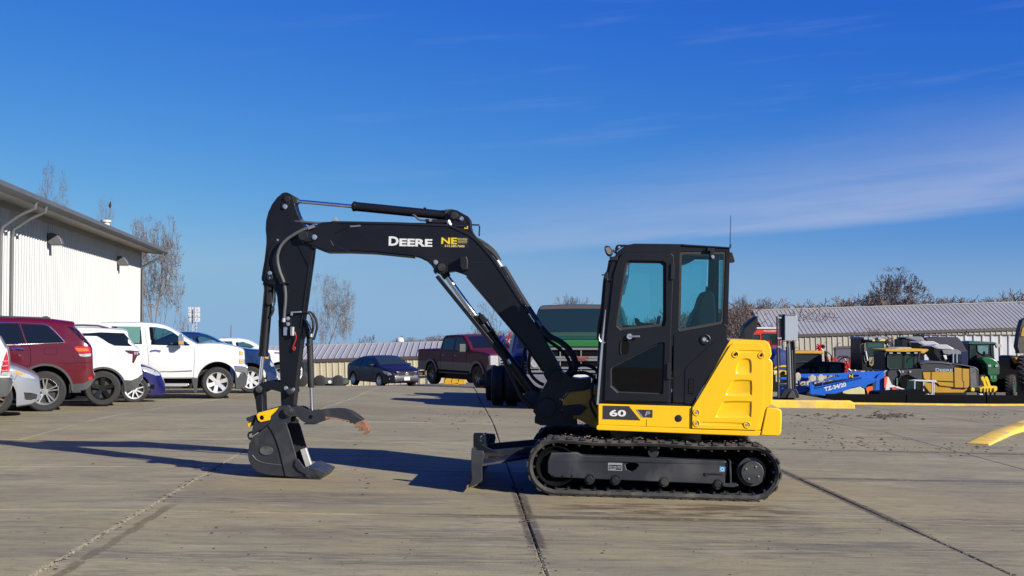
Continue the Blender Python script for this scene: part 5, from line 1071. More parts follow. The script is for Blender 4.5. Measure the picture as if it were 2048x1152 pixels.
thumb = pr('thumb', th, -.1, -0.085, -0.055, CAST, crop=cB, bevel=0.004); pr('thumb', th, -.1, 0.055, 0.085, CAST, crop=cB, bevel=0.004)
q = MB(); q.prism(ex.P([(450, 620), (600, 618), (690, 618), (780, 660), (820, 690), (810, 705), (760, 680), (690, 650), (600, 650), (520, 680), (450, 675)], 0, cB), -0.056, 0.056); q.build('thumb_web', CAST, thumb)
pr('thumb_tip', [(800, 690), (830, 680), (850, 702), (866, 732), (870, 755), (857, 773), (834, 779), (838, 760), (826, 742), (812, 756), (800, 752), (808, 735), (800, 722), (785, 732), (776, 726), (782, 700)], -.1, -0.088, 0.088, RUST, parent=thumb, crop=cB, bevel=0.003)
pr('thumb_rust', [(575, 655), (640, 662), (690, 672), (740, 682), (735, 690), (712, 682), (690, 687), (682, 677), (655, 679), (645, 669), (618, 673), (600, 665), (580, 676)], -.1, -0.0875, -0.084, RUST, parent=thumb, crop=cB)
pr('thumb_pad', [(445, 696), (520, 696), (520, 703), (445, 703)], 0, -0.1, 0.1, CAST, parent=thumb, crop=cB)
pin(478, 657, -0.088, 0.09, 0.022, 'thumb_hole', parent=thumb, crop=cB, m=DARKH)
# bucket
BY = 0.30
ear = [(80, 785), (82, 740), (95, 700), (112, 645), (150, 620), (210, 598), (262, 588), (290, 580), (330, 575), (352, 600), (352, 640), (340, 668), (330, 700), (260, 720), (200, 700), (150, 740)]
for y0_, y1_ in ((-0.16, -0.13), (0.13, 0.16)): pr('bucket_ear', ear, -.16, y0_, y1_, CAST, crop=cB, bevel=0.006)
sp_ = [(86, 790), (62, 838), (52, 900), (58, 948), (76, 992), (112, 1028), (168, 1046), (240, 1054), (320, 1060), (400, 1068), (460, 1077), (452, 1045), (425, 1030), (400, 1018), (376, 992), (370, 960), (382, 940), (376, 905), (362, 860), (345, 800), (330, 750), (318, 720), (318, 704), (305, 692), (272, 686), (220, 686), (190, 712), (120, 770)]
bs = pr('bucket_side', sp_, -BY, -BY, -BY + 0.025, CAST, crop=cB, bevel=0.005); 
P_ = ex.P(sp_, -BY, cB); q = MB(); q.prism(P_, BY - 0.025, BY); q.build('bucket_side', CAST, E, bevel=0.005)
shell = ex.P([(190, 712), (120, 770), (86, 790), (62, 838), (52, 900), (58, 948), (76, 992), (112, 1028), (168, 1046), (240, 1054), (320, 1060), (400, 1068), (460, 1077)], -BY, cB)
shs = [tuple(v)[:2] for v in smooth([(x, z, 0) for x, z in shell], 3)]
cx_, cz_ = ex.l(240 / cB[2] + cB[0], 900 / cB[2] + cB[1], -BY)
inn = [(x + (cx_ - x) * 0.05, z + (cz_ - z) * 0.05 + (0.01)) for x, z in shs]
q = MB(); n = len(shs); vs, fs = [], []
for y in (-BY + .02, BY - .02): vs += [(x, y, z) for x, z in shs] + [(x, y, z) for x, z in inn]
for i in range(n - 1): fs += [(i, i + 1, 2 * n + i + 1, 2 * n + i), (n + i, 3 * n + i, 3 * n + i + 1, n + i + 1)]
q.add(vs, fs); q.build('bucket_shell', CAST, E)
# wear strip along the side cutter, seam lines, lip, plates
pr('side_wear_band', [(188, 715), (215, 690), (222, 700), (245, 770), (268, 850), (288, 930), (302, 1000), (318, 1058), (306, 1056), (290, 985), (272, 905), (250, 830), (225, 770), (200, 730)], -BY, -BY - .006, -BY + .001, CAST, parent=bs, crop=cB)
pr('bucket_seam', [(188, 716), (192, 714), (228, 770), (252, 830), (275, 905), (293, 985), (310, 1056), (304, 1056), (287, 985), (269, 905), (246, 832), (222, 772)], -BY, -BY - .0075, -BY - .006, DARKH, parent=bs, crop=cB)
a = ex.l(180 / cB[2] + cB[0], 884 / cB[2] + cB[1], -BY); q = MB(); q.T = Matrix.Translation((a[0], -BY, a[1])) @ Matrix.Diagonal((1, 1, 0.66, 1)); q.lathe([(0.072, 0.0), (0.070, -0.012), (0.055, -0.010), (0.0, -0.010)], (0, 0, 0), 'y', 28); q.build('bucket_badge', mat('badge_steel', (0.12, 0.12, 0.11), 0.3, 0.6, noise_amt=.4, nscale=30), bs)
q = MB(); q.tube(smooth(ex.P3([(84, 915, -BY), (110, 945, -BY), (150, 965, -BY), (210, 975, -BY), (300, 985, -BY)], cB), 3), 0.005, 6); q.build('wear_scratch', mat('scuffed_edge', (0.09, 0.09, 0.09), .5), bs)
pr('side_cutter', [(372, 985), (376, 950), (386, 938), (398, 945), (440, 1000), (466, 992), (470, 1000), (462, 1040), (452, 1048), (425, 1032), (400, 1020)], -BY, -BY - .022, -BY + .01, CAST, parent=bs, crop=cB, bevel=0.004)
pr('cutting_lip', [(300, 1058), (460, 1077), (545, 1081), (548, 1074), (520, 1040), (512, 1008), (466, 992), (440, 1000), (452, 1048)], -BY, -BY + .0, BY - .0, CAST, crop=cB, bevel=0.003)
for k in range(4):
    y0_ = -BY + 0.02 + k * 0.155
    pr('bucket_tooth', [(455, 1040), (505, 1010), (530, 1012), (582, 1034), (572, 1050), (545, 1080), (470, 1078)], -BY, y0_ - .02, y0_ + 0.075, mat('tooth_steel', (0.06, 0.062, 0.066), 0.38, 0.3, noise_amt=.3, nscale=20), crop=cB, bevel=0.008)
    pr('tooth_adapter', [(430, 1050), (445, 1025), (490, 1000), (512, 1008), (500, 1035), (470, 1075)], -BY, y0_ - .028, y0_ + 0.083, CAST, crop=cB, bevel=0.006)
q = MB(); q.box(-0.055, 0.055, -0.004, 0.004, -0.13, 0.13)
a = ex.l(455 / cB[2] + cB[0], 940 / cB[2] + cB[1], 0.26)
q2 = MB(Matrix.Translation((a[0], 0.24, a[1])) @ Matrix.Rotation(R(-20), 4, 'Y')); q2.box(-0.035, 0.035, -0.03, 0.03, -0.12, 0.12); q2.build('worn_side_shroud', mat('bright_worn_steel', (0.62, 0.62, 0.60), 0.45, 0.3, noise_amt=.2, nscale=20), E, bevel=0.008)
hose([(82, 760, -.2), (62, 765, -.2), (56, 785, -.2), (66, 805, -.2), (80, 800, -.2)], 0.011, BLK, 'lifting_ring', crop=cB)
pin(322, 622, -0.20, 0.19, 0.052, 'bucket_pin', crop=cB, m=CAST, boss=0.036)
pr('coupler_body', [(112, 645), (170, 612), (262, 590), (300, 600), (300, 640), (262, 668), (180, 690), (135, 692)], 0, -0.125, 0.125, CAST, crop=cB, bevel=0.01)
pr('coupler_cheek', [(112, 645), (125, 628), (262, 592), (240, 620), (208, 650), (203, 678), (140, 692), (122, 678)], -.17, -0.175, -0.161, YEL, crop=cB, bevel=0.006, holes=[circ(147, 662, 15, 10)])
pin(147, 662, -0.17, 0.17, 0.024, 'coupler_pin', crop=cB, m=DARKH)
pr('coupler_latch', [(46, 662), (90, 645), (112, 640), (110, 660), (82, 690), (52, 682)], -.1, -0.14, 0.14, CAST, crop=cB, bevel=0.006)
pr('coupler_wedge', [(58, 690), (84, 686), (84, 715), (58, 728), (54, 705)], -.1, -0.12, 0.10, YEL, crop=cB, bevel=0.006)
# ------------------------------------------------------------------ road vehicles
def paint(name, col, rough=0.25, metal=0.0, coat=0.8): return mat(name, col, rough, metal, noise_amt=0.04, nscale=1.5, coat=coat)
TYRE = mat('tyre_rubber', (0.016, 0.016, 0.016), 0.8, noise_amt=0.3, nscale=15, bump=0.2, bscale=50)
TRIM = mat('grey_plastic_trim', (0.045, 0.048, 0.052), 0.6, noise_amt=0.1, nscale=10)
SILV = mat('silver_alloy', (0.60, 0.60, 0.61), 0.28, 0.75, noise_amt=0.05)
BRAKE = mat('brake_dark', (0.03, 0.028, 0.027), 0.6, 0.3)
BALY = mat('black_alloy', (0.012, 0.012, 0.013), 0.18, 0.2, coat=0.6)
CHM = mat('bright_chrome', (0.80, 0.79, 0.77), 0.18, 1.0)
LENSR = mat('red_lens', (0.50, 0.015, 0.012), 0.12, coat=0.7)
LENSC = mat('clear_lens', (0.55, 0.56, 0.56), 0.10, 0.3, noise_amt=0.35, nscale=25, coat=1.0)
LENSA = mat('amber_lens', (0.75, 0.30, 0.03), 0.15, coat=0.7)
UNDER = mat('dark_underbody', (0.006, 0.006, 0.006), 0.85)
def ip(T, x):
    if x <= T[0][0]: return T[0][1]
    if x >= T[-1][0]: return T[-1][1]
    for (a, b), (c, d) in zip(T, T[1:]):
        if x <= c: return b + (d - b) * (x - a) / max(1e-9, c - a)
def inside(pt, poly):
    x, z = pt; r = False; n = len(poly)
    for i in range(n):
        (x1, z1), (x2, z2) = poly[i], poly[i - 1]
        if (z1 > z) != (z2 > z) and x < (x2 - x1) * (z - z1) / (z2 - z1) + x1: r = not r
    return r
def grown(poly, k):
    cx = sum(p_[0] for p_ in poly) / len(poly); cz = sum(p_[1] for p_ in poly) / len(poly)
    return [(x + k * (1 if x > cx else -1) * min(1, abs(x - cx) / .12), z + k * (1 if z > cz else -1) * min(1, abs(z - cz) / .1)) for x, z in poly]
class Body:
    cuts = ()
    def __init__(s, top, bot, w, belt, nose_r=0.5, nose_k=0.22, tail_r=0.4, tail_k=0.15, tum=0.28, arches=(), rc=0.07, bulge=0.035, crown=0.02, nose_pow=2.4):
        s.top, s.bot, s.w, s.belt, s.tum, s.arches, s.rc, s.bulge, s.crown = top, bot, w / 2, belt, tum, arches, rc, bulge, crown
        s.x0, s.x1 = top[0][0], top[-1][0]; s.nr, s.nk, s.tr, s.tk, s.np = nose_r, nose_k, tail_r, tail_k, nose_pow
    def zt(s, x): return ip(s.top, x)
    def zb(s, x):
        z = ip(s.bot, x)
        for cx, cz, r in s.arches:
            if abs(x - cx) < r: z = max(z, cz + math.sqrt(max(0, r * r - (x - cx) ** 2)) )
        return min(z, s.zt(x) - 0.03)
    def W(s, x):
        k = 1.0
        if x > s.x1 - s.nr: k -= s.nk * ((x - (s.x1 - s.nr)) / s.nr) ** s.np
        if x < s.x0 + s.tr: k -= s.tk * (((s.x0 + s.tr) - x) / s.tr) ** 2.4
        return s.w * k
    def y(s, x, z):
        w = s.W(x); bl = ip(s.belt, x) if isinstance(s.belt, (list, tuple)) else s.belt
        zl = 0.55
        if z < bl:
            y = w - s.bulge * ((z - bl * 0.68) / 0.5) ** 2
        else: y = w - s.bulge * ((bl - bl * 0.68) / 0.5) ** 2 - s.tum * (z - bl)
        zt = s.zt(x)
        if z > zt - s.rc: t = min(1, (z - (zt - s.rc)) / s.rc); y -= s.rc * (1 - math.sqrt(max(0, 1 - t * t)))
        return max(0.05, y)
    def mesh(s, name, m, parent, n=110):
        xs = set([s.x0 + (s.x1 - s.x0) * i / n for i in range(n + 1)]) | set(p[0] for p in s.top)
        for cx, cz, r in s.arches:
            for i in range(25): xs.add(cx - r * math.cos(math.pi * i / 24))
            xs |= {cx - r - 0.002, cx + r + 0.002}
        for e, sg in ((s.x0, 1), (s.x1, -1)):
            for d in (0.01, 0.03, 0.06, 0.1): xs.add(e + sg * d)
        xs = sorted(x for x in xs if s.x0 <= x <= s.x1); ff = [xs[0]]
        for x in xs[1:]:
            if x - ff[-1] > 0.003: ff.append(x)
        xs = ff; vs = []; fr = []
        for x in xs:
            zt, zb = s.zt(x), s.zb(x); bl = ip(s.belt, x) if isinstance(s.belt, (list, tuple)) else s.belt
            b2 = min(bl, zt - s.rc * 1.02); b2 = max(b2, zb + 0.001)
            zz = [zb + (b2 - zb) * t for t in (0, .04, .18, .34, .5, .66, .82, 0.94, 1)]
            tt = max(zt - s.rc, b2 + .0005); zz += [b2 + (tt - b2) * t for t in (.25, .5, .75, 1)] + [tt + (zt - tt) * t for t in (.35, .65, .88, 1)]
            ring = []
            for i, z in enumerate(zz):
                yy = s.y(x, z) - (0.025 if i == 0 else 0)
                ring.append((x, -yy, z))
            yt = -ring[-1][1]
            ring += [(x, -yt * .5, zt + s.crown * .75), (x, 0, zt + s.crown), (x, yt * .5, zt + s.crown * .75)]
            ring += [(a, -b, c) for a, b, c in reversed(ring[:17])]
            vs += ring; k = len(ring)
        q = MB(); q.v = [Vector(v) for v in vs]; N = len(xs); cuts = [grown(c_, .012) for c_ in s.cuts]
        for i in range(N - 1):
            for j in range(k - 1):
                if cuts and (j < 17 or j > 19):
                    mx_ = (q.v[i * k + j].x + q.v[(i + 1) * k + j].x) / 2; mz_ = (q.v[i * k + j].z + q.v[i * k + j + 1].z + q.v[(i + 1) * k + j].z + q.v[(i + 1) * k + j + 1].z) / 4
                    if any(inside((mx_, mz_), c_) for c_ in cuts): continue
                q.f.append((i * k + j, (i + 1) * k + j, (i + 1) * k + j + 1, i * k + j + 1)); q.mi.append(0)
            q.f.append((i * k + k - 1, (i + 1) * k + k - 1, (i + 1) * k, i * k)); q.mi.append(1)
        q.f.append(tuple(range(k))[::-1]); q.mi.append(0); q.f.append(tuple(range((N - 1) * k, N * k))); q.mi.append(0)
        s.o = q.build(name, [m, UNDER], parent, ang=30)
        c = MB(); bz = s.belt if isinstance(s.belt, (int, float)) else ip(s.belt, (s.x0 + s.x1) / 2)
        c.box(s.x0 + .45, s.x1 - .45, -s.w + .34, s.w - .34, .26, bz - .25); c.build('chassis', UNDER, parent); return s.o
    def window(s, pts, m_body):
        s.patch('window_frame', grown(pts, .05), m_body, both=True, hole=pts, off=.003, th=.03)
        s.patch('side_window', grown(pts, .008), TEAL, both=True, off=-.006, th=.006)
    def cabin(s, xa, xb, zf, rows):
        z0 = ip(s.belt, xa) if isinstance(s.belt, (list, tuple)) else s.belt
        for xr_ in rows:
            for sg in (-1, 1):
                q = MB(); yc = sg * s.w * .45; q.prism([(xr_ - .30, z0 - .35), (xr_ + .25, z0 - .35), (xr_ + .2, z0 - .2), (xr_ - .08, z0 - .2), (xr_ - .20, z0 + .30), (xr_ - .32, z0 + .28)], yc - .24, yc + .24); q.build('seat', mat('grey_seat_cloth', (.16, .17, .17), .8), s.o, bevel=.05, seg=3)
                q = MB(); q.prism([(xr_ - .32, z0 + .30), (xr_ - .20, z0 + .32), (xr_ - .21, z0 + .46), (xr_ - .31, z0 + .46)], yc - .12, yc + .12); q.build('headrest', MAT['grey_seat_cloth'], s.o, bevel=.03, seg=3)
    def patch(s, name, pts, m, parent=None, off=0.006, both=False, sub=1, th=0.02, hole=None):
        bm = bmesh.new()
        if hole:
            al = list(pts) + list(hole); vv = [bm.verts.new((x, 0, z)) for x, z in al]
            for t_ in tessellate_polygon([[Vector((x, z, 0)) for x, z in pts], [Vector((x, z, 0)) for x, z in hole]]):
                try: bm.faces.new([vv[i_] for i_ in t_])
                except ValueError: pass
        else:
            vv = [bm.verts.new((x, 0, z)) for x, z in pts]; bm.faces.new(vv)
        xs_ = [p_[0] for p_ in pts]; zs_ = [p_[1] for p_ in pts]
        bmesh.ops.triangulate(bm, faces=bm.faces[:])
        for a0, a1, ax_, st_ in ((min(xs_), max(xs_), 0, .09), (min(zs_), max(zs_), 2, .07)):
            t_ = a0 + st_
            while t_ < a1 - 1e-4:
                co = Vector((t_, 0, 0)) if ax_ == 0 else Vector((0, 0, t_)); no = Vector((1, 0, 0)) if ax_ == 0 else Vector((0, 0, 1))
                bmesh.ops.bisect_plane(bm, geom=bm.verts[:] + bm.edges[:] + bm.faces[:], plane_co=co, plane_no=no); t_ += st_
        bm.verts.ensure_lookup_table(); bm.verts.index_update()
        base = [(v.co.x, v.co.z) for v in bm.verts]; faces = [tuple(v.index for v in f_.verts) for f_ in bm.faces]
        edges = [(e_.verts[0].index, e_.verts[1].index) for e_ in bm.edges if len(e_.link_faces) == 1]; bm.free(); n = len(base)
        for sg in ((-1, 1) if both else (-1,)):
            q = MB(); vs = [(x, sg * (s.y(x, z) + off), z) for x, z in base] + [(x, sg * (s.y(x, z) + off - th), z) for x, z in base]
            q.add(vs, faces + [(a_, b_, b_ + n, a_ + n) for a_, b_ in edges]); r_ = q.build(name, m, parent or s.o, ang=50)
        return r_
    def line(s, name, pts, m, r=0.004, parent=None, off=0.001):
        q = MB(); P = []
        for a, b in zip(pts, pts[1:]):
            for k in range(6): P.append((a[0] + (b[0] - a[0]) * k / 6, a[1] + (b[1] - a[1]) * k / 6))
        P.append(pts[-1]); q.tube([(x, -(s.y(x, z) + off), z) for x, z in P], r, 5); return q.build(name, m, parent or s.o)
    def strip(s, name, xa, xb, m, parent=None, kw=0.86, off=0.006, n=10):
        q = MB(); vs = []
        for i in range(n + 1):
            x = xa + (xb - xa) * i / n; z = s.zt(x); w = (s.y(x, z) + s.rc * .4) * kw
            for t in (-1, -.5, 0, .5, 1): vs.append((x, t * w, z + s.crown * (1 - t * t) + off))
        q.add(vs, [(i * 5 + j, (i + 1) * 5 + j, (i + 1) * 5 + j + 1, i * 5 + j + 1) for i in range(n) for j in range(4)])
        return q.build(name, m, parent or s.o)
def wheel_proto(name, Rr, rr, wd, style, spokes, mt, rim_col=None):
    q = MB(); h = wd / 2
    prof = [(rr * 0.97, h * .75), (rr * 1.02, h * .98), (Rr * .90, h * 1.02), (Rr * .975, h * .86), (Rr, h * .62), (Rr, h * .1), (Rr * .985, h * .06), (Rr * .985, -h * .06), (Rr, -h * .1), (Rr, -h * .62), (Rr * .975, -h * .86), (Rr * .90, -h * 1.02), (rr * 1.02, -h * .98), (rr * .97, -h * .75)]
    q.lathe(prof, (0, 0, 0), 'y', 40); w = q.build(name, TYRE, None)
    q = MB(); q.lathe([(0, -h * .25), (rr * .9, -h * .2), (rr * .97, -h * .2)], (0, 0, 0), 'y', 32); q.lathe([(rr * .4, -h * .3), (rr * .42, -h * .35), (0, -h * .38)], (0, 0, 0), 'y', 20); q.build('brake_disc', BRAKE, w)
    q = MB(); q.lathe([(rr * .86, -h * .3), (rr * .93, -h * .80), (rr * 1.0, -h * .98), (rr * 1.015, -h * 1.0), (rr * 1.0, -h * .75), (rr * .95, -h * .2)], (0, 0, 0), 'y', 40)
    for k in range(spokes):
        a = 2 * math.pi * k / spokes + 0.3
        def sp(a, wi, wo, r0=rr * .16, r1=rr * .93, d0=-h * .62, d1=-h * .86):
            c, s_ = math.cos(a), math.sin(a); vs = []
            for r, w_, d in ((r0, wi, d0), (r1, wo, d1)):
                for sg in (-1, 1):
                    for dd in (0, 0.03): vs.append((r * c - sg * w_ * s_, d + dd, r * s_ + sg * w_ * c))
            q.add(vs, [(0, 4, 6, 2), (1, 3, 7, 5), (0, 1, 5, 4), (2, 6, 7, 3), (4, 5, 7, 6), (0, 2, 3, 1)])
        if style == 'twin': sp(a - 0.16, rr * .05, rr * .045); sp(a + 0.16, rr * .05, rr * .045)
        elif style == 'wide': sp(a, rr * .16, rr * .20)
        else: sp(a, rr * .075, rr * .06)
    q.cyl((0, -h * .70, 0), (0, -h * .2, 0), rr * .24, n=20); q.cyl((0, -h * .74, 0), (0, -h * .70, 0), rr * .13, n=16)
    for k in range(5): a = 2 * math.pi * k / 5; q.cyl((rr * .18 * math.cos(a), -h * .76, rr * .18 * math.sin(a)), (rr * .18 * math.cos(a), -h * .6, rr * .18 * math.sin(a)), rr * .03, n=6)
    q.build('rim', mt, w, ang=30); return w
def wheels(f, w, spots, half, steer=0):
    out = []
    for i, (x, z) in enumerate(spots):
        for sg in (-1, 1):
            c = copy_tree(w, f.o); c.location = (x, sg * half, z); c.rotation_euler = (0, 0, 0 if sg < 0 else math.pi)
            out.append(c)
    for ch in list(w.children): bpy.data.objects.remove(ch)
    bpy.data.objects.remove(w); return out
def side_frame(name, label, px, py, D, width, group=None, yawk=1.0):
    # near side plane passes at depth D where column px meets it; the axis lies square to the line of sight
    yaw = math.degrees(math.atan((px - 1024) / -FP)) * yawk
    p = at(px, py, D); o = Vector((p.x, p.y, p.z)); ya = R(yaw)
    o2 = o + Vector((-math.sin(ya), math.cos(ya), 0)) * (width / 2)
    return Fr(name, label, 'car', o2, yaw, 0, group)
c8 = (0, 600, 4.8); c1 = (270, 600, 4.8)
def tr(f, pts, w, crop): return [tuple(p) for p in f.P(pts, -w / 2, crop)]
def mono(P):
    out = [P[0]]
    for p in P[1:]:
        out.append((max(p[0], out[-1][0] + 0.004), p[1]))
    return out
GRP = 'vehicles parked nose out or tail out along the white warehouse'
# ---- maroon sport utility, tail to the right
w = 1.94; f = side_frame('parked_suv', 'maroon sport utility vehicle with its tail to the right beside the white warehouse', 90, 824, 23.7, w, GRP, 0.95); f.o['category'] = 'car'
T = lambda pts: tr(f, pts, w, c8)
top = mono([(-4.9, 0.62), (-4.88, 0.85), (-4.75, 1.0), (-4.3, 1.10), (-3.75, 1.16), (-2.95, 1.66), (-2.5, 1.72)] and [(f.l(90, 824, -w / 2)[0] - 4.0, 0.55), (f.l(90, 824, -w / 2)[0] - 3.97, 0.9), (f.l(90, 824, -w / 2)[0] - 3.8, 1.02), (f.l(90, 824, -w / 2)[0] - 2.75, 1.14), (f.l(90, 824, -w / 2)[0] - 1.95, 1.64), (f.l(90, 824, -w / 2)[0] - 1.4, 1.74)] + T([(0, 166), (200, 166), (380, 174), (500, 184), (600, 197), (705, 212), (716, 222), (722, 262), (765, 305), (812, 360), (850, 405), (876, 438), (888, 470), (892, 540), (894, 640), (900, 690), (910, 712), (914, 760)]))
cx, cz = T([(430, 872)])[0]; tw = T([(430, 880)])[0]
B = Body(top, T([(-1500, 900), (200, 900), (665, 893), (830, 860), (880, 815), (914, 765)]), w, T([(-2000, 440), (0, 432), (400, 415), (620, 410), (700, 420), (914, 450)]), nose_r=.3, nose_k=.10, tail_r=.9, tail_k=.2, arches=[(cx, cz, .49), (cx - 2.92, cz, .49)], tum=.30, rc=.08)
MAR = paint('maroon_paint', (0.12, 0.004, 0.013), 0.22, 0.15)
b = B.mesh('body', MAR, f.o)
B.patch('side_window', T([(188, 232), (420, 242), (462, 258), (520, 310), (566, 360), (618, 404), (500, 409), (264, 414)]), DKG, both=True)
B.patch('side_window', T([(-260, 238), (0, 228), (172, 229), (248, 414), (-20, 424), (-330, 430)]), DKG, both=True)
B.patch('rear_window', T([(640, 248), (700, 262), (745, 300), (800, 356), (850, 420), (868, 440), (840, 432), (780, 380), (700, 300)]), DKG, both=True, sub=2, off=.003)
B.line('chrome_trim', T([(-300, 226), (0, 219), (200, 222), (420, 234), (470, 252), (530, 306), (580, 360), (626, 408), (430, 416), (0, 434)]), CHM, .010, off=.006)
B.line('door_gap', T([(262, 414), (292, 470), (294, 620), (270, 640)]), DARKH); B.line('door_gap', T([(250, 414), (188, 232)]), MAR, .014)
B.line('door_gap', T([(-160, 440), (-165, 880)]), DARKH); B.line('bumper_gap', T([(560, 600), (640, 612), (760, 600), (885, 602)]), DARKH, .003)
B.line('door_handle', T([(112, 472), (150, 466), (232, 474)]), CHM, .018, off=.02)
B.line('fuel_flap', T([(425, 460), (545, 460), (550, 520), (425, 522), (425, 460)]), DARKH, .0025)
B.patch('taillight', T([(708, 450), (740, 443), (800, 442), (862, 456), (872, 478), (870, 505), (800, 510), (748, 506), (722, 480)]), LENSR, sub=2, off=.012)
B.patch('taillight_amber', T([(722, 462), (800, 462), (850, 470), (846, 490), (760, 494), (736, 482)]), mat('orange_lens', (.85, .16, .03), .15, coat=.6), sub=2, off=.016)
B.patch('reverse_light', T([(752, 516), (800, 518), (876, 512), (872, 540), (810, 546), (768, 540)]), LENSC, sub=2, off=.010)
B.patch('rear_bumper', T([(664, 810), (800, 800), (880, 762), (912, 752), (912, 766), (880, 815), (832, 858), (668, 892)]), TRIM, sub=3, off=.012)
B.patch('bumper_reflector', T([(848, 742), (886, 734), (886, 764), (850, 768)]), LENSR, sub=2, off=.010)
q = MB(); q.v = []; ar = [(cx + .515 * math.cos(R(a)), cz + .515 * math.sin(R(a))) for a in range(-5, 186, 8)]; ai = [(cx + .475 * math.cos(R(a)), cz + .475 * math.sin(R(a))) for a in range(185, -6, -8)]
q.prism(ar + ai, -w / 2 - .012, -w / 2 + .07); q.build('wheel_arch_trim', TRIM, B.o)
q = MB(); P_ = T([(560, 196), (700, 205), (712, 216), (640, 224), (570, 216)]); q.prism(P_, -.75, .75); q.build('spoiler', MAR, B.o, bevel=.01)
q = MB(); P_ = T([(380, 172), (400, 154), (440, 148), (458, 154), (462, 178)]); q.prism(P_, -.06, .06); q.build('roof_antenna', TRIM, B.o, bevel=.015)
q = MB(); q.tube([(T([(-600, 156)])[0][0], -.72, T([(0, 158)])[0][1]), (T([(0, 158)])[0][0], -.72, T([(0, 158)])[0][1]), (T([(480, 172)])[0][0], -.72, T([(480, 174)])[0][1])], .018, 6); q.build('roof_rail', TRIM, B.o)
q = MB(); a = T([(905, 712)])[0]; q.cyl((a[0] - .02, -w / 2 + .25, a[1] + .02), (a[0] - .02, -w / 2 + .25, a[1] - .09), .035, n=10); q.build('tow_chrome', CHM, B.o)
wp = wheel_proto('wheel', .385, .25, .24, 'twin', 5, mat('machined_alloy', (.5, .5, .51), .25, .8))
wheels(f, wp, [(tw[0], .385), (tw[0] - 2.92, .385)], w / 2 - .13)
# ---- white sport utility with black wheels
w = 1.92; f = side_frame('parked_suv', 'white sport utility vehicle with black wheels and dark roof rails, tail to the right', 205, 812, 26.1, w, GRP, .95)
T = lambda pts: tr(f, pts, w, c8); xx = T([(985, 860)])[0]; tw = xx
top = mono([(xx[0] - 3.85, .6), (xx[0] - 3.8, .95), (xx[0] - 3.6, 1.05), (xx[0] - 2.7, 1.14), (xx[0] - 1.9, 1.60), (xx[0] - 1.4, 1.69)] + T([(640, 262), (850, 262), (1050, 274), (1180, 286), (1222, 300), (1228, 318), (1222, 345), (1262, 400), (1300, 446), (1338, 478), (1346, 520), (1346, 600), (1358, 660), (1370, 705), (1370, 750)]))
B = Body(top, T([(-1200, 890), (900, 890), (1180, 885), (1300, 862), (1370, 755)]), w, T([(-1000, 480), (800, 470), (1100, 460), (1300, 455), (1370, 455)]), nose_r=.3, nose_k=.1, tail_r=.8, tail_k=.2, arches=[(xx[0], xx[1], .45), (xx[0] - 2.73, xx[1], .45)], tum=.30, rc=.08)
WHT = paint('white_paint', (.74, .75, .75), .25); b = B.mesh('body', WHT, f.o)
B.patch('side_window', T([(700, 322), (850, 318), (960, 310), (1190, 318), (1216, 345), (1258, 398), (1296, 444), (1100, 438), (1040, 412), (990, 378), (930, 346), (845, 344), (700, 346)]), DKG, both=True, sub=1)
B.patch('front_window', T([(300, 330), (690, 322), (690, 440), (300, 450)]), DKG, both=True)
B.line('roof_rail', T([(640, 244), (780, 240), (940, 246), (1040, 270)]), TRIM, .022, off=-.06)
B.patch('rear_bumper', T([(1182, 768), (1260, 772), (1330, 742), (1369, 706), (1369, 752), (1338, 800), (1298, 862), (1182, 884)]), TRIM, sub=3, off=.012)
B.patch('taillight', T([(1200, 486), (1262, 488), (1342, 490), (1342, 530), (1312, 540), (1296, 580), (1286, 606), (1272, 600), (1280, 560), (1276, 520), (1240, 512)]), mat('dark_red_lens', (.10, .008, .015), .12, coat=.8), sub=1, off=.012)
B.line('chrome_trim', T([(1204, 484), (1344, 489)]), CHM, .006, off=.016)
for px_ in (1290, 1312, 1332): B.patch('reverse_light', T([(px_, 500), (px_ + 12, 500), (px_ + 12, 524), (px_, 524)]), LENSC, off=.015)
B.line('fuel_flap', T([(1062, 500), (1140, 500), (1144, 560), (1065, 560), (1060, 520), (1062, 500)]), GDEC, .0025)
q = MB(); ar = [(xx[0] + .475 * math.cos(R(a)), xx[1] + .475 * math.sin(R(a))) for a in range(-8, 189, 8)]; ai = [(xx[0] + .435 * math.cos(R(a)), xx[1] + .435 * math.sin(R(a))) for a in range(188, -9, -8)]
q.prism(ar + ai, -w / 2 - .012, -w / 2 + .07); q.build('wheel_arch_trim', TRIM, B.o)
q = MB(); q.box(B.x0 + .4, B.x0 + .42, -.5, .5, .7, .9)
wheels(f, wheel_proto('wheel', .365, .235, .24, 'wide', 5, BALY), [(tw[0], .365), (tw[0] - 2.73, .365)], w / 2 - .13)
q = MB(); q.prism(T([(1110, 282), (1222, 298), (1218, 312), (1120, 306)]), -.72, .72); q.build('spoiler', WHT, B.o, bevel=.01)
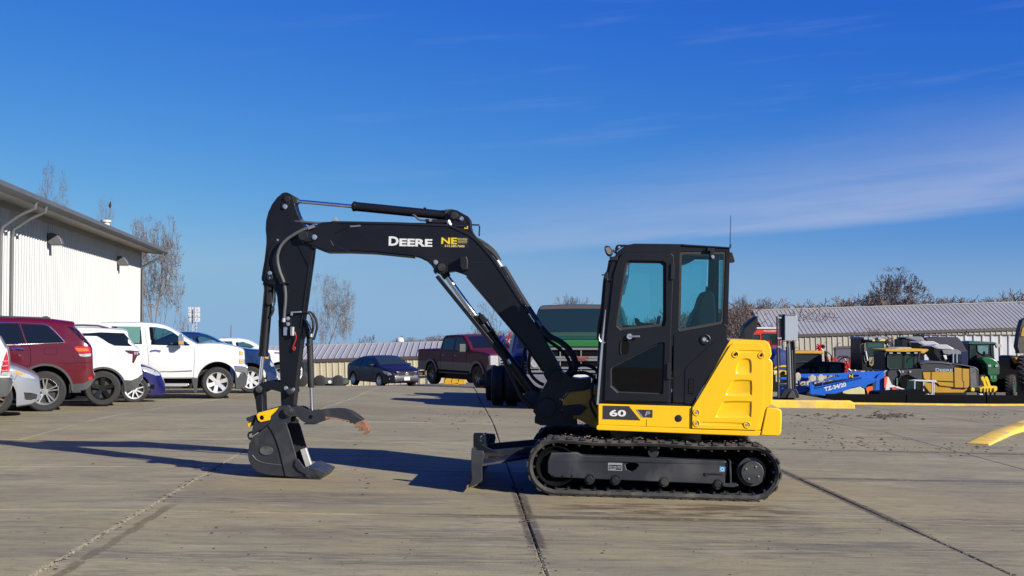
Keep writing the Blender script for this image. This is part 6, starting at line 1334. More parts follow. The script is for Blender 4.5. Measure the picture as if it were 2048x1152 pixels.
# ---- silver car nose, bottom left
w = 1.80; f = side_frame('parked_car', 'silver car with amber cornered headlight at the left edge of the lot', 20, 831, 21.4, w, GRP, .95)
T = lambda pts: tr(f, pts, w, c8); tw = T([(-70, 930)])[0]
SLV = paint('silver_paint', (.34, .36, .40), .28, .45)
top = mono([(tw[0] - 3.4, .5), (tw[0] - 3.38, .85), (tw[0] - 3.2, 1.0), (tw[0] - 2.6, 1.1), (tw[0] - 2.0, 1.42), (tw[0] - .9, 1.44), (tw[0] - .1, 1.02)] + T([(80, 618), (150, 636), (230, 668), (300, 698), (350, 728), (374, 752), (382, 790), (386, 850), (386, 900), (384, 940)]))
B = Body(top, T([(-2500, 1040), (150, 1030), (300, 1010), (384, 960)]), w, T([(-2500, 620), (80, 660), (300, 760), (384, 840)]), nose_r=.8, nose_k=.30, tail_r=.4, tail_k=.15, arches=[(tw[0], tw[1] - .02, .375), (tw[0] - 2.65, tw[1] - .02, .375)], tum=.4, rc=.06)
b = B.mesh('body', SLV, f.o)
B.patch('headlight', T([(98, 676), (130, 672), (200, 690), (290, 724), (346, 760), (300, 760), (210, 744), (160, 718)]), LENSC, sub=2, off=.008)
B.patch('indicator', T([(128, 680), (160, 684), (215, 704), (222, 728), (170, 712)]), LENSA, sub=2, off=.013)
B.patch('lower_grille', T([(230, 890), (300, 896), (352, 910), (360, 920), (348, 952), (300, 962), (248, 960)]), DARKH, sub=2, off=.006)
for k in range(5): B.line('grille_slat', T([(236, 902 + k * 12), (352, 916 + k * 9)]), TRIM, .006, off=.008)
B.line('bumper_gap', T([(125, 790), (160, 728)]), DARKH, .003)
B.patch('side_window', [(tw[0] - 1.9, 1.38), (tw[0] - 1.0, 1.38), (tw[0] - .3, 1.06), (tw[0] - 2.3, 1.04)], DKG, both=True)
wheels(f, wheel_proto('wheel', .32, .2, .21, 'line', 10, mat('bronze_tinted_alloy', (.45, .38, .30), .3, .8)), [(tw[0], .32), (tw[0] - 2.65, .32)], w / 2 - .12)
# ---- white vehicle tail at the extreme left
w = 1.90; f = side_frame('parked_van', 'white vehicle tail with tall red taillight and dark bumper cut by the left edge', -60, 846, 19.2, w, GRP, .9); f.o['category'] = 'van'
T = lambda pts: tr(f, pts, w, c8); e = T([(60, 600)])[0]
top = mono([(e[0] - 4.4, .6), (e[0] - 4.35, 1.0), (e[0] - 3.4, 1.15), (e[0] - 2.7, 1.62), (e[0] - .6, 1.66), (e[0] - .1, 1.3)] + T([(52, 462), (68, 470), (84, 560), (88, 640), (86, 730), (96, 742), (122, 756), (124, 800)]))
B = Body(top, T([(-2500, 960), (-100, 940), (60, 928), (100, 880), (124, 805)]), w, 1.05, nose_r=.3, nose_k=.1, tail_r=.4, tail_k=.08, arches=[(e[0] - .95, .34, .42), (e[0] - 3.6, .34, .42)], tum=.2, rc=.06)
b = B.mesh('body', WHT, f.o)
B.patch('taillight', T([(62, 490), (76, 540), (86, 610), (85, 728), (6, 726), (10, 670), (36, 570)]), LENSR, sub=2, off=.010)
for k in range(3): B.line('taillight_bar', T([(24 - 6 * k, 590 + 45 * k), (80, 585 + 45 * k)]), LENSC, .008, off=.016)
B.patch('reverse_light', T([(20, 690), (84, 694), (84, 727), (8, 725)]), LENSC, sub=1, off=.013)
B.patch('rear_bumper', T([(-200, 745), (90, 744), (122, 757), (122, 804), (96, 884), (60, 926), (-200, 936)]), TRIM, sub=3, off=.02)
B.patch('side_window', [(e[0] - 2.5, 1.52), (e[0] - .8, 1.55), (e[0] - .6, 1.1), (e[0] - 3.0, 1.08)], DKG, both=True)
wheels(f, wheel_proto('wheel', .34, .21, .22, 'line', 10, SILV), [(e[0] - .95, .34), (e[0] - 3.6, .34)], w / 2 - .12)
# ---- blue-violet small car nose
w = 1.74; f = side_frame('parked_car', 'small deep blue car nose poking out between two white vehicles', 280, 806, 29.0, w, GRP)
T = lambda pts: tr(f, pts, w, c1); tw = tr(f, [(1290, 890)], w, c8)[0]
BLU = paint('deep_blue_paint', (.010, .009, .105), .22, .2)
top = mono([(tw[0] - 3.2, .5), (tw[0] - 3.15, .9), (tw[0] - 2.9, 1.1), (tw[0] - 2.3, 1.46), (tw[0] - .9, 1.44), (tw[0] - .1, .98)] + T([(60, 622), (110, 640), (160, 656), (205, 680), (240, 700), (258, 730), (272, 762), (288, 800), (294, 850), (292, 880), (286, 900)]))
B = Body(top, T([(-2000, 930), (140, 925), (240, 915), (286, 905)]), w, T([(-2000, 620), (50, 660), (200, 720), (290, 860)]), nose_r=.7, nose_k=.3, tail_r=.4, tail_k=.15, arches=[(tw[0], .31, .355), (tw[0] - 2.5, .31, .355)], tum=.4, rc=.06)
b = B.mesh('body', BLU, f.o)
B.patch('headlight', T([(46, 640), (100, 644), (150, 660), (204, 684), (240, 706), (242, 728), (200, 726), (130, 700), (70, 668)]), LENSC, sub=2, off=.008)
B.patch('fog_light', T([(150, 812), (190, 815), (185, 860), (150, 850)]), DARKH, off=.006)
B.patch('side_window', [(tw[0] - 2.1, 1.38), (tw[0] - 1.0, 1.38), (tw[0] - .3, 1.02), (tw[0] - 2.4, 1.0)], DKG, both=True)
WSP = mat('white_wheel', (.72, .73, .75), .3, .1)
wheels(f, wheel_proto('wheel', .31, .215, .2, 'line', 9, WSP), [(tw[0], .31), (tw[0] - 2.5, .31)], w / 2 - .11)
# ---- big white pickup, nose to the right
def pickup(name, label, f, w, T, top, bot, belt, wc, Rw, wb_, windows, pnt, style, spokes, rimm, arch_r, **k):
    B = Body(top, bot, w, belt, nose_r=k.get('nr', .45), nose_k=k.get('nk', .12), tail_r=.2, tail_k=.03, arches=[(wc[0], wc[1] + k.get('lift', 0.03), arch_r), (wc[0] - wb_, wc[1] + k.get('lift', .03), arch_r)], tum=k.get('tum', .22), rc=.06, bulge=.03)
    B.cuts = windows; b = B.mesh('body', pnt, f.o)
    for wi in windows: B.window(wi, pnt)
    B.cabin(0, 0, 0, [wc[0] - 1.55, wc[0] - 2.5]); bx_m = B.belt
    xq = wc[0] - 1.7; q = MB(); zq = (ip(B.belt, xq) if isinstance(B.belt, (list, tuple)) else B.belt); q.box(xq - 1.2, xq + .9, -w / 2 + .12, w / 2 - .12, zq - .75, zq - .30); q.build('cabin_floor', INT, B.o)
    wheels(f, wheel_proto('wheel', Rw, Rw * .66, .27, style, spokes, rimm), [(wc[0], Rw), (wc[0] - wb_, Rw)], w / 2 - .15)
    return B
w = 2.0; f = side_frame('pickup_truck', 'big white crew cab pickup with chrome bumper and amber mirror light', 434, 797, 32.0, w, GRP); f.o['category'] = 'pickup truck'
T = lambda pts: tr(f, pts, w, c1); tw = T([(790, 795)])[0]; x_ = tw[0]
top = mono([(x_ - 5.0, .75), (x_ - 4.98, 1.38), (x_ - 2.95, 1.40), (x_ - 2.9, 1.42)] + tr(f, [(884, 238), (930, 220), (1340, 214)], w, c8) + T([(200, 224), (262, 236), (330, 262), (400, 304), (470, 352), (540, 396), (592, 424), (700, 416), (820, 420), (930, 440), (1000, 458), (1044, 478), (1054, 540), (1058, 625), (1084, 640), (1087, 700), (1086, 730)]))
bot = T([(-2000, 760), (560, 752), (600, 760), (960, 860), (1040, 852), (1075, 815), (1086, 740)])
B = pickup('', '', f, w, T, top, bot, T([(-3000, 420), (0, 428), (560, 440), (1086, 480)]), tw, .40, 3.68,
           [T([(132, 258), (196, 260), (290, 276), (350, 300), (400, 334), (450, 374), (520, 428), (528, 444), (420, 440), (152, 430)]), tr(f, [(1066, 252), (1348, 256), (1364, 424), (1080, 420)], w, c8)], WHT, 'wide', 6, mat('polished_alloy', (.62, .62, .61), .32, .6), .50, nk=.06, glass=DKG)
B.patch('grille_shade', T([(1050, 478), (1056, 625), (1058, 625), (1054, 478)]), TRIM)
B.line('door_gap', T([(86, 226), (132, 560), (134, 720)]), GDEC, .005); B.line('door_gap', T([(566, 440), (574, 560), (560, 750)]), GDEC, .005)
B.line('door_handle', T([(152, 490), (200, 482), (248, 492)]), CHM, .022, off=.02); B.line('side_moulding', T([(136, 684), (340, 686), (548, 676)]), GDEC, .012, off=.01); B.line('chrome_trim', T([(340, 688), (548, 680)]), CHM, .008, off=.016)
q = MB(); q.prism(T([(945, 628), (1050, 636), (1084, 645), (1086, 722), (1060, 735), (1054, 702), (960, 688)]), -w / 2 - .01, w / 2 + .01); q.build('chrome_bumper', CHM, B.o, bevel=.03, seg=3)
q = MB(); q.prism(T([(955, 690), (1055, 704), (1084, 728), (1070, 812), (1040, 850), (964, 858)]), -w / 2 + .02, w / 2 - .02); q.build('bumper_valance', TRIM, B.o, bevel=.02)
for yy in (485, 566): 
    B.patch('headlight', T([(1000, yy), (1052, yy + 4), (1054, yy + 46), (1000, yy + 46)]), LENSC, sub=2, off=.008); B.patch('indicator', T([(1004, yy + 12), (1032, yy + 14), (1032, yy + 42), (1004, yy + 42)]), mat('pale_amber_lens', (.70, .42, .12), .15, coat=.6), sub=1, off=.013)
q = MB(); q.prism(T([(422, 328), (462, 334), (470, 350), (472, 438), (425, 436), (416, 400)]), -w / 2 - .30, -w / 2 - .08); mi = q.build('mirror', CHM, B.o, bevel=.02, seg=3)
q = MB(); q.prism(T([(424, 392), (466, 396), (466, 420), (424, 418)]), -w / 2 - .305, -w / 2 - .30); q.build('mirror_light', LENSA, mi)
q = MB(); q.prism(T([(345, 412), (424, 404), (424, 420), (345, 424)]), -w / 2 - .12, -w / 2 + .05); q.build('mirror_arm', TRIM, B.o)
q = MB(); q.prism(T([(-120, 800), (515, 800), (522, 812), (500, 828), (-120, 828)]), -w / 2 - .10, -w / 2 + .06); q.build('running_board', SILV, B.o, bevel=.012)
q = MB(); q.prism(T([(545, 760), (606, 745), (592, 888), (572, 890)]), -w / 2 + .03, -w / 2 + .06); q.build('mud_flap', TRIM, B.o)
# ---- blue pickup behind it
w = 2.0; f = side_frame('pickup_truck', 'dark blue pickup partly behind the white pickup, amber lamp on its nose', 501, 786, 36.0, w, GRP); f.o['category'] = 'pickup truck'
T = lambda pts: tr(f, pts, w, c1); tw = T([(1110, 770)])[0]; x_ = tw[0]; NAVY = paint('navy_paint', (.012, .035, .13), .2, .25)
top = mono([(x_ - 4.9, .75), (x_ - 4.88, 1.38), (x_ - 2.95, 1.40)] + T([(330, 330), (400, 312), (500, 308), (600, 314), (690, 336), (760, 366), (820, 402), (900, 440), (1000, 462), (1100, 474), (1200, 484), (1262, 500), (1296, 520), (1306, 570), (1320, 600), (1342, 640), (1362, 700), (1362, 745)]))
B = pickup('', '', f, w, T, top, T([(-2000, 770), (900, 770), (1240, 800), (1330, 780), (1362, 750)]), T([(-3000, 440), (900, 452), (1360, 520)]), tw, .38, 3.6, [T([(570, 352), (640, 352), (720, 372), (790, 404), (800, 414), (590, 414)]), T([(430, 350), (540, 350), (560, 414), (430, 420)])], NAVY, 'wide', 7, WSP, .46, nk=.22, nr=.7)
B.patch('headlight', T([(1300, 590), (1322, 604), (1336, 634), (1312, 642), (1296, 620)]), LENSC, sub=2, off=.012); B.patch('indicator', T([(1240, 534), (1282, 540), (1280, 566), (1244, 558)]), LENSA, sub=1, off=.012)
# ---- third pickup, white
w = 2.0; f = side_frame('pickup_truck', 'white pickup farthest along the row, seen behind the arm of the excavator', 560, 775, 41.0, w, GRP); f.o['category'] = 'pickup truck'
T = lambda pts: tr(f, pts, w, c1); tw = T([(1392, 740)])[0]; x_ = tw[0]
top = mono([(x_ - 4.9, .75), (x_ - 4.88, 1.38), (x_ - 3.0, 1.40)] + T([(760, 378), (820, 368), (1000, 368), (1080, 382), (1140, 410), (1200, 446), (1260, 476), (1400, 486), (1500, 498), (1570, 520), (1590, 560), (1596, 640), (1606, 660), (1606, 720)]))
B = pickup('', '', f, w, T, top, T([(-2000, 750), (1300, 750), (1500, 770), (1590, 760), (1606, 725)]), T([(-3000, 460), (1200, 465), (1600, 520)]), tw, .38, 3.6, [T([(960, 400), (1040, 402), (1100, 420), (1150, 450), (1120, 462), (980, 462)]), T([(820, 396), (930, 396), (950, 460), (850, 460)])], WHT, 'wide', 6, SILV, .46, nk=.1)
B.patch('fender_vent', T([(1338, 502), (1398, 504), (1398, 514), (1340, 513)]), DARKH); q = MB(); q.prism(T([(1540, 655), (1600, 660), (1607, 720), (1560, 740), (1545, 700)]), -w / 2 - .01, w / 2 + .01); q.build('bumper', SILV, B.o, bevel=.03)
# ---- dark sedan, three quarter front
def posed(name, label, cat, px, py, D, yaw, group=None):
    p = at(px, py, D); return Fr(name, label, cat, Vector((p.x, p.y, p.z)), yaw, 0, group)
f = posed('parked_sedan', 'dark blue four door sedan in front of the tan shed', 'car', 766, 772, 60.5, -57)
# local: +x nose
L = 4.85; w = 1.83; DKB = mat('midnight_paint', (.009, .009, .032), .42, spec=.3, coat=.15)
top = mono([(-2.42, .55), (-2.41, .80), (-2.38, 1.02), (-2.2, 1.08), (-1.85, 1.12), (-1.5, 1.26), (-1.1, 1.38), (-.6, 1.455), (-.1, 1.47), (.25, 1.44), (.7, 1.28), (1.15, 1.06), (1.3, 1.0), (1.8, .93), (2.1, .85), (2.3, .74), (2.4, .60), (2.43, .42)])
B = Body(top, [(-2.42, .35), (-2.2, .24), (2.2, .22), (2.43, .3)], w, [(-2.4, .98), (-1.6, .97), (1.1, .95), (2.4, .8)], nose_r=.95, nose_k=.32, tail_r=.7, tail_k=.2, arches=[(1.38, .33, .37), (-1.40, .33, .37)], tum=.42, rc=.07)
B.cuts = [[(-.60, 1.37), (-.12, 1.39), (.18, 1.36), (.60, 1.2), (.92, 1.03), (-.64, 1.0)], [(-1.42, 1.19), (-1.1, 1.30), (-.72, 1.36), (-.76, 1.0), (-1.62, 1.02)]]; b = B.mesh('body', DKB, f.o)
for wi in B.cuts: B.window(wi, DKB)
B.cabin(0, 0, 0, [.1, -.85])
for pts in ([(-.62, 1.36), (-.12, 1.38), (.20, 1.35), (.60, 1.2), (.92, 1.03), (-.66, 1.0)],): pass
B.strip('windscreen', .32, 1.14, mat('windscreen_reflection', (.02, .035, .035), .08, spec=.4), kw=.92); B.strip('rear_window', -1.75, -1.15, DKG, kw=.85)
B.line('chrome_trim', [(-1.7, 1.0), (-1.1, 1.335), (-.6, 1.40), (-.1, 1.42), (.25, 1.39)], CHM, .007, off=.004)
for x in (-.68, .12): pass
B.line('door_gap', [(-.66, .95), (-.70, .3)], DARKH); B.line('door_gap', [(.75, 1.0), (.70, .3)], DARKH)
for x in (-.9, .05): B.line('door_handle', [(x - .1, .88), (x + .1, .88)], CHM, .012, off=.015)
B.patch('headlight', [(1.72, .80), (2.0, .78), (2.22, .70), (2.30, .62), (2.1, .60), (1.85, .68)], LENSC, both=True, sub=2, off=.012)
def nose(name, prof, y0, y1, m, parent, x=None, bevel=.006):     # piece following the nose: polygon in (y,z) pushed forward
    q = MB(Matrix(((0, 1, 0, 0), (1, 0, 0, 0), (0, 0, 1, 0), (0, 0, 0, 1)))); q.prism(prof, y0, y1); return q.build(name, m, parent, bevel=bevel)
nose('grille', [(-.50, .76), (.50, .76), (.38, .58), (-.38, .58)], 2.20, 2.435, mat('dark_grille', (.03, .03, .035), .3, .3), B.o)
nose('grille_surround', [(-.56, .775), (-.48, .775), (0, .73), (.48, .775), (.56, .775), (.36, .56), (0, .545), (-.36, .56)], 2.2, 2.428, CHM, B.o)
nose('grille_emblem', [(.09 * math.cos(t / 8 * math.pi), .67 + .075 * math.sin(t / 8 * math.pi)) for t in range(16)], 2.4, 2.445, CHM, B.o)
nose('licence_plate', [(-.15, .36), (.15, .36), (.15, .52), (-.15, .52)], 2.4, 2.46, WDEC, B.o)
nose('lower_intake', [(-.45, .33), (.45, .33), (.5, .27), (-.5, .27)], 2.3, 2.44, DARKH, B.o)
for sg in (-1, 1):
    nose('fog_lamp', [(sg * .70 + .09 * math.cos(t / 6 * math.pi), .44 + .05 * math.sin(t / 6 * math.pi)) for t in range(12)], 2.0, 2.19, LENSC, B.o)
    q = MB(); q.prism([(.60, .98), (.80, .97), (.84, 1.06), (.78, 1.12), (.62, 1.12)], sg * .92 - .02 * sg, sg * 1.10); q.build('mirror', DKB, B.o, bevel=.02)
wheels(f, wheel_proto('wheel', .33, .225, .22, 'twin', 7, SILV), [(1.38, .33), (-1.40, .33)], w / 2 - .11)
# ---- maroon pickup with running board, three quarter front
f = posed('pickup_truck', 'maroon four door pickup on dark wheels, seen behind the lift cylinder of the excavator', 'pickup truck', 952, 771, 50.0, -60)
L = 6.3; w = 2.03; MP = mat('dark_maroon_paint', (.095, .008, .018), .5, spec=.25); TAN = mat('tan_lower_paint', (.075, .06, .052), .35)
top = mono([(-3.3, .75), (-3.28, 1.42), (-1.28, 1.44), (-1.22, 1.46), (-1.12, 1.90), (-1.0, 2.0), (-.2, 2.03), (.6, 2.0), (1.0, 1.78), (1.38, 1.46), (1.6, 1.42), (2.4, 1.38), (2.85, 1.32), (2.93, 1.22), (2.95, .80), (3.05, .78), (3.06, .6)])
B = Body(top, [(-3.3, .62), (2.7, .60), (3.06, .52)], w, [(-3.3, 1.38), (1.3, 1.38), (3, 1.25)], nose_r=.35, nose_k=.06, tail_r=.2, tail_k=.03, arches=[(2.0, .45, .52), (-1.96, .45, .52)], tum=.20, rc=.07, bulge=.02, nose_pow=2)
B.cuts = [[(.02, 1.9), (.55, 1.88), (.85, 1.74), (1.18, 1.46), (.02, 1.44)], [(-1.0, 1.86), (-.12, 1.9), (-.12, 1.44), (-1.06, 1.44)]]; b = B.mesh('body', MP, f.o)
for wi in B.cuts: B.window(wi, MP)
B.cabin(0, 0, 0, [.35, -.6])
B.patch('two_tone_panel', [(-3.25, .95), (-2.5, .95), (-2.5, .63), (-3.25, .63)], TAN, off=.003); B.patch('two_tone_panel', [(-1.42, .95), (1.45, .95), (1.5, .63), (-1.45, .63)], TAN, off=.003)
for x in (-.06, -1.14, 1.1): B.line('door_gap', [(x, 1.42), (x, .65)], DARKH, .006)
for x in (-.85, .2): B.line('door_handle', [(x - .1, 1.2), (x + .1, 1.2)], CHM, .014, off=.015)
for cx_ in (2.0, -1.96):
    q = MB(); ar = [(cx_ + .60 * math.cos(R(a)), .45 + .60 * math.sin(R(a))) for a in range(10, 171, 8)]; ai = [(cx_ + .50 * math.cos(R(a)), .45 + .50 * math.sin(R(a))) for a in range(170, 9, -8)]
    q.prism(ar + ai, -w / 2 - .05, -w / 2 + .05); q.build('wheel_arch_flare', TAN, B.o, bevel=.01)
B.strip('windscreen', .68, 1.34, DKG, kw=.90)
nose('grille', [(-.62, 1.26), (.62, 1.26), (.60, .86), (-.60, .86)], 2.8, 2.975, CHM, B.o)
for k in range(3): nose('grille_gap', [(-.56, .92 + .12 * k), (.56, .92 + .12 * k), (.56, .98 + .12 * k), (-.56, .98 + .12 * k)], 2.9, 2.982, DARKH, B.o)
for sg in (-1, 1):
    q = MB(); q.box(2.62, 2.985, min(sg * .64, sg * 1.0), max(sg * .64, sg * 1.0), .84, 1.26); q.build('headlight', LENSC, B.o, bevel=.03, seg=3)
    q = MB(); q.box(.95, 1.12, min(sg * 1.05, sg * 1.33), max(sg * 1.05, sg * 1.33), 1.36, 1.68); q.build('mirror', TRIM, B.o, bevel=.03, seg=3)
q = MB(); q.box(2.75, 3.12, -1.02, 1.02, .50, .80); q.build('chrome_bumper', SILV, B.o, bevel=.05, seg=3)
for sg in (-1, 1): q = MB(); q.cyl((3.10, sg * .80, .64), (3.13, sg * .80, .64), .09, n=16); q.build('fog_lamp', LENSC, B.o)
q = MB(); q.box(-1.2, 1.3, -1.06, -.92, .50, .55); q.box(-1.2, 1.3, .92, 1.06, .50, .55); q.build('running_board', TRIM, B.o)
wheels(f, wheel_proto('wheel', .44, .26, .3, 'twin', 8, BALY), [(2.0, .44), (-1.96, .44)], w / 2 - .13)
# ---- old green truck seen head on
g_ = at(1162, 817, 29.0)
f = Fr('vintage_truck', 'old green truck with wide chrome grille facing the camera behind the excavator boom', 'truck', Vector((g_.x, 29.0, g(g_.x, 29.0))), -90 - math.degrees(math.atan(g_.x / 29.0)) * 1.0); f.o.scale = (1, 1, 1.09)
GRN = paint('green_paint', (.035, .20, .05), .28, .1); GRD = mat('aged_dark_green', (.03, .07, .05), .4); ALU = mat('dull_aluminium', (.30, .30, .29), .38, .7)
w = 2.36
top = mono([(-3.2, .8), (-3.18, 1.4), (-1.5, 1.42), (-1.45, 1.6), (-1.35, 2.05), (-1.2, 2.17), (-.4, 2.19), (-.05, 2.15), (.15, 2.05), (.55, 1.60), (.62, 1.52), (1.2, 1.50), (1.75, 1.45), (1.86, 1.36), (1.88, .6)])
B = Body(top, [(-3.2, .6), (1.88, .6)], w, [(-3.2, 1.45), (.6, 1.45), (1.9, 1.3)], nose_r=.2, nose_k=.03, tail_r=.2, tail_k=.03, arches=[(1.05, .45, .52), (-2.3, .45, .52)], tum=.26, rc=.09, bulge=.02)
b = B.mesh('body', GRD, f.o)
q = MB(); q.box(-1.42, -.02, -.84, .84, 2.185, 2.20)
B.strip('windscreen', .12, .56, mat('screen_glass', (.012, .03, .034), .08, spec=.5), kw=.97, off=.012)
B.strip('roof_visor', -.12, .10, mat('tan_roof_lip', (.10, .085, .06), .5), kw=1.0, off=.015)
q = MB(); q.tube(smooth([(.60, -.9, 1.56), (.5, -.45, 1.60), (.40, -.1, 1.62)], 4), .012, 6); q.tube(smooth([(.58, .2, 1.57), (.45, .5, 1.62), (.40, .85, 1.66)], 4), .012, 6); q.build('wiper', DARKH, B.o)
B.strip('hood_panel', .66, 1.76, GRN, kw=.93, off=.02)
nose('hood_front', [(-1.03, 1.32), (1.03, 1.32), (1.03, 1.46), (-1.03, 1.46)], 1.70, 1.90, GRN, B.o, bevel=.03)
nose('grille_back', [(-1.1, .80), (1.1, .80), (1.1, 1.31), (-1.1, 1.31)], 1.80, 1.895, DARKH, B.o)
for z in (1.285, 1.115, 1.065, .905, .835): nose('grille_bar', [(-1.08, z - .022), (1.08, z - .022), (1.08, z + .022), (-1.08, z + .022)], 1.85, 1.94, ALU, B.o)
for y in (-.90, -.45, 0, .45, .90): nose('grille_post', [(y - .012, .84), (y + .012, .84), (y + .012, 1.28), (y - .012, 1.28)], 1.85, 1.925, ALU, B.o)
text('grille_lettering', 'GMC', mat('faded_red', (.35, .06, .04), .4), B.o, 0, 0, 0, .085, .34, bold=.05, M=Matrix.Translation((1.955, -.17, 1.05)) @ Matrix(((0, -1, 0, 0), (1, 0, 0, 0), (0, 0, 1, 0), (0, 0, 0, 1))))
for sg in (-1, 1):
    nose('headlight_bezel', [(sg * 1.0 - .12, .88), (sg * 1.0 + .12, .88), (sg * 1.0 + .12, 1.12), (sg * 1.0 - .12, 1.12)], 1.85, 1.95, ALU, B.o, bevel=.02)
    q = MB(); q.cyl((1.9, sg * 1.0, 1.0), (1.97, sg * 1.0, 1.0), .09, n=20); q.build('headlight', LENSC, B.o, bevel=.01)
    nose('indicator', [(sg * 1.0 - .09, 1.14), (sg * 1.0 + .09, 1.14), (sg * 1.0 + .09, 1.26), (sg * 1.0 - .09, 1.26)], 1.85, 1.95, LENSA, B.o, bevel=.01)
q = MB(); q.box(1.92, 2.1, -1.24, 1.24, .50, .78); q.build('front_bumper', mat('grey_bumper', (.20, .20, .22), .35, .5), B.o, bevel=.04, seg=3)
nose('licence_plate', [(-.16, .62), (.16, .62), (.16, .78), (-.16, .78)], 2.08, 2.115, WDEC, B.o, bevel=0)
text('plate_lettering', 'TRUCK', mat('plate_navy', (.02, .03, .12), .4), B.o, 0, 0, 0, .05, .24, M=Matrix.Translation((2.118, -.12, .68)) @ Matrix(((0, -1, 0, 0), (1, 0, 0, 0), (0, 0, 1, 0), (0, 0, 0, 1)))) if False else None
wheels(f, wheel_proto('wheel', .45, .26, .34, 'line', 8, GRD), [(1.05, .45), (-2.3, .45)], w / 2 - .18)
# ---- second truck beside it, mostly hidden
g_ = at(1100, 800, 33.0)
f = Fr('tow_truck', 'dark blue truck with red white and blue towing mirror beside the old green truck', 'truck', Vector((g_.x, 34.0, g(g_.x, 34.0))), -88)
w = 2.2; top = mono([(-3.0, .8), (-2.98, 1.2), (-1.3, 1.22), (-1.2, 1.7), (-1.0, 1.88), (0, 1.9), (.3, 1.82), (.8, 1.40), (.9, 1.34), (1.9, 1.25), (2.0, 1.1), (2.02, .6)])
B = Body(top, [(-3, .6), (2.02, .55)], w, [(-3, 1.25), (2, 1.2)], nose_r=.4, nose_k=.1, tail_r=.2, tail_k=.03, arches=[(1.2, .45, .52), (-2.2, .45, .52)], tum=.25, rc=.08)
B.mesh('body', mat('shaded_blue_paint', (.012, .02, .08), .4, spec=.3), f.o); B.strip('windscreen', .34, .78, DKG, kw=.92)
nose('grille', [(-.8, 1.1), (.8, 1.1), (.8, .75), (-.8, .75)], 1.9, 2.05, ALU, B.o)
for k in range(4): nose('grille_gap', [(-.76, .79 + .08 * k), (.76, .79 + .08 * k), (.76, .82 + .08 * k), (-.76, .82 + .08 * k)], 1.95, 2.056, DARKH, B.o)
q = MB(); q.box(1.95, 2.15, -1.1, 1.1, .45, .72); q.build('front_bumper', BLKD, B.o, bevel=.03)
mcol = [(LENSR, .0, .10), (mat('white_stripe', (.7, .7, .72), .3), .10, .16), (mat('bright_blue_paint', (.02, .06, .45), .3), .16, .30), (CHM, .30, .42)]
for m__, a, b_ in mcol:
    q = MB(); q.add([(.55, -1.10 - a, 1.66), (.75, -1.10 - a, 1.66), (.75, -1.10 - b_, 1.52), (.55, -1.10 - b_, 1.52), (.6, -1.05 - a, 1.86 - a * .3), (.7, -1.05 - a, 1.86 - a * .3), (.7, -1.02 - b_ * .8, 1.86 - b_ * .2), (.6, -1.02 - b_ * .8, 1.86 - b_ * .2)], [(0, 1, 2, 3), (4, 7, 6, 5), (0, 4, 5, 1), (1, 5, 6, 2), (2, 6, 7, 3), (3, 7, 4, 0)]); q.build('mirror', m__, B.o, bevel=.01)
wheels(f, wheel_proto('wheel', .48, .26, .36, 'line', 8, BALY), [(1.2, .48), (-2.2, .48)], w / 2 - .15)
# stack of tyres / dark drive wheels left of it
for k, (px_, D_) in enumerate(((1010, 29.6), (996, 33.0))):
    p = at(px_, 800, D_)
    f = Fr('trailer_wheel_set', ('near' if k == 0 else 'far') + ' pair of black truck tyres standing left of the old green truck', 'truck tyres', Vector((p.x, D_, g(p.x, D_))), 88)
    for s_, y in enumerate((-.16, .17)):
        wp = wheel_proto('tyre', .47, .26, .27, 'line', 6, BALY); wp.parent = f.o; wp.location = (0, y, .47)
    q = MB(); q.cyl((0, -.1, .47), (0, .5, .47), .07, n=12); q.build('axle', BLKD, f.o)
# ---- bits in front of the low shed
p = at(663, 774, 68.0); f = Fr('flatbed_trailer', 'low green and grey flatbed trailer standing before the tan shed', 'trailer', Vector((p.x, 68, p.z)), 2)
q = MB(); q.prism(f.P([(634, 756), (695, 758), (695, 766), (634, 766)]), -1.1, 1.1); q.build('deck', mat('faded_green_paint', (.07, .10, .07), .6, noise_amt=.3, nscale=3), f.o, bevel=.01)
q = MB(); q.prism(f.P([(634, 766), (695, 766), (694, 770), (636, 770)]), -.9, .9); q.build('frame_rail', BLKD, f.o)
for x in (644, 680):
    a = f.l(x, 772); q = MB(); q.lathe([(0, -.12), (.2, -.12), (.3, -.1), (.34, -.08), (.34, .1), (0, .1)], (a[0], -1.0, .34), 'y', 24); q.build('wheel', TYRE, f.o)
q = MB(); a = f.l(664, 762); q.cyl((a[0], -1.13, a[1]), (a[0], -1.1, a[1]), .09, n=16); q.build('end_plate', WDEC, f.o)
p = at(846, 770, 66.0); f = Fr('implement_frame', 'rusty metal implement frame standing behind the nose of the dark sedan', 'farm implement', Vector((p.x, 66, p.z)), 5)
q = MB()
for x in (835, 853): q.prism(f.P([(x, 738), (x + 2, 738), (x + 2, 768), (x, 768)]), -.4, -.34); q.prism(f.P([(x, 738), (x + 2, 738), (x + 2, 768), (x, 768)]), .34, .4)
q.prism(f.P([(834, 735), (856, 735), (856, 739), (834, 739)]), -.4, .4); q.prism(f.P([(835, 752), (855, 750), (855, 755), (835, 757)]), -.38, -.3); q.build('frame', BLKD, f.o)
q = MB(); q.prism(f.P([(838, 742), (852, 741), (852, 750), (840, 751)]), -.2, .2); q.build('hopper', mat('rust_brown', (.14, .06, .03), .7), f.o, bevel=.03)
p = at(904, 768, 58.0); f = Fr('grapple_bucket', 'low yellow attachment lying under the maroon pickup between its wheels', 'attachment', Vector((p.x, 58, p.z)), 0)
q = MB()
for k in range(3): q.prism(f.P([(889 + 14 * k, 768), (890 + 14 * k, 760), (895 + 14 * k, 754), (901 + 14 * k, 755), (903 + 14 * k, 768)]), -.4, .4)
